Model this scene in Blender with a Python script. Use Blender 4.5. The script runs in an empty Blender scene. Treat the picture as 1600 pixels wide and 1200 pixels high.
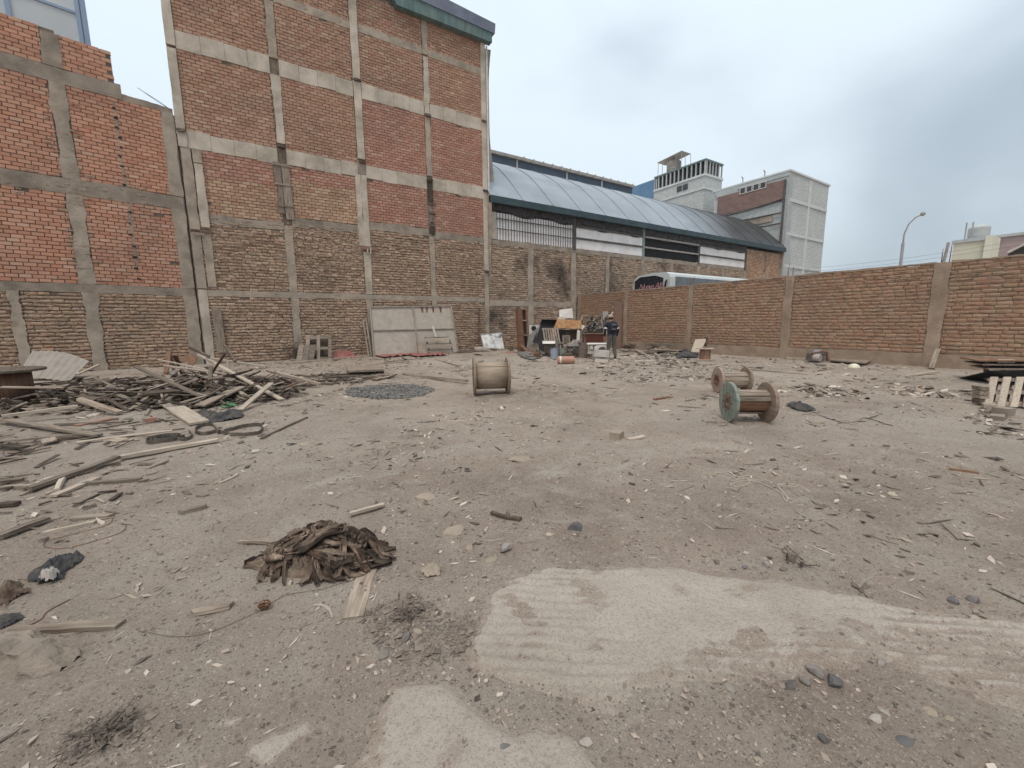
import bpy, bmesh, math, random
import numpy as np
from mathutils import Matrix, Vector
random.seed(7); rng = np.random.default_rng(7)
S = bpy.context.scene; COL = S.collection
R_ = math.radians
# ---------------------------------------------------------------- camera (world: +X along the long wall, +Y towards it)
F = 640.0; H = 1.42
P_, RO_, YA_ = R_(8.5), R_(.58), R_(57.5)
V = np.array
fwd0 = V([math.cos(YA_), math.sin(YA_), 0]); right0 = V([math.sin(YA_), -math.cos(YA_), 0]); UP = V([0, 0, 1.])
fwd = math.cos(P_)*fwd0 - math.sin(P_)*UP; down_ = np.cross(fwd, right0)
rt = math.cos(RO_)*right0 + math.sin(RO_)*down_; dn = math.cos(RO_)*down_ - math.sin(RO_)*right0
CAM = V([0, 0, H])
cam = bpy.data.cameras.new('camera'); cam.sensor_width = 36; cam.lens = 36*F/1600; cam.clip_start = .05; cam.clip_end = 3000
camo = bpy.data.objects.new('camera', cam); COL.objects.link(camo); S.camera = camo
camo.matrix_world = Matrix(((rt[0], -dn[0], -fwd[0], 0), (rt[1], -dn[1], -fwd[1], 0), (rt[2], -dn[2], -fwd[2], H), (0, 0, 0, 1)))
S.render.resolution_x = 1024; S.render.resolution_y = 768
S.view_settings.view_transform = 'Standard'; S.view_settings.look = 'None'; S.view_settings.gamma = 1; S.view_settings.use_curve_mapping = False
S.view_settings.exposure = 0.24
# ---------------------------------------------------------------- sky and sun (overcast)
SUN_EL, SUN_AZ = R_(66), R_(222)          # azimuth measured from +X towards +Y
sd = V([math.cos(SUN_EL)*math.cos(SUN_AZ), math.cos(SUN_EL)*math.sin(SUN_AZ), math.sin(SUN_EL)])
W = bpy.data.worlds.new('World'); S.world = W; W.use_nodes = True
nt = W.node_tree; nt.nodes.clear(); N = nt.nodes.new; LK = nt.links.new
out = N('ShaderNodeOutputWorld'); bg = N('ShaderNodeBackground'); bg.inputs[1].default_value = .1
sky = N('ShaderNodeTexSky'); sky.sky_type = 'NISHITA'; sky.sun_disc = False; sky.sun_elevation = SUN_EL; sky.sun_rotation = math.pi/2 - SUN_AZ
sky.air_density = 1.5; sky.dust_density = 3
tc = N('ShaderNodeTexCoord'); mp = N('ShaderNodeMapping'); mp.inputs['Scale'].default_value = (1, 1, 1.9); mp.inputs['Location'].default_value = (.4, 2.1, .3)
no = N('ShaderNodeTexNoise'); no.inputs['Scale'].default_value = 1.35; no.inputs['Detail'].default_value = 4; no.inputs['Roughness'].default_value = .45; no.inputs['Distortion'].default_value = .35
LK(tc.outputs['Generated'], mp.inputs[0]); LK(mp.outputs[0], no.inputs[0])
dot = N('ShaderNodeVectorMath'); dot.operation = 'DOT_PRODUCT'; dot.inputs[1].default_value = tuple(V([-.55, .72, .42])); LK(tc.outputs['Generated'], dot.inputs[0])
ma = N('ShaderNodeMath'); ma.operation = 'MULTIPLY_ADD'; ma.inputs[1].default_value = .33; LK(dot.outputs['Value'], ma.inputs[0])
m2 = N('ShaderNodeMath'); m2.operation = 'MULTIPLY_ADD'; m2.inputs[1].default_value = 1.25; m2.inputs[2].default_value = -.22; LK(no.outputs['Fac'], m2.inputs[0]); LK(m2.outputs[0], ma.inputs[2])
cr = N('ShaderNodeValToRGB'); cr.color_ramp.interpolation = 'EASE'
cr.color_ramp.elements[0].position = .16; cr.color_ramp.elements[0].color = (.40, .478, .545, 1)
cr.color_ramp.elements[1].position = .58; cr.color_ramp.elements[1].color = (.69, .785, .86, 1)
LK(ma.outputs[0], cr.inputs[0])
sc = N('ShaderNodeVectorMath'); sc.operation = 'SCALE'; sc.inputs['Scale'].default_value = 10.0; LK(cr.outputs[0], sc.inputs[0])
mx = N('ShaderNodeMixRGB'); mx.inputs[0].default_value = .92; LK(sky.outputs[0], mx.inputs[1]); LK(sc.outputs[0], mx.inputs[2])
sp = N('ShaderNodeSeparateXYZ'); LK(tc.outputs['Generated'], sp.inputs[0])
el = N('ShaderNodeMath'); el.operation = 'MULTIPLY_ADD'; el.use_clamp = False; el.inputs[1].default_value = .35; el.inputs[2].default_value = .93; LK(sp.outputs[2], el.inputs[0])
s2 = N('ShaderNodeVectorMath'); s2.operation = 'SCALE'; LK(mx.outputs[0], s2.inputs[0]); LK(el.outputs[0], s2.inputs['Scale'])
LK(s2.outputs[0], bg.inputs[0]); LK(bg.outputs[0], out.inputs[0])
sl = bpy.data.lights.new('sun', 'SUN'); sl.energy = 1.5; sl.angle = R_(15); sl.color = (1, .94, .85)
so = bpy.data.objects.new('sun', sl); COL.objects.link(so); so.location = (0, 0, 40)
so.rotation_euler = Vector(-sd).to_track_quat('-Z', 'Y').to_euler()

# ---------------------------------------------------------------- pixels of the photograph (1600 x 1200) to points
def ray(x, y): return fwd + (x-800)/F*rt + (y-600)/F*dn
def G(x, y, z=0.):
    d = ray(x, y); return CAM + d*((z-H)/d[2])
def onY(x, y, Y):
    d = ray(x, y); return CAM + d*(Y/d[1])
def onX(x, y, X):
    d = ray(x, y); return CAM + d*(X/d[0])
def pix(p):
    d = np.asarray(p, float)-CAM; z = d@fwd; return 800+F*(d@rt)/z, 600+F*(d@dn)/z, z
def pln(bx, by, yaw=0., z0=0.):
    """vertical plane standing on the ground at a pixel; returns f(x, y, push) -> point"""
    o = G(bx, by, z0); c, s = math.cos(R_(yaw)), math.sin(R_(yaw))
    n = -fwd0; n = V([n[0]*c-n[1]*s, n[0]*s+n[1]*c, 0])
    def f(x, y, push=0.):
        d = ray(x, y); return CAM + d*(((o-CAM)@n+push)/(d@n))
    f.n = n; f.o = o; f.a = V([-n[1], n[0], 0])
    return f
# ---------------------------------------------------------------- noise
def _h(ix, iy, s):
    n = (ix*374761393 + iy*668265263 + s*144269504) & 0xffffffff
    n = ((n ^ (n >> 13))*1274126177) & 0xffffffff
    return ((n ^ (n >> 16)) & 0xffff)/65535.
def vn(x, y, s=0):
    x = np.asarray(x, float); y = np.asarray(y, float)
    ix = np.floor(x).astype(np.int64); iy = np.floor(y).astype(np.int64); fx = x-ix; fy = y-iy
    fx = fx*fx*(3-2*fx); fy = fy*fy*(3-2*fy)
    return (_h(ix, iy, s)*(1-fx)+_h(ix+1, iy, s)*fx)*(1-fy)+(_h(ix, iy+1, s)*(1-fx)+_h(ix+1, iy+1, s)*fx)*fy
def fbm(x, y, s=0, o=4):
    r = 0; a = .5; t = 0
    for i in range(o): r = r+a*vn(x*2**i, y*2**i, s+i*17); t += a; a *= .5
    return r/t
def gz(x, y):
    return .07*(fbm(x*.33, y*.33, 3, 3)-.5) + .035*(fbm(x*1.5, y*1.5, 11, 3)-.5) + .026*(fbm(x*7, y*7, 23, 4)-.5)
# ---------------------------------------------------------------- mesh builder
class MB:
    def __init__(s): s.v = []; s.f = []; s.m = []; s.mi = 0
    def add(s, vs, fs):
        o = len(s.v); s.v += [tuple(map(float, p)) for p in vs]; s.f += [tuple(i+o for i in f) for f in fs]; s.m += [s.mi]*len(fs); return s
    def box(s, c, size, rot=None, jit=0.):
        c = V(c, float); vs = []
        for i in range(8):
            p = V([(-.5, .5)[i & 1]*size[0], (-.5, .5)[(i >> 1) & 1]*size[1], (-.5, .5)[i >> 2]*size[2]])
            if jit: p = p+rng.uniform(-jit, jit, 3)
            vs.append(c+(rot@p if rot is not None else p))
        return s.add(vs, [(0, 2, 3, 1), (4, 5, 7, 6), (0, 1, 5, 4), (2, 6, 7, 3), (0, 4, 6, 2), (1, 3, 7, 5)])
    def b2(s, a, b): a = V(a, float); b = V(b, float); return s.box((a+b)/2, np.abs(b-a))
    def bar(s, p, q, w, h, up=(0, 0, 1), jit=0.):
        p = V(p, float); q = V(q, float); x = q-p; L = np.linalg.norm(x); x = x/L; u = V(up, float)
        if abs(x@u) > .98: u = V([1., 0, 0])
        y = np.cross(u, x); y /= np.linalg.norm(y); z = np.cross(x, y)
        return s.box((p+q)/2, (L, w, h), np.column_stack([x, y, z]), jit)
    def prism(s, pts, off):
        n = len(pts); pts = [V(p, float) for p in pts]; off = V(off, float)
        vs = pts+[p+off for p in pts]; fs = [tuple(range(n)), tuple(range(2*n-1, n-1, -1))]
        fs += [(i, i+n, (i+1) % n+n, (i+1) % n) for i in range(n)]
        return s.add(vs, fs)
    def tube(s, pts, r, n=6, caps=True):
        pts = [V(p, float) for p in pts]; m = len(pts); rr = r if hasattr(r, '__len__') else [r]*m; vs = []; fs = []
        pu = None
        for i, p in enumerate(pts):
            t = pts[min(i+1, m-1)]-pts[max(i-1, 0)]; t = t/(np.linalg.norm(t)+1e-9)
            if pu is None: pu = V([0, 0, 1.]) if abs(t[2]) < .9 else V([1., 0, 0])
            a = np.cross(t, pu); a /= np.linalg.norm(a)+1e-9; b = np.cross(a, t); pu = b
            for k in range(n):
                an = 2*math.pi*k/n; vs.append(p+rr[i]*(math.cos(an)*a+math.sin(an)*b))
        for i in range(m-1):
            for k in range(n): fs.append((i*n+k, i*n+(k+1) % n, (i+1)*n+(k+1) % n, (i+1)*n+k))
        if caps: fs.append(tuple(range(n-1, -1, -1))); fs.append(tuple((m-1)*n+k for k in range(n)))
        return s.add(vs, fs)
    def lathe(s, prof, n=24, c=(0, 0, 0), ax='z', close=False):
        c = V(c, float); vs = []; fs = []; m = len(prof)
        for r, h in prof:
            for k in range(n):
                a = 2*math.pi*k/n; p = (r*math.cos(a), r*math.sin(a), h)
                if ax == 'x': p = (p[2], p[0], p[1])
                elif ax == 'y': p = (p[1], p[2], p[0])
                vs.append(c+V(p))
        for i in range(m-1 if not close else m):
            j = (i+1) % m
            for k in range(n): fs.append((i*n+k, i*n+(k+1) % n, j*n+(k+1) % n, j*n+k))
        if not close:
            fs.append(tuple(range(n-1, -1, -1))); fs.append(tuple((m-1)*n+k for k in range(n)))
        return s.add(vs, fs)
    def grid(s, g, th=0., nrm=None):
        """g: array [nu][nv][3]; with th a closed sheet of that thickness"""
        g = np.asarray(g, float); nu, nv = g.shape[:2]; q = []
        for i in range(nu-1):
            for j in range(nv-1): q.append((i*nv+j, (i+1)*nv+j, (i+1)*nv+j+1, i*nv+j+1))
        vs = g.reshape(-1, 3)
        if th == 0: return s.add(vs, q)
        du = np.gradient(g, axis=0); dv = np.gradient(g, axis=1); nn = np.cross(du, dv); nn /= np.linalg.norm(nn, axis=2, keepdims=True)+1e-9
        b = (g-nn*th).reshape(-1, 3); K = nu*nv
        fs = q+[tuple(i+K for i in reversed(f)) for f in q]
        e = [i*nv for i in range(nu)]+[(nu-1)*nv+j for j in range(1, nv)]+[i*nv+nv-1 for i in range(nu-2, -1, -1)]+[j for j in range(nv-2, 0, -1)]
        for i in range(len(e)): a, c = e[i], e[(i+1) % len(e)]; fs.append((c, a, a+K, c+K))
        return s.add(np.vstack([vs, b]), fs)
    def mesh(s, name, mats, off=(0, 0, 0), smooth=False):
        me = bpy.data.meshes.new(name); o = V(off, float)
        me.from_pydata([(p[0]-o[0], p[1]-o[1], p[2]-o[2]) for p in s.v], [], s.f)
        mats = mats if isinstance(mats, (list, tuple)) else [mats]
        for m in mats: me.materials.append(m)
        if len(mats) > 1: me.polygons.foreach_set('material_index', s.m)
        if smooth: me.polygons.foreach_set('use_smooth', [True]*len(me.polygons))
        me.update(); return me
    def build(s, name, mats, parent=None, off=None, smooth=False):
        if off is None: off = tuple(parent.location) if parent is not None and parent.get('_w') else (0, 0, 0)
        o = bpy.data.objects.new(name, s.mesh(name, mats, off, smooth)); COL.objects.link(o)
        if parent is not None: o.parent = parent
        elif off != (0, 0, 0): o.location = off
        return o
def tag(o, label=None, cat=None, group=None, kind=None):
    if label: o['label'] = label
    if cat: o['category'] = cat
    if group: o['group'] = group
    if kind: o['kind'] = kind
    return o
WORLD = []
def thing(name, label, cat, loc=(0, 0, 0), rotz=0., group=None, world=False):
    o = bpy.data.objects.new(name, None); COL.objects.link(o); o.location = tuple(map(float, loc)); o.rotation_euler = (0, 0, rotz); o.empty_display_size = .2
    if world: o['_w'] = 1; WORLD.append(o)
    return tag(o, label, cat, group)
def copytree(o, parent=None):
    c = o.copy(); COL.objects.link(c); c.parent = parent
    for ch in list(o.children): copytree(ch, c)
    return c
def single(mb, name, mat, label, cat, group=None, base=None, smooth=False):
    if base is None:
        v = np.array(mb.v); base = (v[:, 0].mean(), v[:, 1].mean(), v[:, 2].min())
    return tag(mb.build(name, mat, None, tuple(map(float, base)), smooth), label, cat, group)

# ---------------------------------------------------------------- materials
def nodes(name):
    m = bpy.data.materials.new(name); m.use_nodes = True; t = m.node_tree; b = t.nodes['Principled BSDF']
    return m, t, b
TONE = [1.05, .975, .965]       # warm light tint put into all yard colours against the bluish sky
def ramp(t, cols, src, interp='LINEAR'):
    r = t.nodes.new('ShaderNodeValToRGB'); e = r.color_ramp.elements; r.color_ramp.interpolation = interp
    ps = [c[3] if len(c) > 3 else i/(len(cols)-1) for i, c in enumerate(cols)]
    while len(e) < len(cols): e.new(.5)
    for i, c in enumerate(cols): e[i].position = ps[i]; e[i].color = (min(.95, c[0]*TONE[0]), c[1]*TONE[1], c[2]*TONE[2], 1)
    if src is not None: t.links.new(src, r.inputs[0])
    return r.outputs[0]
def noise(t, vec, scale, detail=4, rough=.55, dist=0., out='Fac'):
    n = t.nodes.new('ShaderNodeTexNoise'); n.inputs['Scale'].default_value = scale; n.inputs['Detail'].default_value = detail; n.inputs['Roughness'].default_value = rough; n.inputs['Distortion'].default_value = dist
    if vec is not None: t.links.new(vec, n.inputs['Vector'])
    return n.outputs[out]
def mth(t, op, a, b=None, c=None, clamp=False):
    n = t.nodes.new('ShaderNodeMath'); n.operation = op; n.use_clamp = clamp
    for i, x in enumerate((a, b, c)):
        if x is None: continue
        if isinstance(x, (int, float)): n.inputs[i].default_value = x
        else: t.links.new(x, n.inputs[i])
    return n.outputs[0]
def mix(t, fac, a, b, mode='MIX'):
    n = t.nodes.new('ShaderNodeMixRGB'); n.blend_type = mode
    for i, x in enumerate((fac, a, b)):
        if isinstance(x, (int, float)): n.inputs[i].default_value = x
        elif isinstance(x, tuple): n.inputs[i].default_value = (x[0], x[1], x[2], 1)
        else: t.links.new(x, n.inputs[i])
    return n.outputs[0]
def mapr(t, src, a, b, c=0., d=1.):
    n = t.nodes.new('ShaderNodeMapRange'); n.inputs[1].default_value = a; n.inputs[2].default_value = b; n.inputs[3].default_value = c; n.inputs[4].default_value = d
    t.links.new(src, n.inputs[0]); return n.outputs[0]
def coords(t, kind='obj', scale=(1, 1, 1)):
    if kind == 'pos': o = t.nodes.new('ShaderNodeNewGeometry').outputs['Position']
    else:
        o = t.nodes.new('ShaderNodeTexCoord').outputs['Object']
        oi = t.nodes.new('ShaderNodeObjectInfo'); a = t.nodes.new('ShaderNodeVectorMath'); a.operation = 'MULTIPLY_ADD'; a.inputs[1].default_value = scale
        cm = t.nodes.new('ShaderNodeVectorMath'); cm.operation = 'SCALE'; cm.inputs[0].default_value = (37., 51., 23.); t.links.new(oi.outputs['Random'], cm.inputs['Scale'])
        t.links.new(o, a.inputs[0]); t.links.new(cm.outputs[0], a.inputs[2]); return a.outputs[0]
    if scale != (1, 1, 1):
        a = t.nodes.new('ShaderNodeVectorMath'); a.operation = 'MULTIPLY'; a.inputs[1].default_value = scale; t.links.new(o, a.inputs[0]); o = a.outputs[0]
    return o
def rnd(t):
    g = t.nodes.new('ShaderNodeNewGeometry').outputs['Random Per Island']; o = t.nodes.new('ShaderNodeObjectInfo').outputs['Random']
    return mth(t, 'FRACT', mth(t, 'MULTIPLY_ADD', o, 7.313, g))
def bump(t, b, h, strength, dist):
    n = t.nodes.new('ShaderNodeBump'); n.inputs['Strength'].default_value = strength; n.inputs['Distance'].default_value = dist
    t.links.new(h, n.inputs['Height']); t.links.new(n.outputs[0], b.inputs['Normal'])
def simple(name, cols, scale=4., rough=.8, bs=0., bscale=30., metal=0., kind='obj', stretch=(1, 1, 1), var=0., dirt=None, dirtamt=.4, dscale=2., spec=.3, lo=.3, hi=.7):
    """cols: list of colours mixed by noise; var: brightness change from piece to piece; dirt: colour laid over in patches"""
    m, t, b = nodes(name); c = coords(t, kind, stretch)
    f = mapr(t, noise(t, c, scale, 5, .6), lo, hi)
    o = ramp(t, cols, f)
    if dirt:
        c2 = coords(t, kind); d = mapr(t, noise(t, c2, dscale, 5, .65, .3), .42, .68, 0, dirtamt); o = mix(t, d, o, dirt)
    if var:
        v = mapr(t, rnd(t), 0, 1, 1-var, 1+var); cv = t.nodes.new('ShaderNodeCombineXYZ')
        for i in range(3): t.links.new(v, cv.inputs[i])
        o = mix(t, 1., o, cv.outputs[0], 'MULTIPLY')
    t.links.new(o, b.inputs['Base Color']); b.inputs['Roughness'].default_value = rough; b.inputs['Metallic'].default_value = metal
    b.inputs['Specular IOR Level'].default_value = spec
    if bs: bump(t, b, noise(t, c, bscale, 5, .65), bs, .02)
    return m
def brickmat(name, cols, dust=(.33, .27, .21), dustamt=.35, soot=0., bstr=.5, white=0.):
    m, t, b = nodes(name); p = coords(t, 'pos')
    o = ramp(t, cols, rnd(t))
    o = mix(t, mapr(t, noise(t, p, 34, 5, .7), .35, .75, 0, .36), o, mix(t, .5, o, (.16, .11, .08), 'MIX'))
    o = mix(t, mapr(t, noise(t, p, 3.2, 6, .7, .5), .38, .70, 0, dustamt), o, dust)
    o = mix(t, mapr(t, noise(t, p, .45, 5, .6, .6), .44, .7, 0, .30), o, (.17, .135, .105))
    if white: o = mix(t, mapr(t, noise(t, p, 5.5, 7, .75, .4), .64, .72, 0, white), o, (.55, .5, .44))
    if soot:
        s = mth(t, 'MULTIPLY', mapr(t, noise(t, coords(t, 'pos', (.55, .55, .32)), 1.0, 4, .6, .5), .5, .68, 0, soot), 1.)
        o = mix(t, s, o, (.045, .04, .036))
    t.links.new(o, b.inputs['Base Color']); b.inputs['Roughness'].default_value = .92; b.inputs['Specular IOR Level'].default_value = .15
    bump(t, b, noise(t, p, 45, 6, .7), bstr, .012)
    return m
M = {}
M['brick_orange'] = brickmat('brick_orange', [(.47, .22, .14), (.58, .295, .19), (.64, .35, .235), (.53, .25, .16), (.67, .43, .31)], dustamt=.35, dust=(.42, .31, .225))
M['brick_red'] = brickmat('brick_red', [(.36, .17, .12), (.45, .225, .16), (.50, .27, .195), (.40, .195, .138), (.56, .36, .275)], dustamt=.45, dust=(.42, .30, .225))
M['brick_maroon'] = brickmat('brick_maroon', [(.335, .182, .122), (.42, .238, .16), (.48, .29, .20), (.375, .205, .135), (.55, .385, .28)], dustamt=.5, dust=(.43, .315, .225))
M['brick_tan'] = brickmat('brick_tan', [(.42, .265, .165), (.53, .355, .23), (.60, .425, .285), (.47, .295, .19), (.42, .23, .15)], dustamt=.3)
M['brick_rough'] = brickmat('brick_rough', [(.31, .21, .14), (.42, .295, .20), (.51, .365, .255), (.36, .242, .165), (.62, .48, .355)], dustamt=.5, dust=(.46, .355, .26), bstr=.9, white=.35)
M['brick_mud'] = brickmat('brick_mud', [(.43, .285, .185), (.50, .345, .225), (.55, .39, .26), (.48, .305, .20), (.45, .25, .16)], dustamt=.75, dust=(.52, .39, .27), bstr=.9)
M['brick_soot'] = brickmat('brick_soot', [(.29, .20, .14), (.40, .285, .20), (.49, .36, .26), (.34, .235, .165), (.62, .49, .375)], dustamt=.6, dust=(.46, .375, .28), bstr=.9, soot=.9, white=.3)
M['brick_b'] = brickmat('brick_b', [(.29, .165, .102), (.345, .20, .126), (.39, .235, .15), (.30, .163, .098), (.44, .285, .188)], dustamt=.9, dust=(.385, .275, .18), bstr=.7)
M['mortar'] = simple('mortar', [(.17, .132, .098), (.27, .215, .16)], 6, .95, .8, 40, kind='pos', dirt=(.11, .09, .07), dirtamt=.5)
M['mortar_smear'] = simple('mortar_smear', [(.38, .29, .21), (.50, .395, .295)], 9, .95, .9, 50, kind='pos', dirt=(.2, .165, .125), dirtamt=.5)
M['concrete'] = simple('concrete', [(.29, .245, .19), (.40, .345, .27), (.46, .405, .325)], 2.2, .92, .7, 28, kind='pos', dirt=(.15, .13, .105), dirtamt=.5, dscale=1.4)
M['concrete_b'] = simple('concrete_b', [(.25, .19, .135), (.34, .265, .195), (.39, .31, .235)], 2.2, .94, .7, 26, kind='pos', dirt=(.17, .13, .095), dirtamt=.5, dscale=1.2)
M['concrete_pale'] = simple('concrete_pale', [(.42, .37, .30), (.54, .49, .40), (.60, .55, .46)], 1.6, .9, .5, 30, kind='pos', dirt=(.24, .2, .155), dirtamt=.6, dscale=1.1)
M['concrete_dark'] = simple('concrete_dark', [(.235, .20, .155), (.335, .285, .225), (.39, .34, .27)], 2.2, .94, .9, 26, kind='pos', dirt=(.13, .11, .09), dirtamt=.6, dscale=1.2)
WD = (1, 14, 14)
M['wood_grey'] = simple('wood_grey', [(.11, .085, .065), (.24, .195, .15), (.41, .355, .285)], 3, .9, .5, 9, stretch=WD, var=.35, dirt=(.30, .255, .20), dirtamt=.5)
M['wood_pale'] = simple('wood_pale', [(.33, .275, .21), (.45, .39, .31), (.54, .48, .39)], 3, .9, .4, 9, stretch=WD, var=.15, dirt=(.33, .28, .22), dirtamt=.5)
M['wood_dark'] = simple('wood_dark', [(.035, .027, .02), (.08, .06, .045), (.145, .115, .088)], 3, .9, .5, 9, stretch=WD, var=.35, dirt=(.22, .18, .14), dirtamt=.35)
M['wood_brown'] = simple('wood_brown', [(.12, .06, .035), (.2, .105, .06), (.28, .165, .10)], 3, .85, .4, 9, stretch=WD, var=.2, dirt=(.25, .19, .14), dirtamt=.4)
M['wood_red'] = simple('wood_red', [(.19, .10, .068), (.27, .155, .105), (.33, .215, .155)], 3, .85, .4, 9, stretch=WD, var=.15, dirt=(.34, .25, .18), dirtamt=.5)
M['ply'] = simple('ply', [(.27, .215, .155), (.36, .295, .22), (.42, .36, .275)], 2.5, .85, .25, 9, stretch=(1, 9, 9), dirt=(.21, .17, .13), dirtamt=.45)
M['flange_brown'] = simple('flange_brown', [(.16, .115, .08), (.25, .19, .14), (.33, .265, .2)], 3, .9, .5, 12, stretch=(9, 1, 9), dirt=(.3, .25, .195), dirtamt=.4)
M['flange_green'] = simple('flange_green', [(.135, .175, .145), (.205, .25, .21), (.29, .32, .275)], 3, .85, .5, 12, stretch=(9, 1, 9), dirt=(.29, .27, .21), dirtamt=.55, dscale=5)
M['flange_pink'] = simple('flange_pink', [(.27, .195, .155), (.35, .26, .21), (.41, .32, .265)], 3, .85, .5, 12, stretch=(9, 1, 9), dirt=(.3, .25, .19), dirtamt=.4, dscale=5)
M['rust'] = simple('rust', [(.08, .04, .025), (.17, .08, .045), (.26, .145, .085)], 8, .85, .4, 40, dirt=(.2, .16, .12), dirtamt=.4)
M['metal_dark'] = simple('metal_dark', [(.03, .03, .032), (.07, .068, .066), (.12, .11, .10)], 5, .6, .2, 30, dirt=(.2, .17, .14), dirtamt=.35)
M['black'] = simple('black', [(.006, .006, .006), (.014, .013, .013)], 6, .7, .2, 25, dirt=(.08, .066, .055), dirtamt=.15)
M['white_paint'] = simple('white_paint', [(.62, .60, .55), (.74, .72, .68)], 3, .6, .1, 30, dirt=(.42, .36, .29), dirtamt=.5, dscale=4)
M['grey_sheet'] = simple('grey_sheet', [(.26, .25, .23), (.36, .345, .315), (.42, .40, .365)], 3, .75, .2, 25, dirt=(.25, .205, .16), dirtamt=.5, dscale=2.5)
M['gate_panel'] = simple('gate_panel', [(.36, .33, .275), (.46, .425, .36), (.52, .48, .41)], 2, .8, .25, 20, dirt=(.20, .16, .12), dirtamt=.45, dscale=2)
M['red_sheet'] = simple('red_sheet', [(.19, .05, .045), (.27, .085, .075), (.33, .14, .12)], 4, .75, .2, 25, dirt=(.31, .24, .19), dirtamt=.5, dscale=5)
M['orange_lam'] = simple('orange_lam', [(.30, .115, .028), (.40, .17, .045), (.44, .215, .075)], 5, .6, .1, 20, dirt=(.52, .40, .26), dirtamt=.85, dscale=9)
M['cloth_black'] = simple('cloth_black', [(.012, .013, .016), (.035, .037, .043), (.07, .068, .068)], 8, .8, .3, 60, dirt=(.24, .2, .16), dirtamt=.35, dscale=6)
M['net_dark'] = simple('net_dark', [(.02, .022, .024), (.05, .05, .05), (.10, .09, .08)], 18, .9, .5, 60, dirt=(.2, .165, .13), dirtamt=.4, dscale=8)
M['net_green'] = simple('net_green', [(.05, .16, .07), (.10, .26, .12)], 12, .8, .5, 60, dirt=(.24, .22, .16), dirtamt=.6, dscale=12)
M['rag'] = simple('rag', [(.018, .011, .008), (.05, .033, .023), (.115, .081, .058), (.29, .228, .172)], 11, .85, .6, 70, dirt=(.31, .245, .185), dirtamt=.45, dscale=7, spec=.25, var=.6, lo=.25, hi=.72)
M['tarp_grey'] = simple('tarp_grey', [(.09, .095, .09), (.16, .16, .15), (.23, .22, .20)], 5, .8, .3, 40, dirt=(.26, .22, .17), dirtamt=.4, dscale=4)
M['rubber'] = simple('rubber', [(.04, .035, .03), (.10, .085, .07), (.17, .145, .115)], 6, .85, .3, 40, dirt=(.25, .21, .165), dirtamt=.5, dscale=9)
M['plastic_blue'] = simple('plastic_blue', [(.20, .26, .34), (.30, .36, .43)], 5, .5, .1, 20, dirt=(.35, .32, .28), dirtamt=.5, dscale=9)
M['plastic_green'] = simple('plastic_green', [(.17, .21, .17), (.25, .28, .23)], 5, .6, .1, 20, dirt=(.30, .26, .2), dirtamt=.5, dscale=7)
M['rope'] = simple('rope', [(.30, .26, .21), (.41, .365, .30)], 20, .9, .3, 60)
M['stone'] = simple('stone', [(.13, .125, .115), (.23, .215, .19), (.36, .325, .275)], 5, .92, .6, 30, var=.35, dirt=(.33, .285, .23), dirtamt=.4, dscale=6)
M['stone_dark'] = simple('stone_dark', [(.06, .06, .062), (.11, .108, .105), (.17, .16, .15)], 6, .85, .5, 30, var=.3, dirt=(.28, .24, .195), dirtamt=.25, dscale=7)
M['stone_tan'] = simple('stone_tan', [(.24, .20, .15), (.33, .28, .215), (.39, .335, .265)], 5, .95, .6, 40, var=.12, dirt=(.2, .165, .125), dirtamt=.3, dscale=5)
M['skin'] = simple('skin', [(.30, .175, .115), (.36, .22, .15)], 10, .6)
M['glass_dark'] = simple('glass_dark', [(.012, .014, .018), (.025, .028, .034)], 3, .12, spec=.6)
M['weed'] = simple('weed', [(.03, .06, .02), (.07, .12, .035), (.11, .15, .05)], 14, .8, var=.3)
M['twig'] = simple('twig', [(.09, .075, .06), (.17, .145, .12)], 12, .9, var=.3)
# ================================================================ GROUND
def dirt_color(t, p):
    o = ramp(t, [(.24, .196, .156), (.345, .29, .235), (.435, .372, .307)], mapr(t, noise(t, p, .55, 6, .62, .4), .3, .7))
    o = mix(t, mapr(t, noise(t, p, 2.6, 7, .72, .6), .48, .64, 0, .6), o, (.46, .398, .325))
    o = mix(t, mapr(t, noise(t, coords(t, 'pos', (1.3, .8, 1)), 1.7, 7, .72, .8), .54, .70, 0, .5), o, (.215, .173, .134))
    o = mix(t, mapr(t, noise(t, p, 21, 6, .8), .54, .70, 0, .45), o, (.22, .175, .135))
    o = mix(t, mapr(t, noise(t, p, 60, 5, .75), .55, .66, 0, .6), o, (.52, .455, .375))
    o = mix(t, mapr(t, noise(t, p, .22, 4, .6, .8), .46, .62, 0, .45), o, (.46, .405, .34))
    o = mix(t, mapr(t, noise(t, coords(t, 'pos', (.5, 1.2, 1)), .9, 7, .7, 1.2), .57, .66, 0, .5), o, (.52, .46, .385))
    o = mix(t, mapr(t, noise(t, p, 130, 4, .75), .58, .68, 0, .5), o, (.11, .09, .07))
    for scl, th_, amt in ((34, .62, .8), (80, .5, .85), (170, .45, .8)):      # grit: small stones of their own tone bedded in the dust
        vo = t.nodes.new('ShaderNodeTexVoronoi'); vo.inputs['Scale'].default_value = scl; t.links.new(p, vo.inputs['Vector']); sp_ = t.nodes.new('ShaderNodeSeparateColor'); t.links.new(vo.outputs['Color'], sp_.inputs[0])
        msk = mth(t, 'MULTIPLY', mapr(t, vo.outputs['Distance'], .30, .42, 1, 0), mapr(t, sp_.outputs[0], th_, th_+.08, 0, amt))
        o = mix(t, msk, o, ramp(t, [(.10, .085, .07), (.22, .185, .15), (.34, .29, .235), (.52, .46, .385)], sp_.outputs[1]))
    return o
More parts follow.
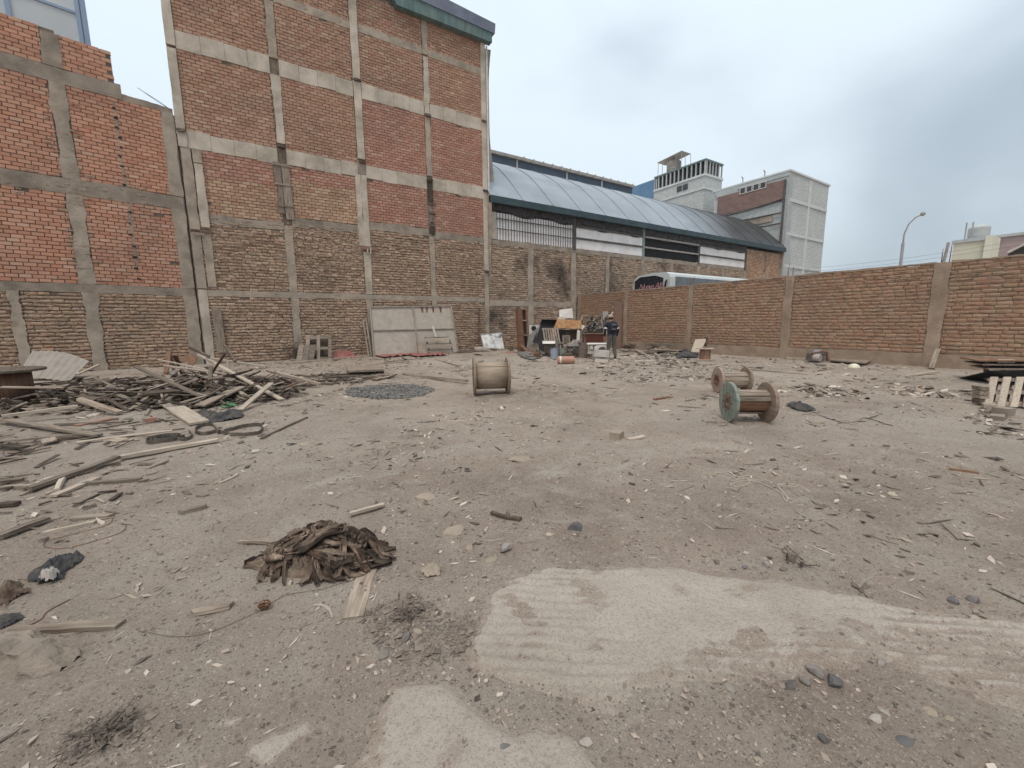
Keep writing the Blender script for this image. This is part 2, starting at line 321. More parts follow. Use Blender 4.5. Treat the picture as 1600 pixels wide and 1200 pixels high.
def dirt_material():
    m, t, b = nodes('dirt'); p = coords(t, 'pos'); o = dirt_color(t, p)
    t.links.new(o, b.inputs['Base Color']); b.inputs['Roughness'].default_value = .97; b.inputs['Specular IOR Level'].default_value = .1
    h = mth(t, 'ADD', mth(t, 'MULTIPLY', noise(t, p, 14, 7, .75), 1.0), mth(t, 'MULTIPLY', noise(t, p, 85, 5, .8), .7))
    bump(t, b, h, .75, .045)
    return m
M['dirt'] = dirt_material()
def line(*seg):
    r = []
    for a, b, s in seg: r += list(np.arange(a, b, s))
    return np.array(sorted(set(np.round(r, 4))))
far = [40, 60, 90, 140, 220, 360, 600, 1000, 1600]
xs = np.concatenate([-np.array(far[::-1]), line((-30, -8, 1.), (-8, -1.4, .09), (-1.4, 4.6, .028), (4.6, 9, .07), (9, 17.3, .12), (17.3, 39, 1.)), far])
ys = np.concatenate([-np.array(far[::-1]), line((-30, -1, 1.), (-1, 3.2, .028), (3.2, 8, .06), (8, 19.6, .11), (19.6, 39, 1.)), far])
gx, gy = np.meshgrid(xs, ys, indexing='ij'); gzv = gz(gx, gy)
nu, nv = gx.shape
me = bpy.data.meshes.new('ground'); ii, jj = np.meshgrid(np.arange(nu-1), np.arange(nv-1), indexing='ij'); a = (ii*nv+jj).ravel()
faces = np.stack([a, a+nv, a+nv+1, a+1], 1)
def np_mesh(me, v, f, smooth=True, mi=None):
    f = np.asarray(f); k = f.shape[1]; me.vertices.add(len(v)); me.vertices.foreach_set('co', np.asarray(v, np.float32).ravel())
    me.loops.add(f.size); me.loops.foreach_set('vertex_index', f.astype(np.int32).ravel()); me.polygons.add(len(f))
    me.polygons.foreach_set('loop_start', np.arange(0, f.size, k, dtype=np.int32)); me.polygons.foreach_set('loop_total', np.full(len(f), k, np.int32))
    if mi is not None: me.polygons.foreach_set('material_index', np.asarray(mi, np.int32))
    me.polygons.foreach_set('use_smooth', np.full(len(f), smooth)); me.update(calc_edges=True); me.validate()
np_mesh(me, np.stack([gx, gy, gzv], 2).reshape(-1, 3), faces); me.materials.append(M['dirt'])
g = bpy.data.objects.new('ground', me); COL.objects.link(g); tag(g, kind='structure')

# cement spill: a thin raked skin that dips under the dirt at its ragged edges
def poly_sd(px, py, poly):
    d = np.full(px.shape, 1e9); ins = np.zeros(px.shape, bool); n = len(poly)
    for i in range(n):
        a = poly[i]; b = poly[(i+1) % n]; ex, ey = b[0]-a[0], b[1]-a[1]
        t_ = np.clip(((px-a[0])*ex+(py-a[1])*ey)/(ex*ex+ey*ey+1e-12), 0, 1)
        d = np.minimum(d, np.hypot(px-a[0]-t_*ex, py-a[1]-t_*ey))
        c = ((a[1] > py) != (b[1] > py)) & (px < (b[0]-a[0])*(py-a[1])/(b[1]-a[1]+1e-12)+a[0]); ins ^= c
    return np.where(ins, d, -d)
def cement_material():
    m, t, b = nodes('cement'); p = coords(t, 'pos')
    o = ramp(t, [(.385, .345, .285), (.455, .412, .345), (.52, .478, .41)], mapr(t, noise(t, p, 1.3, 6, .65, .4), .3, .7))
    o = mix(t, mapr(t, noise(t, p, 60, 5, .75), .5, .68, 0, .6), o, (.22, .185, .148))
    o = mix(t, mapr(t, noise(t, p, 150, 3, .7), .57, .67, 0, .6), o, (.09, .08, .07))
    at = t.nodes.new('ShaderNodeAttribute'); at.attribute_name = 'cover'
    cv = mth(t, 'ADD', at.outputs['Fac'], mth(t, 'MULTIPLY_ADD', noise(t, coords(t, 'pos', (1.2, 2.0, 1)), 7, 9, .85, .5), 1.5, -.75))
    o = mix(t, mapr(t, cv, .40, .52), dirt_color(t, p), o)
    t.links.new(o, b.inputs['Base Color']); b.inputs['Roughness'].default_value = .93; b.inputs['Specular IOR Level'].default_value = .15
    bump(t, b, mth(t, 'ADD', noise(t, p, 18, 6, .7), mth(t, 'MULTIPLY', noise(t, p, 110, 4, .7), .5)), .8, .03)
    return m
M['cement'] = cement_material()
def cement(name, label_poly, ridge, seed, off, step=.0125):
    poly = np.array([[p[0], p[1]] for p in label_poly]); lo = poly.min(0)-.25; hi = poly.max(0)+.25
    x = np.arange(lo[0], hi[0], step); y = np.arange(lo[1], hi[1], step); X, Y = np.meshgrid(x, y, indexing='ij')
    s = poly_sd(X, Y, poly)
    s = s+.12*(fbm(X*2.4, Y*2.4, seed, 4)-.5)+.07*(fbm(X*9, Y*9, seed+5, 4)-.5)
    h = np.clip(s*.3, -.05, .013)+off; cov = np.clip(s/.03, 0, 1)*.82
    if ridge:
        ax = V([.80, -.60]); nx_ = V([.60, .80]); q = X*nx_[0]+Y*nx_[1]+.06*(fbm(X*1.4, Y*1.4, 71, 3)-.5); l = X*ax[0]+Y*ax[1]
        am = np.clip(fbm(l*1.1, q*2.2, 81, 3)*3-1.1, 0, 1); rg = np.sin(q*2*math.pi/.062+1.5*fbm(l*3, q*3, 83, 2)); h = h+.006*rg*am; cov = cov+.26*rg*am*np.clip(cov, 0, 1)
        cov = cov-.42*np.clip(fbm(X*1.7+7, Y*2.6, 91, 5)*4.5-2.25, 0, 1)-.12*fbm(X*11, Y*11, 95, 3)
    cov = cov-.5*np.clip(fbm(X*5, Y*5, seed+9, 3)*5-2.9, 0, 1)
    Z = gz(X, Y)+h; keep = h > -.02
    n1, n2 = X.shape; i, j = np.meshgrid(np.arange(n1-1), np.arange(n2-1), indexing='ij'); k = keep[:-1, :-1] | keep[1:, 1:] | keep[1:, :-1] | keep[:-1, 1:]
    a = (i*n2+j)[k]; f = np.stack([a, a+n2, a+n2+1, a+1], 1); u, inv = np.unique(f, return_inverse=True)
    me = bpy.data.meshes.new(name); np_mesh(me, np.stack([X, Y, Z], 2).reshape(-1, 3)[u], inv.reshape(f.shape)); me.materials.append(M['cement']); at = me.attributes.new('cover', 'FLOAT', 'POINT'); at.data.foreach_set('value', cov.reshape(-1)[u].astype(np.float32))
    o = bpy.data.objects.new(name, me); COL.objects.link(o); return tag(o, kind='structure')
c1 = [G(*p) for p in ((748, 975), (762, 935), (800, 903), (860, 884), (960, 892), (1070, 888), (1130, 903), (1250, 922), (1400, 962), (1500, 973), (1600, 974))]
c1 += [V([4.6, -.75, 0]), V([3.4, -.9, 0])]+[G(*p) for p in ((1600, 1120), (1510, 1085), (1380, 1045), (1290, 1052), (1130, 1075), (1010, 1090), (930, 1120), (850, 1085), (750, 1045), (735, 1010))]
cement('cement_spill', c1, True, 41, .006)
c2 = [G(*p) for p in ((606, 1075), (640, 1062), (690, 1070), (735, 1105), (770, 1140), (800, 1150), (840, 1143), (890, 1170))]+[V([.80, .72, 0]), V([.5, .62, 0]), V([.1, 1.0, 0])]+[G(570, 1190), G(590, 1120)]
cement('cement_spill', c2, False, 57, .004)
cement('cement_spill', [G(*p) for p in ((335, 1120), (385, 1105), (390, 1130), (345, 1145))], False, 63, -.002)
cement('cement_spill', [G(*p) for p in ((400, 1170), (480, 1120), (495, 1135), (420, 1195))], False, 67, -.002)

# ================================================================ BRICK WALLS
class Frame:
    def __init__(s, O, Rr, Nn): s.O = V(O, float); s.R = V(Rr, float); s.N = V(Nn, float)
    def P(s, u, d, z): return s.O+s.R*u+s.N*d+V([0, 0, z])
YA, XB = 19.08, 16.86
LA = R_(12); LC = V([-1.5, YA, 0])
FA = Frame((0, YA, 0), (1, 0, 0), (0, -1, 0)); FB = Frame((XB, 0, 0), (0, -1, 0), (-1, 0, 0)); FL = Frame(LC, (math.cos(LA), math.sin(LA), 0), (math.sin(LA), -math.cos(LA), 0))
BW, BH, JT = .262, .1135, .021
def unit_bricks(style, k):
    r = np.random.default_rng(100+k); out = []
    for i in range(k):
        if style == 'clean':
            nx, nz = 2, 2; je, jd = .012, .002
        elif style == 'mid':
            nx, nz = 4, 3; je, jd = .035, .005
        else:
            nx, nz = 4, 3; je, jd = .05, .010
        v = []; f = []
        for a in range(nx):
            for c in range(nz):
                x = a/(nx-1)-.5; z = c/(nz-1)-.5
                v.append((x+r.uniform(-je, je)*.5, r.uniform(-jd, jd)+(0 if style == 'clean' else .012*((abs(x)*2)**4+(abs(z)*2)**4)*.6), z+r.uniform(-je, je)*1.6))
        for a in range(nx-1):
            for c in range(nz-1): f.append((a*nz+c, (a+1)*nz+c, (a+1)*nz+c+1, a*nz+c+1))
        e = [a*nz for a in range(nx)]+[(nx-1)*nz+c for c in range(1, nz)]+[a*nz+nz-1 for a in range(nx-2, -1, -1)]+[c for c in range(nz-2, 0, -1)]
        K = len(v)
        for q in e: v.append((v[q][0], .07, v[q][2]))
        for q in range(len(e)): f.append((e[(q+1) % len(e)], e[q], K+q, K+(q+1) % len(e)))
        out.append((np.array(v), f))
    return out
UB = {s: unit_bricks(s, 8) for s in ('clean', 'rough', 'mid')}
def brickwork(th, fr, panels, mats, seed, nind=300):
    """panels: (u0,u1,z0,z1,style,matindex,skip(u,z)); bricks laid course by course in half bond; the largest in view are objects of their own"""
    r = np.random.default_rng(seed); B = []
    for (u0, u1, z0, z1, st, mi, skip) in panels:
        n = max(1, int(round((z1-z0)/BH))); ch = (z1-z0)/n
        for k in range(n):
            zc = z0+(k+.5)*ch; u = u0-(k % 2)*BW*.5-r.uniform(0, .03 if st == 'clean' else .13)
            while u < u1:
                w = BW*(1+r.normal(0, .015 if st == 'clean' else .07)); a, b = max(u, u0), min(u+w, u1); u += w
                if b-a < .05: continue
                c = (a+b)/2; top = k == n-1
                if skip and skip(c, zc, a, b): continue
                if r.random() < (.05 if top else .0015): continue
                if st == 'clean': d = r.normal(0, .0025); hh = ch-JT*r.uniform(.7, 1.2); tilt = r.normal(0, .006); zz = zc+r.normal(0, .002)
                elif st == 'mid': d = r.normal(.0, .004); hh = ch-JT*r.uniform(.6, 1.3); tilt = r.normal(0, .01); zz = zc+r.normal(0, .004)
                else: d = r.normal(.004, .011); hh = ch-JT*r.uniform(.6, 1.9); tilt = r.normal(0, .018); zz = zc+r.normal(0, .006)
                B.append((c, zz, b-a-JT*(1 if st == 'clean' else r.uniform(.5, 1.4)), hh, d, tilt, st, mi, r.integers(8)))
    sz = []
    for i, b in enumerate(B):
        p = fr.P(b[0], 0, b[1]); x, y, dp = pix(p)
        if dp < .5 or not (0 < x < 1600 and 0 < y < 1200): sz.append(0); continue
        x2, _, _ = pix(fr.P(b[0]+b[2], 0, b[1])); sz.append(abs(x2-x)*b[3]/dp)
    order = np.argsort(sz)[::-1]; ind = set(order[:nind].tolist())
    base = V(th.location); Rm = np.column_stack([fr.R, -fr.N, UP])
    um = {}
    vs = []; fs = []; ms = []; o = 0
    for i, b in enumerate(B):
        c, zz, w, hh, d, tilt, st, mi, vi = b; tv, tf = UB[st][vi]
        if i in ind:
            if (st, mi, vi) not in um:
                m_ = MB(); m_.add(tv, tf); um[(st, mi, vi)] = m_.mesh('brick', mats[mi])
            ob = bpy.data.objects.new('brick', um[(st, mi, vi)]); COL.objects.link(ob); ob.parent = th
            mm = np.eye(4); ct, sn = math.cos(tilt), math.sin(tilt); loc3 = Rm@np.array([[ct, 0, -sn], [0, 1, 0], [sn, 0, ct]])@np.diag([w, 1, hh])
            mm[:3, :3] = loc3; mm[:3, 3] = fr.P(c, d, zz)-base
            ob.matrix_basis = Matrix(mm.tolist()); continue
        x = tv[:, 0]*w; z = tv[:, 2]*hh; x, z = x*math.cos(tilt)-z*math.sin(tilt), x*math.sin(tilt)+z*math.cos(tilt)
        p = (fr.O+fr.R*c+fr.N*d+UP*zz)[None]+np.outer(x, fr.R)-np.outer(tv[:, 1], fr.N)+np.outer(z, UP)-base
        vs.append(p); fs += [tuple(q+o for q in f) for f in tf]; ms += [mi]*len(tf); o += len(tv)
    me = bpy.data.meshes.new('brickwork'); np_mesh(me, np.vstack(vs), fs, False, ms)
    for m_ in mats: me.materials.append(m_)
    ob = bpy.data.objects.new('brickwork', me); COL.objects.link(ob); ob.parent = th; tag(ob, kind='stuff')
def member(th, name, fr, u0, u1, z0, z1, d, mat, jit=.015, rough=.008, back=-.24, cell=.16, seed=None, lean=0.):
    """a cast column or beam face with uneven edges"""
    s0 = rng.uniform(0, 50); cell = .08 if max(u1-u0, z1-z0) < 4 else .14
    nu_ = max(2, int(abs(u1-u0)/cell)+2); nz_ = max(2, int(abs(z1-z0)/cell)+2); g = np.zeros((nu_, nz_, 3)); w_, h_ = u1-u0, z1-z0
    for i in range(nu_):
        for j in range(nz_):
            u = u0+w_*i/(nu_-1); z = z0+h_*j/(nz_-1)
            if w_ < h_ and i in (0, nu_-1): u += jit*1.7*(fbm(z*1.7+s0, i*9., 5, 4)-.5)*2+rng.normal(0, jit*.18)
            if h_ <= w_ and j in (0, nz_-1): z += jit*1.5*(fbm(u*1.7+s0, j*9., 6, 4)-.5)*2+rng.normal(0, jit*.18)
            u += lean*(j/(nz_-1)-.5)
            g[i, j] = fr.P(u, d+rough*1.6*(fbm(u*3+s0, z*3, 8, 3)-.5), z)
    mb = MB(); q = []; nvv = nz_; vs = g.reshape(-1, 3)
    for i in range(nu_-1):
        for j in range(nz_-1): q.append((i*nvv+j, (i+1)*nvv+j, (i+1)*nvv+j+1, i*nvv+j+1))
    e = [i*nvv for i in range(nu_)]+[(nu_-1)*nvv+j for j in range(1, nvv)]+[i*nvv+nvv-1 for i in range(nu_-2, -1, -1)]+[j for j in range(nvv-2, 0, -1)]
    K = len(vs); bk = [vs[i]-fr.N*(d-back) for i in e]
    for i in range(len(e)): q.append((e[(i+1) % len(e)], e[i], K+i, K+(i+1) % len(e)))
    q.append(tuple(K+i for i in range(len(e)-1, -1, -1)))
    mb.add(list(vs)+bk, q); return mb.build(name, mat, th)
def smears(th, fr, u0, u1, z0, z1, n, seed, k0=1.):
    """mortar squeezed out of the joints, daubs over the brick faces"""
    r = np.random.default_rng(seed); mb = MB()
    for _ in range(n):
        u = r.uniform(u0, u1); k = round((r.uniform(z0, z1)-z0)/BH); z = z0+k*BH+r.normal(0, .01); L = r.uniform(.06, .34); hh = r.uniform(.012, .05)*k0; k_ = 6; g = []
        for i in range(k_):
            tt = i/(k_-1); e = math.sin(math.pi*min(max(tt, .04), .96)); a = hh*e*r.uniform(.5, 1.1); uu = u+(tt-.5)*L; dd = (.010+.016*e*r.uniform(.4, 1.2))*k0; zc = z+r.normal(0, .006)
            g.append([fr.P(uu, -.02, zc+a), fr.P(uu, dd, zc+a*.5), fr.P(uu, dd*.9, zc-a*.6), fr.P(uu, -.02, zc-a)])
        mb.grid(np.array(g)[::-1])
    o = mb.build('mortar_daubs', M['mortar_smear'], th); tag(o, kind='stuff')
def core(th, fr, rects, d=-.03, back=-.24):
    mb = MB()
    for (u0, u1, z0, z1) in rects:
        a, b = fr.P(u0, d, z0), fr.P(u1, back, z1)
        pts = [fr.P(u0, d, z0), fr.P(u1, d, z0), fr.P(u1, d, z1), fr.P(u0, d, z1)]; mb.prism(pts, fr.N*(back-d))
    return mb.build('mortar', M['mortar'], th)

# ---------------- left boundary wall
LW = thing('brick_wall', 'tall orange brick wall with grey concrete grid and ragged toothed top at far left', 'wall', LC+V([-4, -1, 0]), world=True)
mats = [M['brick_orange'], M['brick_mud'], M['brick_maroon']]
def toothed(u, z, a, b): return b > -1.34+(.13 if int(z/BH) % 2 else 0)
def seam(u, z, a, b): return a < -1.5 < b and (int(z/BH*.5) % 2 == 0)
Lp = []
for a, b in ((-8.2, -6.7), (-6.35, -2.9), (-2.54, -.34)):
    lo = [(a, b)] if not (a < -4.4 < b) else [(a, -4.42), (-4.16, b)]
    for a2, b2 in lo: Lp.append((a2, b2, .02, 2.5, 'rough', 1, None))
    Lp.append((a, b, 2.77, 5.47, 'clean', 0, None)); Lp.append((a, b, 5.92, 8.62, 'clean', 0, None))
Lp += [(-8.2, -6.7, 9.05, 10.08, 'clean', 0, None), (-6.35, -2.9, 9.05, 10.08, 'clean', 0, None), (-2.58, -1.05, 9.05, 9.98, 'clean', 0, toothed)]
brickwork(LW, FL, Lp, mats, 21)
core(LW, FL, [(-8.2, -.03, -.2, 8.78), (-8.2, -2.6, 8.78, 10.06), (-2.6, -1.42, 8.78, 9.96)])
for z0, z1 in ((8.62, 9.05), (5.47, 5.92), (2.5, 2.77)):
    member(LW, 'beam', FL, -8.2, -1.28 if z0 > 8 else -.02, z0, z1, .012, M['concrete_dark'], .022, .008)
member(LW, 'beam', FL, -1.28, -.02, 8.62, 8.79, .004, M['concrete_dark'], .02)
for a, b, z1 in ((-6.7, -6.35, 10.0), (-2.9, -2.54, 9.95)):
    member(LW, 'column', FL, a, b, -.1, 2.5, .02, M['concrete'], .045, .014); member(LW, 'column', FL, a, b, 2.77, 5.47, .016, M['concrete'], .04, .012)
    member(LW, 'column', FL, a, b, 5.92, 8.62, .016, M['concrete'], .04, .012); member(LW, 'column', FL, a, b, 9.05, z1, .014, M['concrete_dark'], .035, .012)
member(LW, 'column', FL, -4.42, -4.16, -.1, 2.5, .02, M['concrete'], .05, .014)
for z0, z1 in ((-.1, 2.5), (2.77, 5.47), (5.92, 8.62)): member(LW, 'column', FL, -.36, -.02, z0, z1, .018, M['concrete'], .03, .01)
for z0, z1 in ((2.77, 5.47), (5.92, 8.6)): member(LW, 'mortar_seam', FL, -1.53, -1.46, z0, z1, .004, M['concrete_dark'], .025, .006, back=-.1)
for k in range(16):
    zz = 3.0+k*.36 if k < 7 else 6.0+(k-7)*.29
    mb = MB(); mb.box(FL.P(-1.5+rng.normal(0, .02), -.02, zz), (.10, .07, .06), None, .018); mb.build('pocket_shade_block', M['black'], LW)  # solid black block paints the shade inside an open hole
smears(LW, FL, -6.3, -.4, .05, 2.45, 1700, 31, .75)
smears(LW, FL, -6.3, -.4, 5.3, 6.1, 60, 32); smears(LW, FL, -3.1, -2.4, 2.8, 8.6, 90, 33)

# ---------------- tall building
TB = thing('brick_building', 'tall unfinished brick building with pale concrete bands, green metal edge on its roof', 'building', (4.6, YA, 0), world=True)
mats = [M['brick_maroon'], M['brick_red'], M['brick_tan'], M['brick_rough'], M['brick_orange']]
cols_ = [-1.22, 1.55, 1.85, 4.52, 4.85, 7.58, 7.86, 10.53]
Tp = []
for i in range(4):
    a, b = cols_[2*i], cols_[2*i+1]; a0 = -.86 if i == 0 else a
    Tp += [(a, b, 13.55, 15.35 if i < 2 else 14.72, 'clean', 0, None), (a, b, 11.33, 13.25, 'clean', 0, None), (a, b, 8.15, 10.75, 'clean', 0 if i < 2 else 1, None)]
    if i == 0: Tp += [(a0, b, 6.75, 7.6, 'clean', 1, None), (a0, b, 5.42, 6.75, 'clean', 2, None)]
    elif i == 1: Tp += [(a, b-.12, 7.05, 7.6, 'clean', 1, None), (a, b-.12, 5.66, 7.05, 'clean', 2, None)]
    elif i == 2: Tp += [(a, b, 5.86, 7.6, 'clean', 1, None)]
    else: Tp += [(a, b, 5.74, 7.6, 'clean', 1, None)]
    zt = (5.1, 5.3, 5.5, 5.44)[i]
    Tp += [(a, b, 2.74, zt, 'rough', 3, None), (a, b, .02, 2.5, 'rough', 3, None)]
brickwork(TB, FA, Tp, mats, 22)
core(TB, FA, [(-1.46, 6.4, -.2, 15.36), (6.4, 10.76, -.2, 14.72)])
for z0, z1, m_ in ((10.75, 11.33, 'concrete_pale'), (7.6, 8.15, 'concrete_pale'), (13.25, 13.55, 'concrete')):
    for i in range(4):
        a, b = cols_[2*i], cols_[2*i+1]
        if z0 == 13.25: member(TB, 'beam', FA, a, b, z0, z1, .012, M[m_], .012)
        else:
            k = 4; e = np.linspace(a, b, k+1)        # the pour shows the joints of its form boards
            for q in range(k): member(TB, 'beam', FA, e[q]+.004, e[q+1]-.004, z0+rng.normal(0, .012), z1+rng.normal(0, .012), .018+rng.normal(0, .005), M[m_], .01, .003)
member(TB, 'beam', FA, -1.2, 10.5, 2.5, 2.74, .012, M['concrete'], .022, .008)
for i, (z0, z1) in enumerate(((5.1, 5.42), (5.3, 5.66), (5.5, 5.86), (5.44, 5.74))):
    member(TB, 'beam', FA, cols_[2*i], cols_[2*i+1], z0, z1, .01, M['concrete_dark'], .035, .008)
def tcol(u0, u1, segs):
    for z0, z1, d, m_, j in segs: member(TB, 'column', FA, u0, u1, z0, z1, d, M[m_], j, .006)
tcol(-1.48, -1.22, [(8.15, 10.7, .05, 'concrete_pale', .006), (10.8, 15.3, .05, 'concrete_pale', .006), (7.6, 8.1, .05, 'concrete_pale', .02)])
tcol(-1.42, -1.14, [(-.1, 2.74, .03, 'concrete_pale', .02), (2.78, 4.75, .04, 'concrete', .012), (4.85, 7.6, .03, 'concrete', .02)])
tcol(-1.10, -.84, [(4.95, 7.1, .09, 'concrete_pale', .02), (7.14, 7.6, .05, 'concrete', .02), (2.85, 4.7, .035, 'concrete', .012)])
tcol(1.55, 1.85, [(8.35, 10.75, .02, 'concrete_pale', .03), (11.33, 13.25, .02, 'concrete', .03), (13.3, 15.3, .02, 'concrete_pale', .03), (-.1, 2.5, .02, 'concrete', .035), (2.74, 5.3, .015, 'concrete', .02)])
tcol(4.54, 4.84, [(8.35, 11.35, .045, 'concrete_pale', .012), (11.42, 15.3, .045, 'concrete_pale', .012), (-.1, 2.5, .02, 'concrete', .025), (2.74, 4.55, .02, 'concrete_pale', .015), (7.75, 8.3, .01, 'concrete_dark', .02)])
tcol(4.38, 4.60, [(4.8, 7.72, .035, 'concrete_pale', .02)]); tcol(4.615, 4.85, [(4.7, 7.72, .05, 'concrete_pale', .012)])
tcol(7.60, 7.86, [(8.2, 10.75, .02, 'concrete', .02), (10.8, 13.2, .02, 'concrete_pale', .035), (13.3, 14.7, .02, 'concrete', .025), (-.1, 2.5, .02, 'concrete', .035), (2.74, 5.5, .018, 'concrete', .025), (5.52, 7.7, -.03, 'concrete_dark', .02)])
tcol(10.53, 10.78, [(8.0, 11.2, .045, 'concrete_pale', .006), (11.26, 14.7, .045, 'concrete_pale', .006), (4.1, 7.95, .045, 'concrete_pale', .008), (-.1, 4.06, .025, 'concrete', .015)])
# dark ends of formwork and pour stubs under the columns
for u, z in ((-1.34, 8.12), (1.7, 8.22), (4.7, 11.38), (4.7, 8.22), (7.74, 10.77), (7.74, 8.0), (10.66, 11.2), (10.66, 7.98), (10.66, 4.05)):
    mb = MB(); mb.box(FA.P(u, .05, z), (.24, .12, .10), None, .02); mb.build('form_stub', M['wood_dark'], TB)
# leftover formwork boards
def fboard(u0, u1, z0, z1, d, m_='wood_grey', name='formwork_board'):
    mb = MB(); mb.box((0, 0, 0), ((z1-z0), .025, (u1-u0)), None, .006); o = mb.build(name, M[m_], TB, off=(0, 0, 0))
    o.matrix_basis = Matrix.Translation(Vector(FA.P((u0+u1)/2, d, (z0+z1)/2)-V(TB.location))) @ Matrix.Rotation(R_(-90+random.uniform(-1.5, 1.5)), 4, 'Y')
for u0, u1, z0, z1, d in ((1.36, 1.62, 6.85, 7.62, .05), (1.64, 1.9, 6.85, 7.6, .055), (1.42, 1.62, 5.75, 6.8, .05), (1.645, 1.92, 5.55, 6.8, .05), (1.33, 1.98, 7.5, 7.56, .08), (1.36, 1.98, 6.8, 6.86, .08), (1.4, 2.0, 6.0, 6.05, .08)): fboard(u0, u1, z0, z1, d)
for u0, u1, z0, z1 in ((7.62, 7.84, 7.05, 8.05), (7.6, 7.98, 6.95, 7.02), (7.62, 7.9, 6.62, 6.7), (7.6, 7.95, 6.5, 6.55), (7.64, 7.9, 5.95, 6.1), (7.64, 7.86, 6.15, 6.45), (7.62, 7.9, 5.62, 5.9)): fboard(u0, u1, z0, z1, .03, random.choice(['wood_grey', 'wood_pale', 'wood_dark']))
for u0, u1, z0, z1, m_ in ((4.42, 5.12, 4.62, 4.78, 'wood_red'), (4.66, 4.72, 4.5, 4.8, 'wood_pale'), (4.8, 4.86, 4.45, 4.8, 'wood_pale'), (-1.42, -.78, 4.74, 4.8, 'wood_dark'), (-1.36, -1.04, 4.64, 4.74, 'wood_grey'), (-1.06, -.78, .42, 2.1, 'wood_grey')): fboard(u0, u1, z0, z1, .10, m_)
smears(TB, FA, -1.1, 10.4, .05, 2.45, 1100, 34); smears(TB, FA, -1.1, 10.4, 2.8, 5.4, 1200, 35)
smears(TB, FA, -1.1, 10.4, 11.35, 15., 260, 36)
# roof: folded green and blue sheet edge, overhanging a little
mb = MB(); mb.prism([FA.P(6.42, .02, 14.62), FA.P(11.02, .02, 14.66), FA.P(11.02, .02, 15.12), FA.P(6.1, .02, 15.2)], FA.N*.30)
mb.build('roof_edge', simple('green_metal', [(.055, .11, .11), (.09, .165, .16), (.14, .21, .20)], 1.5, .6, .2, 6, stretch=(4, 1, 1), dirt=(.22, .21, .18), dirtamt=.3), TB)
mb = MB(); mb.prism([FA.P(5.9, .36, 15.18), FA.P(11.16, .36, 15.06), FA.P(11.2, .36, 15.5), FA.P(2., .36, 16.0), FA.P(2., .36, 15.4)], -FA.N*1.2)
mb.build('roof_fascia', simple('blue_metal', [(.10, .125, .18), (.15, .18, .24), (.19, .215, .27)], 1.2, .55, .1, 5, dirt=(.24, .22, .2), dirtamt=.25), TB)
mb = MB(); mb.b2((-1.48, YA+.25, 15.0), (10.7, YA+12, 15.3)); mb.b2((-1.48, YA+.24, 0), (-1.3, YA+12, 15.)); mb.b2((10.56, YA+.24, 0), (10.74, YA+12, 15.)); mb.b2((-1.3, YA+11.8, 0), (10.56, YA+12, 15.)); mb.build('shell', M['concrete'], TB)
mb = MB(); mb.tube([(10.87, YA-.03, 7.9), (10.87, YA-.03, 14.6)], .045, 8); mb.build('down_pipe', M['white_paint'], TB)
mb = MB(); mb.grid(np.array([[(10.93+.06*math.sin(z*.9)+q*.32+.05*math.sin(z*1.7), YA+.35+.1*math.sin(z*1.1+q), z) for z in np.linspace(8.6, 14.7, 14)] for q in (0, .5, 1)]), .02); mb.build('hanging_tarp', M['grey_sheet'], TB)

mb = MB(); mb.b2((-1.62, YA+.06, -.1), (-1.49, YA+.5, 8.6)); mb.build('corner_fill', M['concrete_dark'], TB)
# ---------------- right boundary wall (B)
RW = thing('brick_wall', 'low dusty brown brick wall with concrete columns and footing along the right side', 'wall', (XB, 8, 0), world=True)
bc = [(-19.0, -18.72), (-15.36, -15.12), (-11.62, -11.36), (-7.62, -7.32), (-3.68, -3.36), (.4, .7), (4.4, 4.7)]
Bp = []
for (a, b), (c, d) in zip(bc[:-1], bc[1:]): Bp.append((b, c, .42, 2.98, 'mid', 0, None))
brickwork(RW, FB, Bp, [M['brick_b']], 23)
core(RW, FB, [(-19.0, 4.7, .3, 2.94)], d=-.02, back=-.2)
for i, (a, b) in enumerate(bc): member(RW, 'column', FB, a, b, .3, 3.0, .02, M['concrete_b'], .03, .012, back=-.2)
for (a, b), (c, d) in zip(bc[:-1], bc[1:]): member(RW, 'footing', FB, a+.003, c-.003, -.15, .40, .05, M['concrete_b'], .02, .012, back=-.2)
for (a, b), (c, d) in zip(bc[:-1], bc[1:]): member(RW, 'coping', FB, b, c, 2.97, 3.03, .012, M['concrete_b'], .016, .006, back=-.2)
smears(RW, FB, -18.6, 4.4, .45, 2.95, 800, 37, .45)
for u in (-11.5, -7.5, -3.5):
    for k in range(4):
        x0 = XB+.03+.06*(k % 2); y0 = -u+(-.08 if k < 2 else .08); mb = MB(); mb.tube([(x0, y0, 3.0), (x0+random.uniform(-.02, .02), y0+random.uniform(-.02, .02), 3.0+random.uniform(.25, .5))], .007, 5); mb.build('rebar', M['rust'], RW)
mb = MB(); mb.tube([(XB+.1, 3.55, 2.95), (XB+.1, 3.5, 3.55)], .035, 7); mb.build('post', M['grey_sheet'], RW)

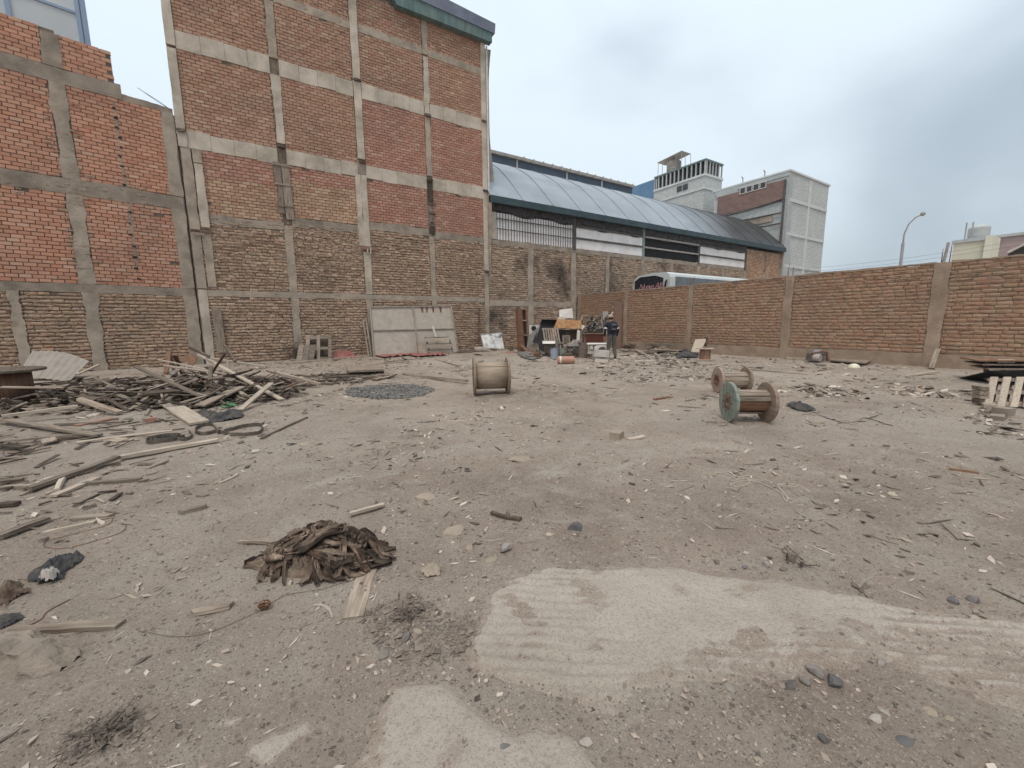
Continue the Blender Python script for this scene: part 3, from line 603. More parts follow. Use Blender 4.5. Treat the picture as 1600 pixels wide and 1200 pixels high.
# ---------------- warehouse
WH = thing('warehouse', 'long warehouse with arched grey metal roof, barred openings and sooty brick base', 'warehouse', (26, YA, 0), world=True)
wx = [10.8, 11.2, 13.28, 13.62, 16.38, 16.74, 19.2, 19.5, 22.45, 22.8, 25.5, 25.8, 28.6, 28.95, 31.9, 32.2, 35.0, 35.35, 38.2, 38.5, 41.0]
Wp = []
for i in range(0, 20, 2):
    a, b = wx[i]+(.0 if i == 0 else .0), wx[i+2]; a = wx[i+1] if i else wx[0]
    a = [10.8, 13.62, 16.74, 19.5, 22.8, 25.8, 28.95, 32.2, 35.35, 38.5][i//2]; b = [13.28, 16.38, 19.2, 22.45, 25.5, 28.6, 31.9, 35.0, 38.2, 41.0][i//2]
    zt = 7.25 if i//2 >= 8 else 5.45
    if i//2 < 2: Wp += [(a, b, .02, 2.3, 'rough', 0, None), (a, b, 2.6, 5.45, 'rough', 0, None)]
    else: Wp += [(a, b, 2.6, zt, 'rough', 0 if i//2 < 8 else 1, None)]
brickwork(WH, FA, Wp, [M['brick_soot'], M['brick_tan']], 24)
core(WH, FA, [(10.8, 35.35, -.2, 5.6), (35.35, 41.05, -.2, 7.3)])
for i in range(10):
    a, b = [10.8, 13.28, 16.38, 19.2, 22.45, 25.5, 28.6, 31.9, 35.0, 38.2][i], [10.8, 13.62, 16.74, 19.5, 22.8, 25.8, 28.95, 32.2, 35.35, 38.5][i]
    if b > a: member(WH, 'column', FA, a, b, -.1 if i < 3 else 2.4, 5.45, .02, M['concrete'], .03, .01)
member(WH, 'beam', FA, 10.8, 16.4, 2.3, 2.6, .015, M['concrete'], .02); member(WH, 'beam', FA, 10.8, 35.0, 5.45, 5.72, .014, M['concrete_dark'], .03)
mets = [10.85, 16.6, 22.6, 28.75, 35.15]
for i, u in enumerate(mets): mb = MB(); mb.b2((u-.12, YA-.02, 5.6), (u+.12, YA+.2, 7.9)); mb.build('steel_post', M['metal_dark'] if i != 2 else simple('post_green', [(.18, .24, .22), (.28, .33, .30)], 3, .7), WH)
pale = simple('backlit_tone_sheet', [(.76, .76, .74), (.84, .84, .82)], 1.2, .6, .1, 10, kind='pos', dirt=(.45, .42, .37), dirtamt=.4, dscale=1.5)  # opaque; daylight coming through the sheets is put into their bright colour
for i in range(4):
    a, b = mets[i]+.12, mets[i+1]-.12; zb = 5.72; zs = (7.05, 6.95, 5.74, 6.95)[i]
    if i != 2: mb = MB(); mb.b2((a, YA-.0, zb), (b, YA+.02, zs)); mb.build('pale_sheet', pale, WH)
    else: mb = MB(); mb.b2((a, YA+.12, zb), (b, YA+.15, 7.2)); mb.build('dark_sheet', M['black'], WH)
    n = 18; gq = np.array([[(a+(b-a)*k/n, YA-.03+.03*math.sin(k*1.3+q), z+.10*math.sin(k*.7)*(1-q)) for q, z in ((0, zs-.02 if i != 2 else 6.9), (.5, 7.3), (1, 7.95))] for k in range(n+1)])
    mb = MB(); mb.grid(gq, .015); mb.build('black_curtain', M['cloth_black'], WH, smooth=True)
    if i == 0:
        for k in range(30): x = a+.35+(b-a-.4)*k/29; mb = MB(); mb.b2((x-.012, YA-.04, zb), (x+.012, YA-.015, zs)); mb.build('bar', M['metal_dark'], WH)
        for z in (6.25, 6.75): mb = MB(); mb.b2((a+.3, YA-.09, z-.02), (b, YA-.055, z+.02)); mb.build('rail', M['metal_dark'], WH)
        mb = MB(); mb.b2((a, YA-.02, zb), (a+.3, YA+.08, zs)); mb.build('jamb', M['concrete_pale'], WH)
    else:
        for z in ((6.25, 6.32), (6.9, 6.98)): mb = MB(); mb.b2((a, YA-.08, z[0]), (b, YA-.005, z[1]+.03)); mb.build('rail', M['metal_dark'] if i != 2 else M['grey_sheet'], WH)
arch = [(18.80, 7.75), (19.4, 8.35), (20.2, 9.15), (21.2, 10.0), (22.4, 10.75), (23.7, 11.35), (25.2, 11.8), (27, 12.02), (28.8, 11.8), (30.3, 11.35), (32, 10.5), (33.6, 9.3), (35.2, 7.75)]
TONE[:] = [1., 1., 1.]
rm = simple('roof_sheet', [(.27, .29, .315), (.33, .35, .375), (.38, .40, .425)], .5, .42, .05, 3, metal=.35, kind='pos', dirt=(.085, .075, .065), dirtamt=.0)
t_ = rm.node_tree; b_ = t_.nodes['Principled BSDF']; src = b_.inputs['Base Color'].links[0].from_socket
ps = coords(t_, 'pos'); sx = t_.nodes.new('ShaderNodeSeparateXYZ'); t_.links.new(ps, sx.inputs[0])
so_ = mth(t_, 'ADD', mapr(t_, sx.outputs[0], 26.5, 34., -.3, .75), mth(t_, 'MULTIPLY', noise(t_, ps, .55, 4, .6, .4), .5), clamp=True)
t_.links.new(mix(t_, mth(t_, 'MULTIPLY', so_, .9), src, (.045, .04, .037)), b_.inputs['Base Color'])
xs_ = np.linspace(10.8, 41.05, 16)
for i in range(15):
    a, b = xs_[i], xs_[i+1]-.03; mb = MB(); mb.grid(np.array([[(x, y, z) for y, z in arch] for x in (b, (a+b)/2, a)]), .03); mb.build('roof_sheet', rm, WH, smooth=False)
    mb = MB(); mb.grid(np.array([[(x, y, z+.03) for y, z in arch] for x in (b+.045, b-.015)]), .035); mb.build('roof_seam', rm, WH)
mb = MB(); mb.b2((10.8, 18.72, 7.42), (41.1, 18.95, 7.74)); mb.build('eave_gutter', simple('gutter', [(.03, .05, .06), (.06, .085, .095)], 2, .6), WH)
mb = MB(); mb.b2((10.8, 35.2, 0), (41, 35.4, 7.7)); mb.build('rear_wall', M['concrete'], WH)
mb = MB(); mb.prism([(10.8, y, z-.05) for y, z in arch]+[(10.8, 35.2, 0), (10.8, YA+.25, 0)], (.1, 0, 0)); mb.build('gable', M['concrete'], WH); mb = MB(); mb.prism([(40.9, y, z-.05) for y, z in arch]+[(40.9, 35.2, 0), (40.9, YA+.25, 0)], (.1, 0, 0)); mb.build('gable', M['concrete'], WH)
mb = MB(); mb.b2((10.8, 26.6, 11.9), (29.8, 27.8, 13.1)); mb.build('ridge_monitor', simple('monitor', [(.06, .085, .12), (.10, .125, .16)], .8, .5, kind='pos'), WH)
mb = MB(); mb.b2((10.8, 26.4, 13.12), (29.9, 28, 13.32)); mb.build('monitor_roof', M['grey_sheet'], WH)
mb = MB(); mb.b2((10.8, 26.5, 11.95), (29.8, 26.59, 12.3)); mb.build('monitor_sill', M['grey_sheet'], WH)
for x in (12.5, 17.5, 22.2, 26): mb = MB(); mb.b2((x, 26.52, 12.3), (x+.08, 26.6, 13.1)); mb.build('mullion', M['white_paint'], WH)
for x in np.linspace(18, 29.5, 14): mb = MB(); mb.b2((x, 26.3, 13.05), (x+.05, 26.4, 13.36)); mb.build('bracket', M['grey_sheet'], WH)

# ---------------- far buildings
def brick_pattern(name, c1_, c2_, mort, bw=.5, bh=.22):
    m, t, b = nodes(name); p = t.nodes.new('ShaderNodeNewGeometry'); s_ = t.nodes.new('ShaderNodeSeparateXYZ'); t.links.new(p.outputs['Position'], s_.inputs[0])
    cx = t.nodes.new('ShaderNodeCombineXYZ'); t.links.new(mth(t, 'ADD', s_.outputs[0], s_.outputs[1]), cx.inputs[0]); t.links.new(s_.outputs[2], cx.inputs[1])
    br = t.nodes.new('ShaderNodeTexBrick'); br.inputs['Scale'].default_value = 1; br.inputs['Brick Width'].default_value = bw; br.inputs['Row Height'].default_value = bh; br.inputs['Mortar Size'].default_value = .022
    br.inputs['Color1'].default_value = (*c1_, 1); br.inputs['Color2'].default_value = (*c2_, 1); br.inputs['Mortar'].default_value = (*mort, 1); t.links.new(cx.outputs[0], br.inputs[0])
    o = mix(t, mapr(t, noise(t, p.outputs['Position'], .8, 6, .7, .5), .42, .7, 0, .45), br.outputs[0], tuple(x*.72 for x in c1_))
    t.links.new(o, b.inputs['Base Color']); b.inputs['Roughness'].default_value = .9; bump(t, b, noise(t, p.outputs['Position'], 7, 6, .7), .5, .05); return m
TONE[:] = [1., 1., 1.0]
M['white_brick'] = brick_pattern('white_brick', (.50, .51, .49), (.66, .66, .63), (.36, .355, .34), .3, .135)
M['far_brick'] = brick_pattern('far_brick', (.20, .105, .085), (.27, .15, .12), (.22, .17, .15))
M['far_grey'] = simple('far_grey', [(.40, .41, .40), (.50, .51, .50)], .6, .9, .2, 8, kind='pos', dirt=(.3, .3, .29), dirtamt=.4, dscale=.5)
M['far_white'] = simple('far_white', [(.56, .56, .54), (.68, .68, .66)], .7, .9, .3, 6, kind='pos', dirt=(.38, .37, .35), dirtamt=.5, dscale=.7)
WBx = 41.3
WB = thing('white_building', 'white painted brick building with brown brick band and window strip past the warehouse', 'building', (45, 22, 0), world=True)
mb = MB(); mb.b2((WBx+.02, YA+.02, 0), (49.3, 26, 14.35)); mb.build('wall', M['white_brick'], WB)
mb = MB(); mb.prism([(WBx, YA, 4), (43.4, YA, 4), (42.2, YA, 9.2), (WBx+.7, YA, 13.4), (WBx, YA, 14.3)], (0, -.05, 0)); mb.build('cement_stain', simple('stain_grey', [(.36, .37, .365), (.44, .45, .44)], 1.2, .9, .3, 8, kind='pos'), WB)
mb = MB(); mb.b2((WBx-.08, YA-.07, 14.352), (49.45, 26.2, 14.5)); mb.build('roof_slab', M['far_white'], WB)
mb = MB(); mb.b2((WBx-.05, YA, 14.0), (WBx, 26, 14.34)); mb.build('band', M['far_grey'], WB)
mb = MB(); mb.b2((WBx-.08, YA+.3, 11.95), (WBx-.02, 25.6, 13.75)); mb.build('brick_band', M['far_brick'], WB)
mb = MB(); mb.b2((WBx-.08, 23.6, 13.76), (WBx-.02, 25.8, 14.3)); mb.build('grey_panel', M['far_grey'], WB)
for k in range(4):
    y0 = 20.95+k*.62; mb = MB(); fr = WBx-.13
    mb.b2((fr, y0, 13.45), (fr+.05, y0+.56, 13.5)); mb.b2((fr, y0, 13.98), (fr+.05, y0+.56, 14.03)); mb.b2((fr, y0, 13.5), (fr+.05, y0+.05, 13.98)); mb.b2((fr, y0+.51, 13.5), (fr+.05, y0+.56, 13.98))
    w = mb.build('window_frame', M['white_paint'], WB); m3 = MB(); m3.b2((fr+.02, y0+.05, 13.5), (fr+.04, y0+.51, 13.98)); m3.build('pane', M['glass_dark'], w, off=tuple(WB.location))
for y0, z0, y1, z1 in ((25.4, 11.75, 19.5, 12.1), (25.0, 11.2, 19.5, 10.95), (22.0, 10.2, 19.5, 10.05)): mb = MB(); mb.tube([(WBx-.12, y0, z0), (WBx-.14, (y0+y1)/2, (z0+z1)/2-.12), (WBx-.12, y1, z1)], .06, 6); mb.build('cable_pipe', M['metal_dark'], WB)
mb = MB(); mb.b2((WBx-.10, 20.2, 10.35), (WBx-.03, 22.6, 10.9)); mb.build('vent_panel', M['concrete'], WB)
mb = MB(); mb.tube([(WBx-.1, YA+.25, 8.0), (WBx-.1, YA+.25, 13.7)], .10, 7); mb.build('down_pipe', M['metal_dark'], WB)
for z in (6.2, 9.0, 11.9): mb = MB(); mb.b2((WBx+.3, YA-.06, z), (49.2, YA+.02, z+.25)); mb.build('floor_band', M['far_white'], WB)
for x in (45.2,): mb = MB(); mb.b2((x, YA-.055, 4), (x+.35, YA+.02, 14.2)); mb.build('column', M['far_white'], WB)
for y in (21.2, 23.2): mb = MB(); mb.tube([(WBx, y, 14.55), (WBx, y, 14.9), (WBx-.25, y, 15.0)], .05, 5); mb.build('roof_spout', M['grey_sheet'], WB)
mb = MB(); mb.b2((49.4, YA+.3, 4), (49.9, YA+1.3, 12.2)); mb.build('blue_sheet', simple('blue_sheet', [(.10, .17, .28), (.15, .23, .34)], 1, .6), WB)

TX, TY = 42.5, 28.0
TW = thing('white_tower', 'white block tower with dark louvred parapet rising behind the arched warehouse roof', 'building', (TX+2, TY+3, 0), world=True)
mb = MB(); mb.b2((TX, TY, 0), (TX+3.2, 34.6, 16.9)); mb.build('wall', M['white_brick'], TW)
mb = MB(); mb.b2((TX-.08, TY-.08, 15.4), (TX+3.3, 34.6, 15.62)); mb.build('floor_band', M['far_white'], TW)
mb = MB(); mb.b2((TX-.08, TY-.08, 16.75), (TX+3.3, 34.6, 16.98)); mb.build('floor_band', M['far_white'], TW)
mb = MB(); mb.b2((TX+.25, TY+.25, 16.98), (TX+3., 34.4, 18.25)); mb.build('louvre_back', M['black'], TW)
for y in np.linspace(TY+.05, 34.5, 13): mb = MB(); mb.b2((TX-.02, y-.06, 16.98), (TX+.12, y+.06, 18.3)); mb.build('louvre', M['far_grey'], TW)
for x in np.linspace(TX+.3, TX+3.1, 6): mb = MB(); mb.b2((x-.05, TY-.02, 16.98), (x+.05, TY+.12, 18.3)); mb.build('louvre', M['far_grey'], TW)
mb = MB(); mb.b2((TX-.05, TY-.05, 18.3), (TX+3.25, 34.6, 18.46)); mb.build('parapet_cap', simple('cap_green', [(.12, .17, .16), (.18, .22, .21)], 1, .7), TW)
for y in (30.0, 30.75): mb = MB(); mb.b2((TX-.05, y, 15.9), (TX+.02, y+.62, 16.5)); mb.build('window', M['glass_dark'], TW)
mb = MB(); mb.tube([(TX+3.0, TY-.15, 12.5), (TX+3.0, TY-.15, 15.6)], .18, 6); mb.build('down_pipe', M['metal_dark'], TW)
mb = MB(); mb.b2((TX+.2, 34.65, 8), (TX+.5, 38.6, 18.3)); mb.build('blue_side_wall', simple('blue_wall', [(.09, .18, .30), (.13, .24, .37)], .8, .55, kind='pos'), TW)
# tank on the tower with its little shelter
WT = thing('water_tank', 'grey water tank under a flat shelter on the white tower', 'tank', (TX+.9, 32.6, 18.46), world=True)
mb = MB(); mb.lathe([(.72, 0), (.78, .1), (.78, 1.1), (.7, 1.25), (.3, 1.42), (.28, 1.5), (.02, 1.52)], 18, (TX+.9, 32.6, 18.46)); mb.build('tank', simple('tank_brown', [(.24, .21, .18), (.33, .30, .27)], 2, .8), WT, smooth=False)
for z in (.35, .7): mb = MB(); mb.lathe([(.8, z-.02), (.82, z), (.8, z+.02)], 18, (TX+.9, 32.6, 18.46)); mb.build('rib', M['concrete'], WT)
for dx in (0, 1.8):
    for dy in (-1.6, -.9, .9, 1.5): mb = MB(); mb.tube([(TX+dx, 32.6+dy, 18.46), (TX+dx*.9, 32.6+dy, 20.02-.06*dy)], .03, 5); mb.build('post', M['grey_sheet'], WT)
mb = MB(); mb.prism([(TX, 31.0, 20.2), (TX+1.7, 31.0, 20.2), (TX+1.7, 34.3, 19.95), (TX, 34.3, 19.95)], (0, 0, .03)); mb.build('shelter_roof', M['white_paint'], WT)

BK = thing('panel_building', 'building with pale panels and blue frames showing above the far left wall', 'building', (-7, 26, 0), world=True)
FK = Frame(V([-4.05, 22.9, 0]), FL.R, FL.N)
mb = MB(); mb.prism([FK.P(-12, -.06, 0), FK.P(0, -.06, 0), FK.P(0, -.06, 17), FK.P(-12, -.06, 17)], -FK.N*6); mb.build('wall', M['far_grey'], BK)
fm = simple('blue_frame', [(.28, .36, .50), (.36, .44, .58)], 1, .5); pm = simple('pale_panel', [(.55, .57, .58), (.64, .66, .67)], .7, .5, kind='pos')
uu = [-12, -9.5, -7, -5.6, -4.3, -1.95, -.22]; zz_ = [9, 10.9, 12.85, 14.8, 17]
for i in range(6):
    for j in range(4): mb = MB(); mb.prism([FK.P(uu[i]+.06, 0, zz_[j]+.05), FK.P(uu[i+1]-.06, 0, zz_[j]+.05), FK.P(uu[i+1]-.06, 0, zz_[j+1]-.05), FK.P(uu[i]+.06, 0, zz_[j+1]-.05)], -FK.N*.05); mb.build('panel', pm, BK)
for u in uu[1:]: mb = MB(); mb.prism([FK.P(u-.06, .05, 9), FK.P(u+.06, .05, 9), FK.P(u+.06, .05, 17), FK.P(u-.06, .05, 17)], -FK.N*.1); mb.build('mullion', fm, BK)
for z in zz_[1:]: mb = MB(); mb.prism([FK.P(-12, .04, z-.045), FK.P(-.16, .04, z-.045), FK.P(-.16, .04, z+.045), FK.P(-12, .04, z+.045)], -FK.N*.09); mb.build('transom', fm, BK)
mb = MB(); mb.prism([FK.P(-.14, .03, 8), FK.P(.02, .03, 8), FK.P(.02, .03, 17), FK.P(-.14, .03, 17)], -FK.N*1.); mb.build('corner_post', fm, BK)

# houses far to the right
k_ = 62/40.
def f62(x, y): return onX(x, y, 62.)
HB = thing('cream_house', 'small cream rooftop house with a water tank on top, beyond the right wall', 'house', (64, 11, 0), world=True)
a, b = f62(1490, 380), f62(1545, 376); mb = MB(); mb.b2((62, b[1], 0), (66, a[1], a[2])); mb.build('wall', simple('cream', [(.55, .50, .38), (.64, .59, .46)], .5, .85, kind='pos'), HB)
a2, b2_ = f62(1541, 374), f62(1553, 372); mb = MB(); mb.b2((61.6, b2_[1], 0), (65, a2[1], a2[2]+.3)); mb.build('stair_block', simple('cream2', [(.62, .58, .46), (.70, .66, .54)], .5, .85, kind='pos'), HB)
mb = MB(); mb.b2((61.85, b[1], a[2]-.05), (66.2, a[1]+.1, a[2]+.25)); mb.build('roof_slab', M['far_grey'], HB)
c = f62(1522, 376); mb = MB(); mb.lathe([(.75, 0), (.8, .3), (.8, 1.1), (.7, 1.25), (.35, 1.45), (.05, 1.5)], 16, (63.4, c[1], a[2]+.25)); mb.build('roof_tank', M['far_grey'], HB)
for x in (1506, 1516): q = f62(x, 376); mb = MB(); mb.tube([(62.2, q[1], a[2]), (62.2, q[1], a[2]+1.9)], .06, 5); mb.build('rebar', M['grey_sheet'], HB)
HP = thing('pink_house', 'long dull pink brick house far beyond the right wall', 'house', (70, 4, 0), world=True)
def f72(x, y): return onX(x, y, 72.)
a, b = f72(1548, 373), f72(1700, 360); mb = MB(); mb.b2((72, b[1], 0), (80, a[1], a[2])); mb.build('wall', brick_pattern('far_pink', (.34, .24, .22), (.40, .29, .265), (.36, .28, .26)), HP)
mb = MB(); mb.b2((71.8, b[1], a[2]), (80, a[1]+.2, a[2]+.3)); mb.build('parapet', M['far_grey'], HP)
SH = thing('arched_shed', 'dark arched shed roof with white edge just past the right wall', 'shed', (24, .2, 0), world=True)
q = onX(1576, 391, 22.); pr = [(22., q[1]-.0, q[2]-.1), (22., q[1]-.8, q[2]+.42), (22., q[1]-1.9, q[2]+.75), (22., q[1]-3., q[2]+.8), (22., q[1]-5.5, q[2]+.1)]
mb = MB(); mb.prism(pr+[(22., q[1]-5.5, 0), (22., q[1], 0)], (6, 0, 0)); mb.build('end_wall', M['metal_dark'], SH)
mb = MB(); mb.grid(np.array([[(x, p[1], p[2]+.04) for p in pr] for x in (28.2, 21.8)]), .06); mb.build('roof', M['white_paint'], SH)

# coach parked beyond the right wall
bz = 4.05; p0 = G(1045, 424, bz); BUS = thing('coach', 'white coach with dark windscreen and pink lettering parked behind the brown wall', 'bus', (p0[0]+5.5, p0[1]+1.25, 0), world=True)
x0, y0 = p0[0], p0[1]-.1; wl = 2.5; L = 11.5
prof = [(y0, .45), (y0, 3.75), (y0+.06, 3.92), (y0+.25, bz-.01), (y0+1.25, bz+.02), (y0+wl-.35, bz-.05), (y0+wl-.08, 3.8), (y0+wl, 3.4), (y0+wl, .45)]
mb = MB(); mb.prism([(x0, y, z) for y, z in prof], (L, 0, 0)); mb.build('body', simple('bus_white', [(.55, .56, .55), (.62, .63, .62)], 1, .35, spec=.5, dirt=(.5, .47, .42), dirtamt=.3), BUS)
mb = MB(); mb.prism([(x0-.02, y0+.42, 1.6), (x0-.02, y0+wl-.12, 1.6), (x0-.02, y0+wl-.12, 3.72), (x0-.02, y0+wl-.5, 3.92), (x0-.02, y0+.95, 3.92), (x0-.02, y0+.42, 3.75)], (.05, 0, 0)); mb.build('windscreen', M['glass_dark'], BUS)
for k in range(6):
    xa = x0+.45+k*1.82; mb = MB(); mb.b2((xa, y0-.012, 2.0), (xa+1.80, y0+.02, 3.80)); mb.build('side_window', simple('bus_glass', [(.10, .11, .12), (.17, .18, .19)], 2, .2, spec=.5), BUS)
for xw in (x0+2.4, x0+8.6):
    for yy in (y0+.12, y0+wl-.12): mb = MB(); mb.lathe([(.2, -.14), (.5, -.14), (.53, -.1), (.53, .1), (.5, .14), (.2, .14)], 20, (xw, yy, .53), 'y'); mb.build('wheel', M['rubber'], BUS)
mb = MB(); mb.tube([(x0-.02, y0+.2, 3.6), (x0-.35, y0+.0, 3.5), (x0-.4, y0+.0, 3.1)], .05, 6); mb.build('mirror', M['black'], BUS)
tx = bpy.data.curves.new('lettering', 'FONT'); tx.body = 'Nueva Alfa'; tx.size = .46; tx.shear = .35; tx.extrude = .004; tx.align_x = 'CENTER'; tx.space_character = .82
to = bpy.data.objects.new('lettering', tx); COL.objects.link(to); bpy.context.view_layer.update()
tm = bpy.data.meshes.new_from_object(to); bpy.data.objects.remove(to); tm.name = 'lettering'; tm.materials.clear(); tm.materials.append(simple('pink_paint', [(.42, .20, .21), (.5, .27, .28)], 5, .6))
lo_ = bpy.data.objects.new('lettering', tm); COL.objects.link(lo_); lo_.parent = BUS
lo_.matrix_basis = Matrix.Translation(Vector((x0-.03, y0+1.22, 3.2))-Vector(BUS.location)) @ Matrix(((0, 0, -1, 0), (-1, 0, 0, 0), (0, 1, 0, 0), (0, 0, 0, 1)))

# street lamp
dl = 46.; v = ray(1410, 405); v = v/np.hypot(v[0], v[1]); lp = CAM+v*dl; lb = V([lp[0], lp[1], 0])
SL = thing('street_lamp', 'curved grey street lamp standing beyond the right wall', 'street lamp', lb, world=True)
def ld(x, y): v = ray(x, y); v = v/np.hypot(v[0], v[1]); return CAM+v*dl
t1 = ld(1411, 380); t2 = ld(1413, 365); t3 = ld(1420, 350); t4 = ld(1430, 340); t5 = ld(1440, 335.5)
mb = MB(); mb.tube([lb, t1], [.13, .10], 8); mb.build('pole', simple('pole_lilac', [(.30, .28, .30), (.38, .36, .38)], 2, .7), SL)
mb = MB(); mb.tube([t1, t2, t3, t4, t5], [.06, .055, .05, .045, .04], 7); mb.build('arm', M['grey_sheet'], SL)
h1 = ld(1438, 336); h2 = ld(1446, 332.5); mb = MB(); mb.tube([h1, h1+(h2-h1)*.4, h2], [.07, .18, .10], 8); mb.build('lamp_head', M['grey_sheet'], SL)
# thin overhead lines
for k, (za, zb) in enumerate(((406, 372), (412, 380))):
    a = ld(1290, za)+V([3, 8, 0]); b = ld(1700, zb-14); mb = MB(); mb.tube([a+(b-a)*s-UP*.5*math.sin(math.pi*s) for s in np.linspace(0, 1, 9)], .008, 4)
    single(mb, 'overhead_cable', M['metal_dark'], ('upper' if k == 0 else 'lower')+' of the two thin overhead cables above the right wall', 'cable', 'overhead cables')
mb = MB()
for k in range(2): mb.tube([onY(215+k*4, 137+k*3, 19.4), onY(245+k*3, 158, 19.4), onY(266, 171, 19.3)], .008, 4)
single(mb, 'rooftop_wire', M['metal_dark'], 'two thin bent wires sticking up from the left wall top', 'wire')
# ================================================================ LOOSE THINGS
TONE[:] = [1.05, .975, .965]
def gp(x, y, dz=0.):
    p = G(x, y); p[2] = gz(p[0], p[1])+dz; return p
def onground(p, dz=0.): return V([p[0], p[1], float(gz(p[0], p[1]))+dz])
# ---------------- wooden cable drums
def spool(label, c, axis_deg, Rf, width, Rd, fl, fr_, drum, staves=0, missing=(), upright=False, tf=.045, hubholes=True, name='cable_drum'):
    t = thing(name, label, 'cable drum', c, R_(axis_deg))
    def flange(x0, sgn, mat):
        mb = MB(); n = 36; prof = [(.05, 0), (Rf*.98, 0), (Rf, .006), (Rf, tf-.006), (Rf*.98, tf), (.05, tf)]
        mb.lathe([(r*(1+(0 if r < .1 else 0)), x0+sgn*h) for r, h in (prof if sgn > 0 else prof)], n, (0, 0, 0), 'x', close=True)
        o = mb.build('flange', mat, t)
        mb = MB(); nb = 8
        for k in range(nb):
            a = 2*math.pi*k/nb; mb.lathe([(.012, 0), (.012, sgn*.012)], 6, (x0+sgn*tf, Rd*.8*math.cos(a), Rd*.8*math.sin(a)), 'x')
        mb.build('bolts', M['rust'], o)
        mb = MB(); mb.lathe([(.055, x0+sgn*tf), (.055, x0+sgn*(tf+.006)), (.10, x0+sgn*(tf+.006)), (.10, x0+sgn*tf)], 16, (0, 0, 0), 'x', close=True); mb.build('hub_plate', M['rust'], o)
        mb = MB()                                        # plank joints across the disc, shallow grooves seen as dark strips
        for q in (-.5, -.17, .17, .5):
            hh = math.sqrt(max(Rf*Rf-(q*Rf)**2, .01))*.97; mb.b2((x0+sgn*(tf-.002), q*Rf-.003, -hh), (x0+sgn*(tf+.0015), q*Rf+.003, hh))
        mb.build('joint', M['wood_dark'], o)
    flange(-width/2, -1, fl); flange(width/2, 1, fr_)
    if staves:
        for k in range(staves):
            a = 2*math.pi*(k+.5)/staves; w = 2*math.pi*Rd/staves*.93
            if k in missing: continue
            mb = MB(); mb.box((0, 0, 0), (width-.002, w, .028), None, .003)
            o = mb.build('stave', drum, t); o.matrix_basis = Matrix.Rotation(a, 4, 'X') @ Matrix.Translation((0, 0, Rd)) 
        mb = MB(); mb.lathe([(Rd*.8, -width/2), (Rd*.8, width/2)], 16, (0, 0, 0), 'x'); mb.build('core', M['wood_brown'], t)
    else:
        mb = MB(); mb.lathe([(Rd, -width/2), (Rd, width/2)], 40, (0, 0, 0), 'x'); mb.build('drum', drum, t, smooth=True)
        for a in (.7, 3.4):
            mb = MB(); mb.b2((-width/2, -.004, Rd-.003), (width/2, .004, Rd+.002)); o = mb.build('seam', M['wood_dark'], t); o.matrix_basis = Matrix.Rotation(a, 4, 'X')
    return t
AX = -32.5
c = (gp(738, 617)+gp(797, 615))/2
s1 = spool('plywood cable drum lying on its side alone in the middle of the yard', c+V([0, 0, .372]), AX+8, .375, .62, .262, M['flange_brown'], M['flange_brown'], M['ply'])
mb = MB(); mb.tube([(.36, .05, -.365), (.42, -.5, -.36)], .012, 5)
c = (gp(1140, 660)+gp(1192, 660))/2
s2 = spool('cable drum with a green painted end, nearest of the drums on the right', c+V([0, 0, .275]), AX-4, .28, .46, .155, M['flange_green'], M['flange_brown'], M['wood_grey'], 14, missing=(3, 4, 5, 6))
c = gp(1142, 613); s3 = spool('cable drum with a pinkish end right behind the green one', c+V([0, 0, .25]), AX-2, .255, .50, .145, M['flange_pink'], M['flange_brown'], M['wood_grey'], 12)
c = gp(1101, 562); s4 = spool('small upright cable drum with red-brown core near the right wall', c+V([0, 0, .235]), 20, .30, .38, .17, M['wood_pale'], M['wood_pale'], M['wood_red'], 12, tf=.03); s4.rotation_euler = (0, R_(90), .4)
c = gp(-3, 634); s5 = spool('big upright brown cable drum half out of view at the left edge', c+V([0, 0, .34]), 0, .68, .56, .48, M['wood_dark'], M['wood_dark'], M['wood_brown'], 0, tf=.05); s5.rotation_euler = (0, R_(90), .2)

# ---------------- planks: one mesh per proportion shared by many
PL = {}
def plank_mesh(L, w, th, mat, seed):
    key = (round(L, 2), round(w, 3), round(th, 3), mat, seed)
    if key not in PL:
        r = np.random.default_rng(seed+int(L*100)); n = 7; g = []
        bow = r.normal(0, .01); cup = 0; ends = r.uniform(-.02, .02, 4)
        mb = MB(); vs = []
        for i in range(n):
            s = i/(n-1)-.5; x = s*L
            for (yy, zz) in ((-.5, -.5), (.5, -.5), (.5, .5), (-.5, .5)):
                e = (ends[0 if yy < 0 else 1] if i == 0 else ends[2 if yy < 0 else 3] if i == n-1 else 0)
                vs.append((x+e, yy*w*(1+r.normal(0, .02))+bow*math.cos(s*3), zz*th+r.normal(0, .0015)+.012*L*math.sin(s*2.4+seed)*.3))
        fs = [(i*4+k, i*4+(k+1) % 4, (i+1)*4+(k+1) % 4, (i+1)*4+k) for i in range(n-1) for k in range(4)]
        fs = [f[::-1] for f in fs]+[(0, 1, 2, 3), tuple((n-1)*4+k for k in (3, 2, 1, 0))]
        mb.add(vs, fs); PL[key] = mb.mesh('plank', M[mat])
    return PL[key]
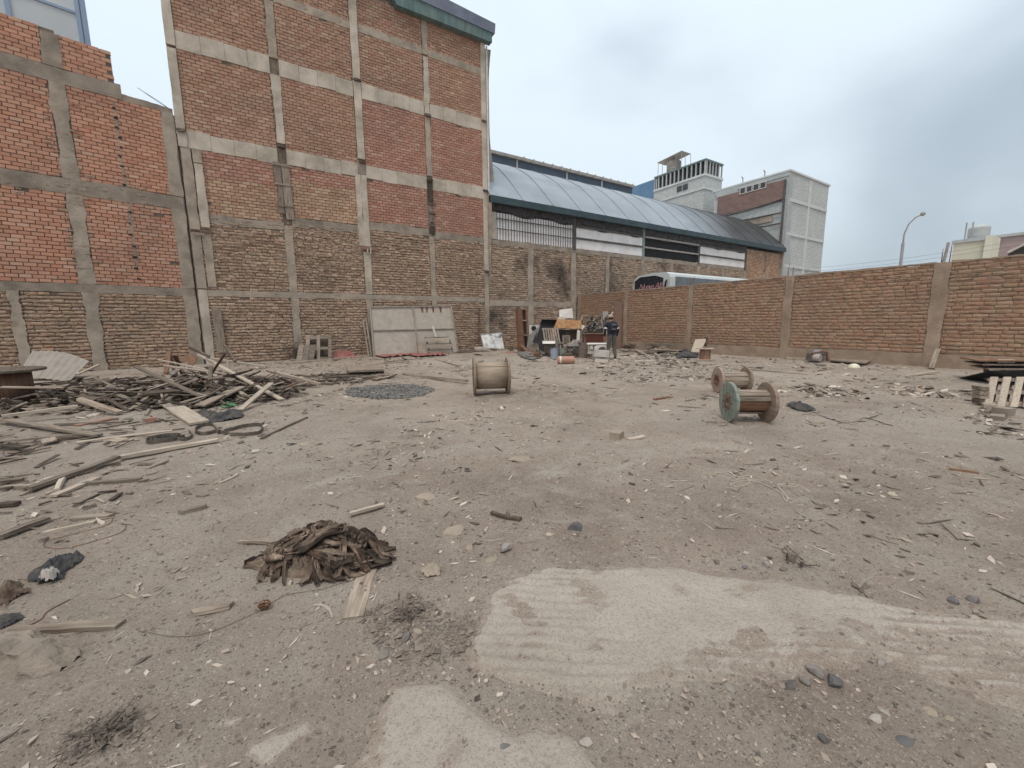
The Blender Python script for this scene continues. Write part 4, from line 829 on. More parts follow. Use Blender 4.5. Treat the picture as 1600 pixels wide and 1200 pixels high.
def plank(p, q, w, th, mat, label, group=None, name='plank', roll=0., cat='plank', seed=None):
    p = V(p, float); q = V(q, float); x = q-p; L = np.linalg.norm(x); x /= L; y = np.cross(UP, x); y = y/np.linalg.norm(y) if np.linalg.norm(y) > 1e-3 else V([1., 0, 0]); z = np.cross(x, y)
    seed = random.randrange(6) if seed is None else seed
    o = bpy.data.objects.new(name, plank_mesh(round(L, 1) if L > .5 else round(L, 2), w, th, mat, seed)); COL.objects.link(o)
    c, s = math.cos(roll), math.sin(roll); y2 = y*c+z*s; z2 = z*c-y*s
    m = np.eye(4); m[:3, :3] = np.column_stack([x, y2, z2]); m[:3, 3] = (p+q)/2; o.matrix_world = Matrix(m.tolist())
    return tag(o, label, cat, group)
def pp(x1, y1, x2, y2, w, th, mat, label, z1=0., z2=0., **k):
    a = G(x1, y1, z1); b = G(x2, y2, z2); a[2] += gz(a[0], a[1])+th/2; b[2] += gz(b[0], b[1])+th/2
    return plank(a, b, w, th, mat, label, **k)
# single, nameable boards (pixels of the photograph, heights in metres)
for a in [
 (2, 653, 122, 636, .10, .04, 'wood_pale', 'long pale plank edge pointing at the big brown drum', .10, .16),
 (0, 657, 153, 682, .10, .03, 'wood_grey', 'long grey plank with dark end crossing below the pale one at left', .05, .02),
 (125, 626, 187, 648, .09, .05, 'wood_grey', 'short beam sloping down off the left scrap pile', .22, .02),
 (246, 622, 312, 662, .24, .03, 'wood_pale', 'wide pale board leaning on the front of the scrap pile', .06, .02),
 (120, 667, 177, 656, .12, .025, 'wood_red', 'reddish board lying flat before the left scrap pile', 0, 0),
 (52, 763, 181, 716, .075, .035, 'wood_grey', 'thick grey timber on the ground, lower end of a long pair', .02, .04),
 (181, 717, 346, 690, .07, .035, 'wood_pale', 'very long pale batten running towards the belt coils', .02, .02),
 (82, 777, 150, 748, .07, .02, 'wood_pale', 'flat pale board below the long timber', .01, .01),
 (130, 758, 220, 751, .045, .03, 'wood_grey', 'thin grey batten lying beside the flat pale board', .0, .0),
 (0, 765, 50, 762, .07, .03, 'wood_grey', 'grey plank stub entering at the left edge of the yard', .0, .0),
 (0, 755, 36, 752, .06, .03, 'wood_grey', 'upper grey plank stub at the left edge of the yard', .02, .0),
 (0, 841, 73, 812, .06, .03, 'wood_grey', 'grey batten slanting in from the left edge', .01, .01),
 (64, 833, 150, 816, .035, .02, 'wood_pale', 'pale thin batten beside the big wire loop', .0, .0),
 (112, 811, 174, 808, .05, .02, 'wood_grey', 'short grey slat above the wire loop', .0, .0),
 (284, 805, 323, 794, .045, .03, 'wood_grey', 'short split wood chunk left of the rag heap', .0, .0),
 (299, 962, 368, 951, .035, .022, 'wood_grey', 'split grey stick on bare dirt below the rag heap', .0, .0),
 (4, 994, 200, 982, .05, .022, 'wood_grey', 'straight grey batten behind the broken concrete lump', .0, .0),
 (577, 886, 552, 966, .10, .012, 'wood_grey', 'weathered flat board sticking out under the rag heap', .0, .0),
 (376, 851, 428, 854, .03, .02, 'wood_grey', 'grey stick poking out of the rag heap on its left', .0, .01),
 (545, 806, 600, 790, .035, .02, 'wood_pale', 'pale round stick behind the rag heap', .02, .01),
 (341, 757, 373, 742, .03, .018, 'wood_pale', 'small pale stick alone on bare dirt', .0, .0),
 (630, 586, 731, 598, .07, .06, 'wood_grey', 'long pole lying on the ground against the plywood drum', .0, .05),
 (408, 688, 481, 655, .03, .025, 'wood_grey', 'bent thin stick right of the belt coils', .0, .0),
 (1416, 589, 1465, 584, .05, .04, 'wood_pale', 'pale batten on the ground before the leaning timber', .0, .0),
 (1483, 735, 1528, 741, .04, .02, 'wood_brown', 'brown stick lying alone at the far right', .0, .0),
 (1160, 578, 1262, 585, .05, .03, 'wood_grey', 'long thin grey batten behind the right drums', .0, .0),
 (1240, 559, 1330, 561, .18, .03, 'wood_grey', 'grey plank lying along the right wall footing', .0, .0),
 (770, 800, 812, 813, .035, .025, 'wood_dark', 'dark twisted stick in the middle foreground', .0, .0),
 (980, 686, 1008, 681, .07, .02, 'wood_pale', 'flat pale wood offcut beside the lone brick', .0, .0),
 (1022, 627, 1046, 622, .05, .03, 'wood_brown', 'short brown stick left of the green-ended drum', .0, .0),
 (560, 572, 640, 565, .05, .03, 'wood_grey', 'grey batten on the ground before the steel gate', .0, .0),
 (455, 567, 580, 556, .08, .04, 'wood_pale', 'long pale batten at the foot of the wooden cabinet frame', .03, .03),
 (600, 566, 700, 556, .06, .03, 'wood_grey', 'batten lying below the red sheets at the gate', .0, .0),
 (680, 562, 718, 573, .03, .02, 'wood_grey', 'thin stick slanting before the gate', .0, .0),
]:
    pp(*a[:8], a[8], a[9])
# leaning and stacked members of the scrap timber heap
for a in [
 (311, 556, 440, 625, .08, .03, 'wood_pale', 'longest pale plank sliding down the front of the timber heap', .78, .03),
 (423, 601, 377, 643, .09, .03, 'wood_pale', 'pale plank propped against the right front of the timber heap', .30, .02),
 (311, 636, 378, 606, .20, .03, 'wood_grey', 'wide grey board lying crosswise on the heap front', .05, .22),
 (417, 580, 500, 603, .10, .05, 'wood_grey', 'grey plank running off the right end of the timber heap', .38, .05),
 (324, 561, 416, 575, .12, .04, 'wood_pale', 'pale plank along the top of the timber heap', .72, .48),
 (330, 574, 330, 622, .06, .05, 'wood_grey', 'upright grey stake standing in the timber heap front', .62, .05),
 (357, 565, 357, 602, .06, .04, 'wood_grey', 'second upright stake right of the first in the heap', .66, .22),
 (340, 596, 384, 620, .06, .03, 'wood_pale', 'pale offcut on the lower slope of the timber heap', .32, .10),
 (295, 545, 330, 560, .05, .05, 'wood_dark', 'dark bar sticking up behind the timber heap', .95, .75),
 (350, 540, 368, 566, .05, .04, 'wood_dark', 'dark bent bar at the heap top right', .98, .66),
 (264, 551, 254, 604, .09, .035, 'wood_brown', 'left leg board of the crooked trestle at the heap', .80, .05),
 (264, 551, 277, 594, .09, .035, 'wood_grey', 'right leg board of the crooked trestle at the heap', .80, .12),
 (273, 556, 285, 585, .08, .03, 'wood_brown', 'rear leg board of the crooked trestle at the heap', .78, .25),
 (248, 563, 322, 577, .02, .02, 'wood_pale', 'thin cane stuck across the trestle', .72, .55),
 (80, 608, 150, 592, .10, .04, 'wood_grey', 'grey plank resting high on the left scrap pile', .28, .32),
 (120, 588, 155, 573, .06, .03, 'wood_pale', 'pale plank tip beside the corrugated panel', .36, .44),
]:
    pp(*a[:8], a[8], a[9])
f = pln(294, 596); c0 = f(296, 562); c0 = f(296, 562, .0); mb = MB(); dd_ = -fwd0*.9+UP*.35+right0*.25; dd_ /= np.linalg.norm(dd_); e1 = np.cross(UP, dd_); e1 /= np.linalg.norm(e1); e2 = np.cross(dd_, e1)
mb.prism([c0+e1*.15*math.cos(t_)+e2*.17*math.sin(t_) for t_ in np.linspace(0, 2*math.pi, 22, endpoint=False)], -dd_*.03); single(mb, 'round_seat', M['wood_brown'], 'round reddish brown wooden disc propped behind the trestle', 'stool seat')
# heaps: many planks nobody could tell apart
def heap(n, cx, cy, rx, ry, hh, ang, label, group, seed, Ls=(.35, 1.5), spread=.55, tilt=.10):
    r = np.random.default_rng(seed); random.seed(seed)
    for k in range(n):
        t_ = r.random()**.6; th_ = r.uniform(0, 2*math.pi); x = cx+rx*t_*math.cos(th_)*math.cos(ang)-ry*t_*math.sin(th_)*math.sin(ang); y = cy+rx*t_*math.cos(th_)*math.sin(ang)+ry*t_*math.sin(th_)*math.cos(ang)
        top = hh*max(0, 1-t_**1.6); z = r.uniform(.0, 1)*top; L = round(r.uniform(*Ls)/.15)*.15; a = R_(AX)+r.normal(0, spread)+(math.pi/2 if r.random() < .18 else 0); til = r.normal(0, tilt)*min(1, top*4)
        qx, qy, _ = pix((x, y, 0))
        if qx < 85 and 585 < qy < 650: continue
        d = V([math.cos(a)*math.cos(til), math.sin(a)*math.cos(til), math.sin(til)]); g0 = gz(x, y); w = r.choice([.035, .05, .07, .09, .125]); tk = r.choice([.012, .018, .026])
        zz = max(z, L/2*abs(math.sin(til)))+g0+tk/2
        c = V([x, y, zz]); mat = r.choice(['wood_grey', 'wood_grey', 'wood_pale', 'wood_dark', 'wood_brown'], p=[.32, .18, .14, .34, .02])
        lab = {'wood_grey': 'grey', 'wood_pale': 'pale', 'wood_dark': 'dark', 'wood_brown': 'brown'}[mat]+(' wide ' if w > .1 else ' narrow ' if w < .04 else ' ')+label
        plank(c-d*L/2, c+d*L/2, w, tk, mat, lab, group, roll=r.normal(0, .18), seed=int(r.integers(4)))
heap(105, -.95, 10.3, 1.8, 1.3, .56, R_(AX), 'weathered plank in the timber heap right of the crooked trestle', 'planks of the timber heap', 5, spread=.8, tilt=.26)
heap(75, -3.3, 11.2, 1.8, 1.3, .38, R_(AX+10), 'weathered plank in the low scrap spread left of the trestle', 'planks of the low scrap spread', 6)
heap(22, -2.6, 12.9, 1.8, .9, .22, R_(AX+20), 'weathered plank at the foot of the left wall', 'planks at the foot of the left wall', 9, (.3, 1.2))
heap(30, .9, 11.9, 2.0, 1.0, .10, R_(AX+10), 'loose plank strewn right of the timber heap', 'planks strewn right of the timber heap', 8, (.3, 1.1))
heap(9, -2.6, 7.6, 1.4, 1.0, .05, R_(AX+20), 'loose splintered plank in the left yard before the scrap spread', 'planks in the left yard', 12, (.3, 1.0))
heap(6, -1.9, 5.1, .9, .8, .03, R_(AX+20), 'small splintered slat on dirt near the left edge', 'slats near the left edge', 14, (.2, .6))
# the rest of the broken timber, too small and mixed to pick apart
def litter(name, n, cx, cy, rx, ry, hh, ang, seed, tilt=.25, Ls=(.08, .6), wk=1.):
    r = np.random.default_rng(seed); mb = MB()
    for k in range(n):
        t_ = r.random()**.6; th_ = r.uniform(0, 2*math.pi); x = cx+rx*t_*math.cos(th_)*math.cos(ang)-ry*t_*math.sin(th_)*math.sin(ang); y = cy+rx*t_*math.cos(th_)*math.sin(ang)+ry*t_*math.sin(th_)*math.cos(ang)
        qx, qy, _ = pix((x, y, 0))
        if qx < 75 and 585 < qy < 645: continue
        L = r.uniform(*Ls); a = R_(AX)+r.normal(0, .9); til = r.normal(0, tilt); d = V([math.cos(a)*math.cos(til), math.sin(a)*math.cos(til), math.sin(til)]); z = gz(x, y)+max(r.random()*hh*max(0, 1-t_**1.6), L/2*abs(math.sin(til)))+.012; c = V([x, y, z])
        mb.mi = int(r.choice([0, 0, 0, 1, 1, 1, 1, 1, 2, 3], p=[.12, .12, .12, .12, .12, .12, .12, .06, .07, .03])); mb.bar(c-d*L/2, c+d*L/2, r.uniform(.02, .10)*wk, r.uniform(.008, .03)*wk, jit=.008*wk)
    o = mb.build(name, [M['wood_grey'], M['wood_dark'], M['wood_pale'], M['wood_brown']]); tag(o, kind='stuff')
litter('broken_timber', 600, -.95, 10.35, 2.0, 1.5, .5, R_(AX), 205)
litter('broken_timber', 650, -3.3, 11.2, 2.1, 1.6, .36, R_(AX+10), 206)
litter('broken_timber', 320, -1.8, 13.2, 2.6, 1.0, .16, R_(AX+20), 207, .12)
litter('broken_timber', 420, .9, 11.8, 2.4, 1.3, .05, R_(AX+10), 208, .06)
litter('broken_timber', 90, -2.6, 7.4, 1.7, 1.3, .03, R_(AX+20), 209, .05, (.06, .4), .4)
litter('broken_timber', 50, -1.9, 5.1, 1.1, .9, .02, R_(AX+20), 210, .04, (.05, .25), .35)
# ---------------- big leaning steel gate
def plY(Yb):
    def f(x, y, push=0.): return onY(x, y, Yb-push)
    f.n = V([0, -1., 0]); f.a = V([1., 0, 0]); return f
f = plY(18.45)
P0, P1, P2, P3 = f(578, 480, -.48), f(704, 478, -.48), f(716, 553.5, .0), f(584, 558, .0)
GT = thing('steel_gate', 'big pale steel gate with cross bars leaning against the brick building', 'gate', (P2+P3)/2, world=True)
nrm = np.cross(P1-P0, P3-P0); nrm /= np.linalg.norm(nrm); nrm = nrm if nrm@(-fwd0) > 0 else -nrm
def gpnt(s, t_, d=0.): return (P0*(1-s)+P1*s)*(1-t_)+(P3*(1-s)+P2*s)*t_+nrm*d
for (s0, s1) in ((0, .5), (.5, 1)):
    for (t0, t1) in ((0, .47), (.47, 1)): mb = MB(); mb.prism([gpnt(s0, t0), gpnt(s1, t0), gpnt(s1, t1), gpnt(s0, t1)][::-1], -nrm*.012); mb.build('sheet', M['gate_panel'], GT)
fmt = simple('gate_frame', [(.30, .265, .21), (.44, .395, .32)], 4, .7, .2, 20, dirt=(.16, .1, .07), dirtamt=.5, dscale=5)
for a, b, w in (((0, 0), (1, 0), .06), ((0, 1), (1, 1), .06), ((0, 0), (0, 1), .07), ((1, 0), (1, 1), .07), ((.5, 0), (.5, 1), .08), ((0, .47), (.5, .47), .035), ((.5, .47), (1, .47), .03)):
    mb = MB(); mb.bar(gpnt(*a, .03), gpnt(*b, .03), .05, w, nrm if False else UP); mb.build('frame_bar', fmt, GT)
for s in (.6, .66, .74, .84): mb = MB(); mb.prism([gpnt(s, .02, .005), gpnt(s+.035, .02, .005), gpnt(s+.025, .13, .005), gpnt(s+.008, .13, .005)][::-1], nrm*.003); mb.build('rust_streak', M['rust'], GT)
OF = thing('frame', 'narrow steel frame standing behind the left edge of the big gate', 'frame', f(574, 557), world=True)
for a, b in (((567, 500, -.45), (576, 557, -.1)), ((572, 499, -.46), (580, 557, -.12)), ((566, 500, -.45), (573, 500, -.45)), ((571, 528, -.3), (577, 528, -.3))): mb = MB(); mb.bar(f(*a), f(*b), .05, .05); mb.build('bar', fmt, OF)
# slatted stair crate against the gate
f = plY(18.3)
ST = thing('slatted_crate', 'wooden crate of three sloping slats leaning on the right half of the gate', 'crate', f(685, 555, .3), world=True)
for (xa, ya, xb, yb, d) in ((664, 528, 701, 527, .10), (666, 538, 706, 537, .22), (669, 548, 706, 546, .36)):
    a, b, = f(xa, ya, d), f(xb, yb, d); mb = MB(); mb.prism([a, b, b+V([0, 0, -.17])-f.n*-.13, a+V([0, 0, -.17])-f.n*-.13], -f.n*.03); mb.build('slat', M['wood_grey'], ST)
    mb = MB(); mb.prism([a-f.n*.08, b-f.n*.08, b+V([0, 0, .025]), a+V([0, 0, .025])], V([0, 0, -.02])); mb.build('ledge', M['wood_dark'], ST)
for (xa, xb, yb) in ((666, 672, 553), (702, 708, 551)): mb = MB(); mb.bar(f(xa, 530, .02), f(xb, yb+1, .34), .04, .05); mb.build('rail', M['wood_dark'], ST)
mb = MB(); mb.prism([f(652, 531, .0), f(655, 530, .0), f(668, 553, .35), f(655, 553, .3)], -f.n*.03); single(mb, 'offcut_board', M['wood_grey'], 'triangular grey board between the gate bars and the slatted crate', 'board')
mb = MB(); mb.bar(f(676, 509, -.2), f(681, 526, -.05), .12, .02); single(mb, 'white_batten', M['white_paint'], 'short white batten standing on top of the slatted crate', 'batten')
fr2 = pln(640, 557)
for k, (pts, lab) in enumerate(((((580, 556), (640, 552), (668, 554), (600, 560)), 'left crumpled red metal strip along the foot of the gate'), (((636, 555), (690, 553), (699, 556), (650, 559)), 'right crumpled red metal strip along the foot of the gate'))):
    g_ = []
    for i in range(14):
        s = i/13; a = G(*[pts[0][q]*(1-s)+pts[1][q]*s for q in (0, 1)]); b = G(*[pts[3][q]*(1-s)+pts[2][q]*s for q in (0, 1)])
        g_.append([onground(a+(b-a)*t_, .03+.07*abs(math.sin(i*1.7+t_*4+k))) for t_ in (0, .33, .66, 1)])
    mb = MB(); mb.grid(np.array(g_)[::-1], .006); single(mb, 'metal_strip', M['red_sheet'], lab, 'metal sheet')
# ---------------- corrugated panels
def corrugated(name, P00, P10, P01, P11, waves, amp, mat, label, bend=0., th=.006, trim=None):
    P00, P10, P01, P11 = [V(p, float) for p in (P00, P10, P01, P11)]; n = np.cross(P10-P00, P01-P00); n /= np.linalg.norm(n); n = n if n@(-fwd0) > 0 else -n
    nu_, nv_ = waves*6+1, 7; g_ = np.zeros((nu_, nv_, 3))
    for i in range(nu_):
        s = i/(nu_-1)
        for j in range(nv_):
            t_ = j/(nv_-1); tt = t_*(trim(s) if trim else 1)
            g_[i, j] = (P00*(1-s)+P10*s)*(1-tt)+(P01*(1-s)+P11*s)*tt+n*(amp*max(-.6, math.sin(s*waves*2*math.pi))+bend*math.sin(math.pi*s))
    mb = MB(); mb.grid(g_, th); return single(mb, name, mat, label, 'metal sheet')
f = pln(90, 594)
corrugated('corrugated_roofing', f(26, 588, .15), f(108, 596, .15), f(50, 549, -.45), f(139, 564, -.45), 8, .020, simple('roof_panel', [(.27, .25, .215), (.36, .335, .29)], 4, .8, .2, 25, dirt=(.27, .22, .17), dirtamt=.4, dscale=3), 'pale corrugated roof panel propped on the scrap by the left wall', .02, trim=lambda s: 1+.16*math.sin(s*math.pi))
f = plY(18.3)
corrugated('corrugated_sheet', f(518, 563, .1), f(559, 560, .1), f(524, 548, -.3), f(548, 548, -.3), 9, .018, M['red_sheet'], 'small dull red corrugated sheet leaning at the wall', .0)
# ---------------- old cabinet frame and boards by the wall
f = plY(18.2); CB = thing('old_cabinet', 'old grey wooden cabinet frame with open squares leaning on the wall', 'cabinet', f(497, 566), world=True)
for (x0, y0, x1, y1) in ((478, 524, 484, 566), (495, 524, 500, 566), (513, 524, 518, 566)): mb = MB(); mb.prism([f(x0, y1, .1), f(x1, y1, .1), f(x1, y0, -.3), f(x0, y0, -.3)], -f.n*.08); mb.build('stile', M['wood_grey'], CB)
for (x0, x1, y0, y1) in ((484.2, 494.8, 525, 530), (484.2, 494.8, 543, 547), (500.2, 512.8, 525, 529), (500.2, 512.8, 542, 546), (500.2, 512.8, 558, 562)):
    q = lambda y: .1-.4*(566-y)/42; mb = MB(); mb.prism([f(x0, y1, q(y1)-.005), f(x1, y1, q(y1)-.005), f(x1, y0, q(y0)-.005), f(x0, y0, q(y0)-.005)], -f.n*.07); mb.build('rail', M['wood_grey'], CB)
mb = MB(); mb.prism([f(484, 560, -.25), f(513, 560, -.25), f(513, 528, -.5), f(484, 528, -.5)], -f.n*.015); mb.build('back_panel', M['wood_dark'], CB)
for i, (x0, x1, x2, x3) in enumerate(((462, 471, 475, 467), (471.5, 480, 484, 476), (480.5, 489, 494, 485))): mb = MB(); mb.prism([f(x0, 568, .3), f(x1, 568, .3), f(x2, 538.5, .02), f(x3, 538.5, .02)], -f.n*.025); single(mb, 'board', M['wood_grey'], ('left', 'middle', 'right')[i]+' of three grey boards leaning before the cabinet frame', 'board', 'boards before the cabinet frame')
# ---------------- low slab on blocks
LS = thing('low_platform', 'low dusty slab on dark blocks lying in the open left of the plywood drum', 'platform', gp(570, 588), world=True)
q = [gp(541, 580), gp(588, 577), gp(600, 586), gp(545, 589)]; mb = MB(); mb.prism([p+V([0, 0, .16]) for p in q][::-1], V([0, 0, -.05])); mb.build('slab', M['wood_grey'], LS)
for x, y in ((549, 586), (572, 585), (594, 584), (560, 581)): p = gp(x, y); mb = MB(); mb.b2(p+V([-.09, -.09, -.02]), p+V([.09, .09, .11])); mb.build('block', M['wood_dark'], LS)
# ---------------- dark gravel patch
def rock(r, sx, sy, sz, sub=1):
    bm = bmesh.new(); bmesh.ops.create_icosphere(bm, subdivisions=sub, radius=1); vs = np.array([v.co[:] for v in bm.verts]); fs = [tuple(v.index for v in f.verts) for f in bm.faces]; bm.free()
    k = (.86+.35*fbm(vs[:, 0]*1.1+5, vs[:, 1]*1.1+vs[:, 2]*1.3, int(r.integers(99)), 3)+r.uniform(-.03, .03, len(vs)))[:, None]; n = r.normal(0, 1, (11, 3)); n /= np.linalg.norm(n, axis=1)[:, None]
    vs = vs*k
    for q in n: d = vs@q; vs = vs-np.outer(np.maximum(d-r.uniform(.5, .82), 0), q)
    return vs*V([sx, sy, sz]), fs
ROCKS = [rock(np.random.default_rng(300+i), 1, 1, .62, 2) for i in range(10)]
ROCK0 = []
for i in range(10):
    r = np.random.default_rng(400+i); v = V([(1, 0, 0), (-1, 0, 0), (0, 1, 0), (0, -1, 0), (0, 0, .6), (0, 0, -.6)])*r.uniform(.6, 1.25, (6, 3))+r.uniform(-.2, .2, (6, 3))
    ROCK0.append((v, np.array([(0, 2, 4), (2, 1, 4), (1, 3, 4), (3, 0, 4), (2, 0, 5), (1, 2, 5), (3, 1, 5), (0, 3, 5)])))
CHIP = []
for i in range(10):
    r = np.random.default_rng(500+i); n = 4; a = np.sort(r.uniform(0, 2*math.pi, n)+np.arange(n)*.6); a = np.linspace(0, 2*math.pi, n, endpoint=False)+r.uniform(-.35, .35, n); pr_ = np.stack([np.cos(a)*r.uniform(.7, 1.1, n), np.sin(a)*r.uniform(.35, .8, n)], 1)
    v = np.vstack([np.c_[pr_, np.full(n, .12)], np.c_[pr_*1.05, np.full(n, -.15)]]); v[:, 2] += r.uniform(-.06, .06, 2*n)
    f_ = [(0, 1, 2), (0, 2, 3)]+[t for q in range(n) for t in ((q, q+n, (q+1) % n+n), (q, (q+1) % n+n, (q+1) % n))]; CHIP.append((v, np.array(f_)))
def strew(name, pts, sizes, templ, mat, seed, squash=(1, 1, 1), tilt=.25, sink=.25, lift=0.):
    r = np.random.default_rng(seed); vs = []; fs = []; o = 0
    for (x, y), s in zip(pts, sizes):
        v, f = templ[r.integers(len(templ))]; a = r.uniform(0, 2*math.pi); c, sn = math.cos(a), math.sin(a); tx_, ty_ = r.normal(0, tilt, 2)
        p = v*s*V(squash)*r.uniform(.7, 1.3, 3); p = p@np.array([[c, sn, 0], [-sn, c, 0], [0, 0, 1]]); p[:, 2] += p[:, 0]*tx_+p[:, 1]*ty_
        p = p+V([x, y, float(gz(x, y))+s*squash[2]*(.6-sink)+lift]); vs.append(p); fs.append(f+o); o += len(v)
    me = bpy.data.meshes.new(name); np_mesh(me, np.vstack(vs), np.vstack(fs), False); me.materials.append(mat)
    ob = bpy.data.objects.new(name, me); COL.objects.link(ob); return tag(ob, kind='stuff')
def chipmat(name, cols, rough=.9):
    m, t, b = nodes(name); o = ramp(t, cols, rnd(t), 'CONSTANT'); o = mix(t, mapr(t, noise(t, coords(t, 'pos'), 30, 4, .7), .35, .7, 0, .45), o, (.28, .24, .195))
    t.links.new(o, b.inputs['Base Color']); b.inputs['Roughness'].default_value = rough; b.inputs['Specular IOR Level'].default_value = .15; return m
M['chips'] = chipmat('chips', [(.40, .345, .27), (.27, .225, .175), (.50, .435, .355), (.11, .09, .07), (.34, .285, .225), (.56, .50, .415), (.16, .13, .10), (.06, .052, .044), (.28, .235, .185)])
M['gravel'] = chipmat('gravel', [(.36, .30, .24), (.24, .20, .16), (.42, .355, .285), (.14, .12, .10), (.31, .26, .205), (.085, .08, .075), (.27, .23, .185)])
M['dark_gravel'] = chipmat('dark_gravel', [(.10, .105, .105), (.16, .16, .155), (.065, .068, .07), (.22, .21, .195), (.13, .13, .125)])
r = np.random.default_rng(77)
pg = [G(*p)[:2] for p in ((545, 611), (575, 604), (640, 602), (676, 606), (672, 615), (640, 622), (580, 625), (548, 620))]; lo = np.min(pg, 0); hi = np.max(pg, 0); cand = r.uniform(lo, hi, (9000, 2)); sdv = poly_sd(cand[:, 0], cand[:, 1], pg)+.25*(fbm(cand[:, 0]*4, cand[:, 1]*4, 5, 3)-.5)
cand = cand[(sdv > -.02)][:3600]; strew('gravel_patch', cand, r.uniform(.012, .034, len(cand)), ROCK0, M['dark_gravel'], 78)
# general litter over the yard
def zone(x, y):
    """more rubble in the far right middle and near the walls, little on bare tracks"""
    d = .35+.9*np.exp(-(((x-9.5)/3.2)**2+((y-8.6)/2.6)**2))+.5*np.exp(-(((x+1.5)/3)**2+((y-9)/4)**2))+.35*np.exp(-((y-18)/1.5)**2)+.3*np.exp(-((x-15.5)/1.3)**2)
    return d*(.26+1.6*np.clip(fbm(x*.9, y*.9, 33, 4)*4.2-1.75, 0, 1))
c_ = r.uniform((-6.5, -1), (16.6, 18.8), (150000, 2)); k_ = r.random(len(c_)) < zone(c_[:, 0], c_[:, 1])*.55; c_ = c_[k_][:34000]
strew('wood_and_rubble_chips', c_, np.minimum(r.pareto(2.6, len(c_))*.014+.006, .004+.0085*np.hypot(c_[:, 0], c_[:, 1])), CHIP, M['chips'], 79, (1.25, .9, .8), .22, .35)
c_ = r.uniform((-6.5, -1), (16.6, 18.8), (80000, 2)); k_ = r.random(len(c_)) < zone(c_[:, 0], c_[:, 1])*.5; c_ = c_[k_][:9000]
strew('wood_splinters', c_, np.minimum(r.pareto(2.2, len(c_))*.02+.012, .012+.011*np.hypot(c_[:, 0], c_[:, 1])), CHIP, M['chips'], 80, (1.9, .22, .35), .10, .3)
c_ = V([r.uniform(-2.5, 6, 260000), r.uniform(-1, 6., 260000)]).T; dd = np.hypot(c_[:, 0], c_[:, 1]); k_ = (r.random(len(c_)) < np.clip(1.6/dd**1.3, 0, 1)*np.clip(fbm(c_[:, 0]*1.6, c_[:, 1]*1.6, 44, 4)*3-.9, .05, 1)) & (c_@fwd0[:2] > .6); c_ = c_[k_][:60000]
strew('fine_gravel', c_, np.clip(r.pareto(3., len(c_))*.0028+.002, 0, .014), ROCK0, M['gravel'], 81, (1, 1, .8), .2, .3)
# dark soil clods: the two disturbed patches in the foreground
for k, (pts, n) in enumerate(((((560, 960), (640, 930), (730, 960), (745, 1010), (690, 1040), (600, 1030), (550, 1000)), 1500), (((140, 1130), (200, 1110), (235, 1130), (210, 1165), (120, 1200), (90, 1180)), 900))):
    pg = [G(*p)[:2] for p in pts]; lo = np.min(pg, 0); hi = np.max(pg, 0); cand = r.uniform(lo, hi, (n*3, 2)); cand = cand[poly_sd(cand[:, 0], cand[:, 1], pg)+.2*(fbm(cand[:, 0]*6, cand[:, 1]*6, 9+k, 3)-.5) > 0][:n]
    strew('soil_clods', cand, np.clip(r.pareto(2.5, len(cand))*.004+.004, 0, .022), ROCK0, chipmat('clods%d' % k, [(.17, .14, .112), (.22, .185, .15), (.12, .10, .082), (.27, .23, .19)]), 90+k, (1, 1, .8), .2, .2)
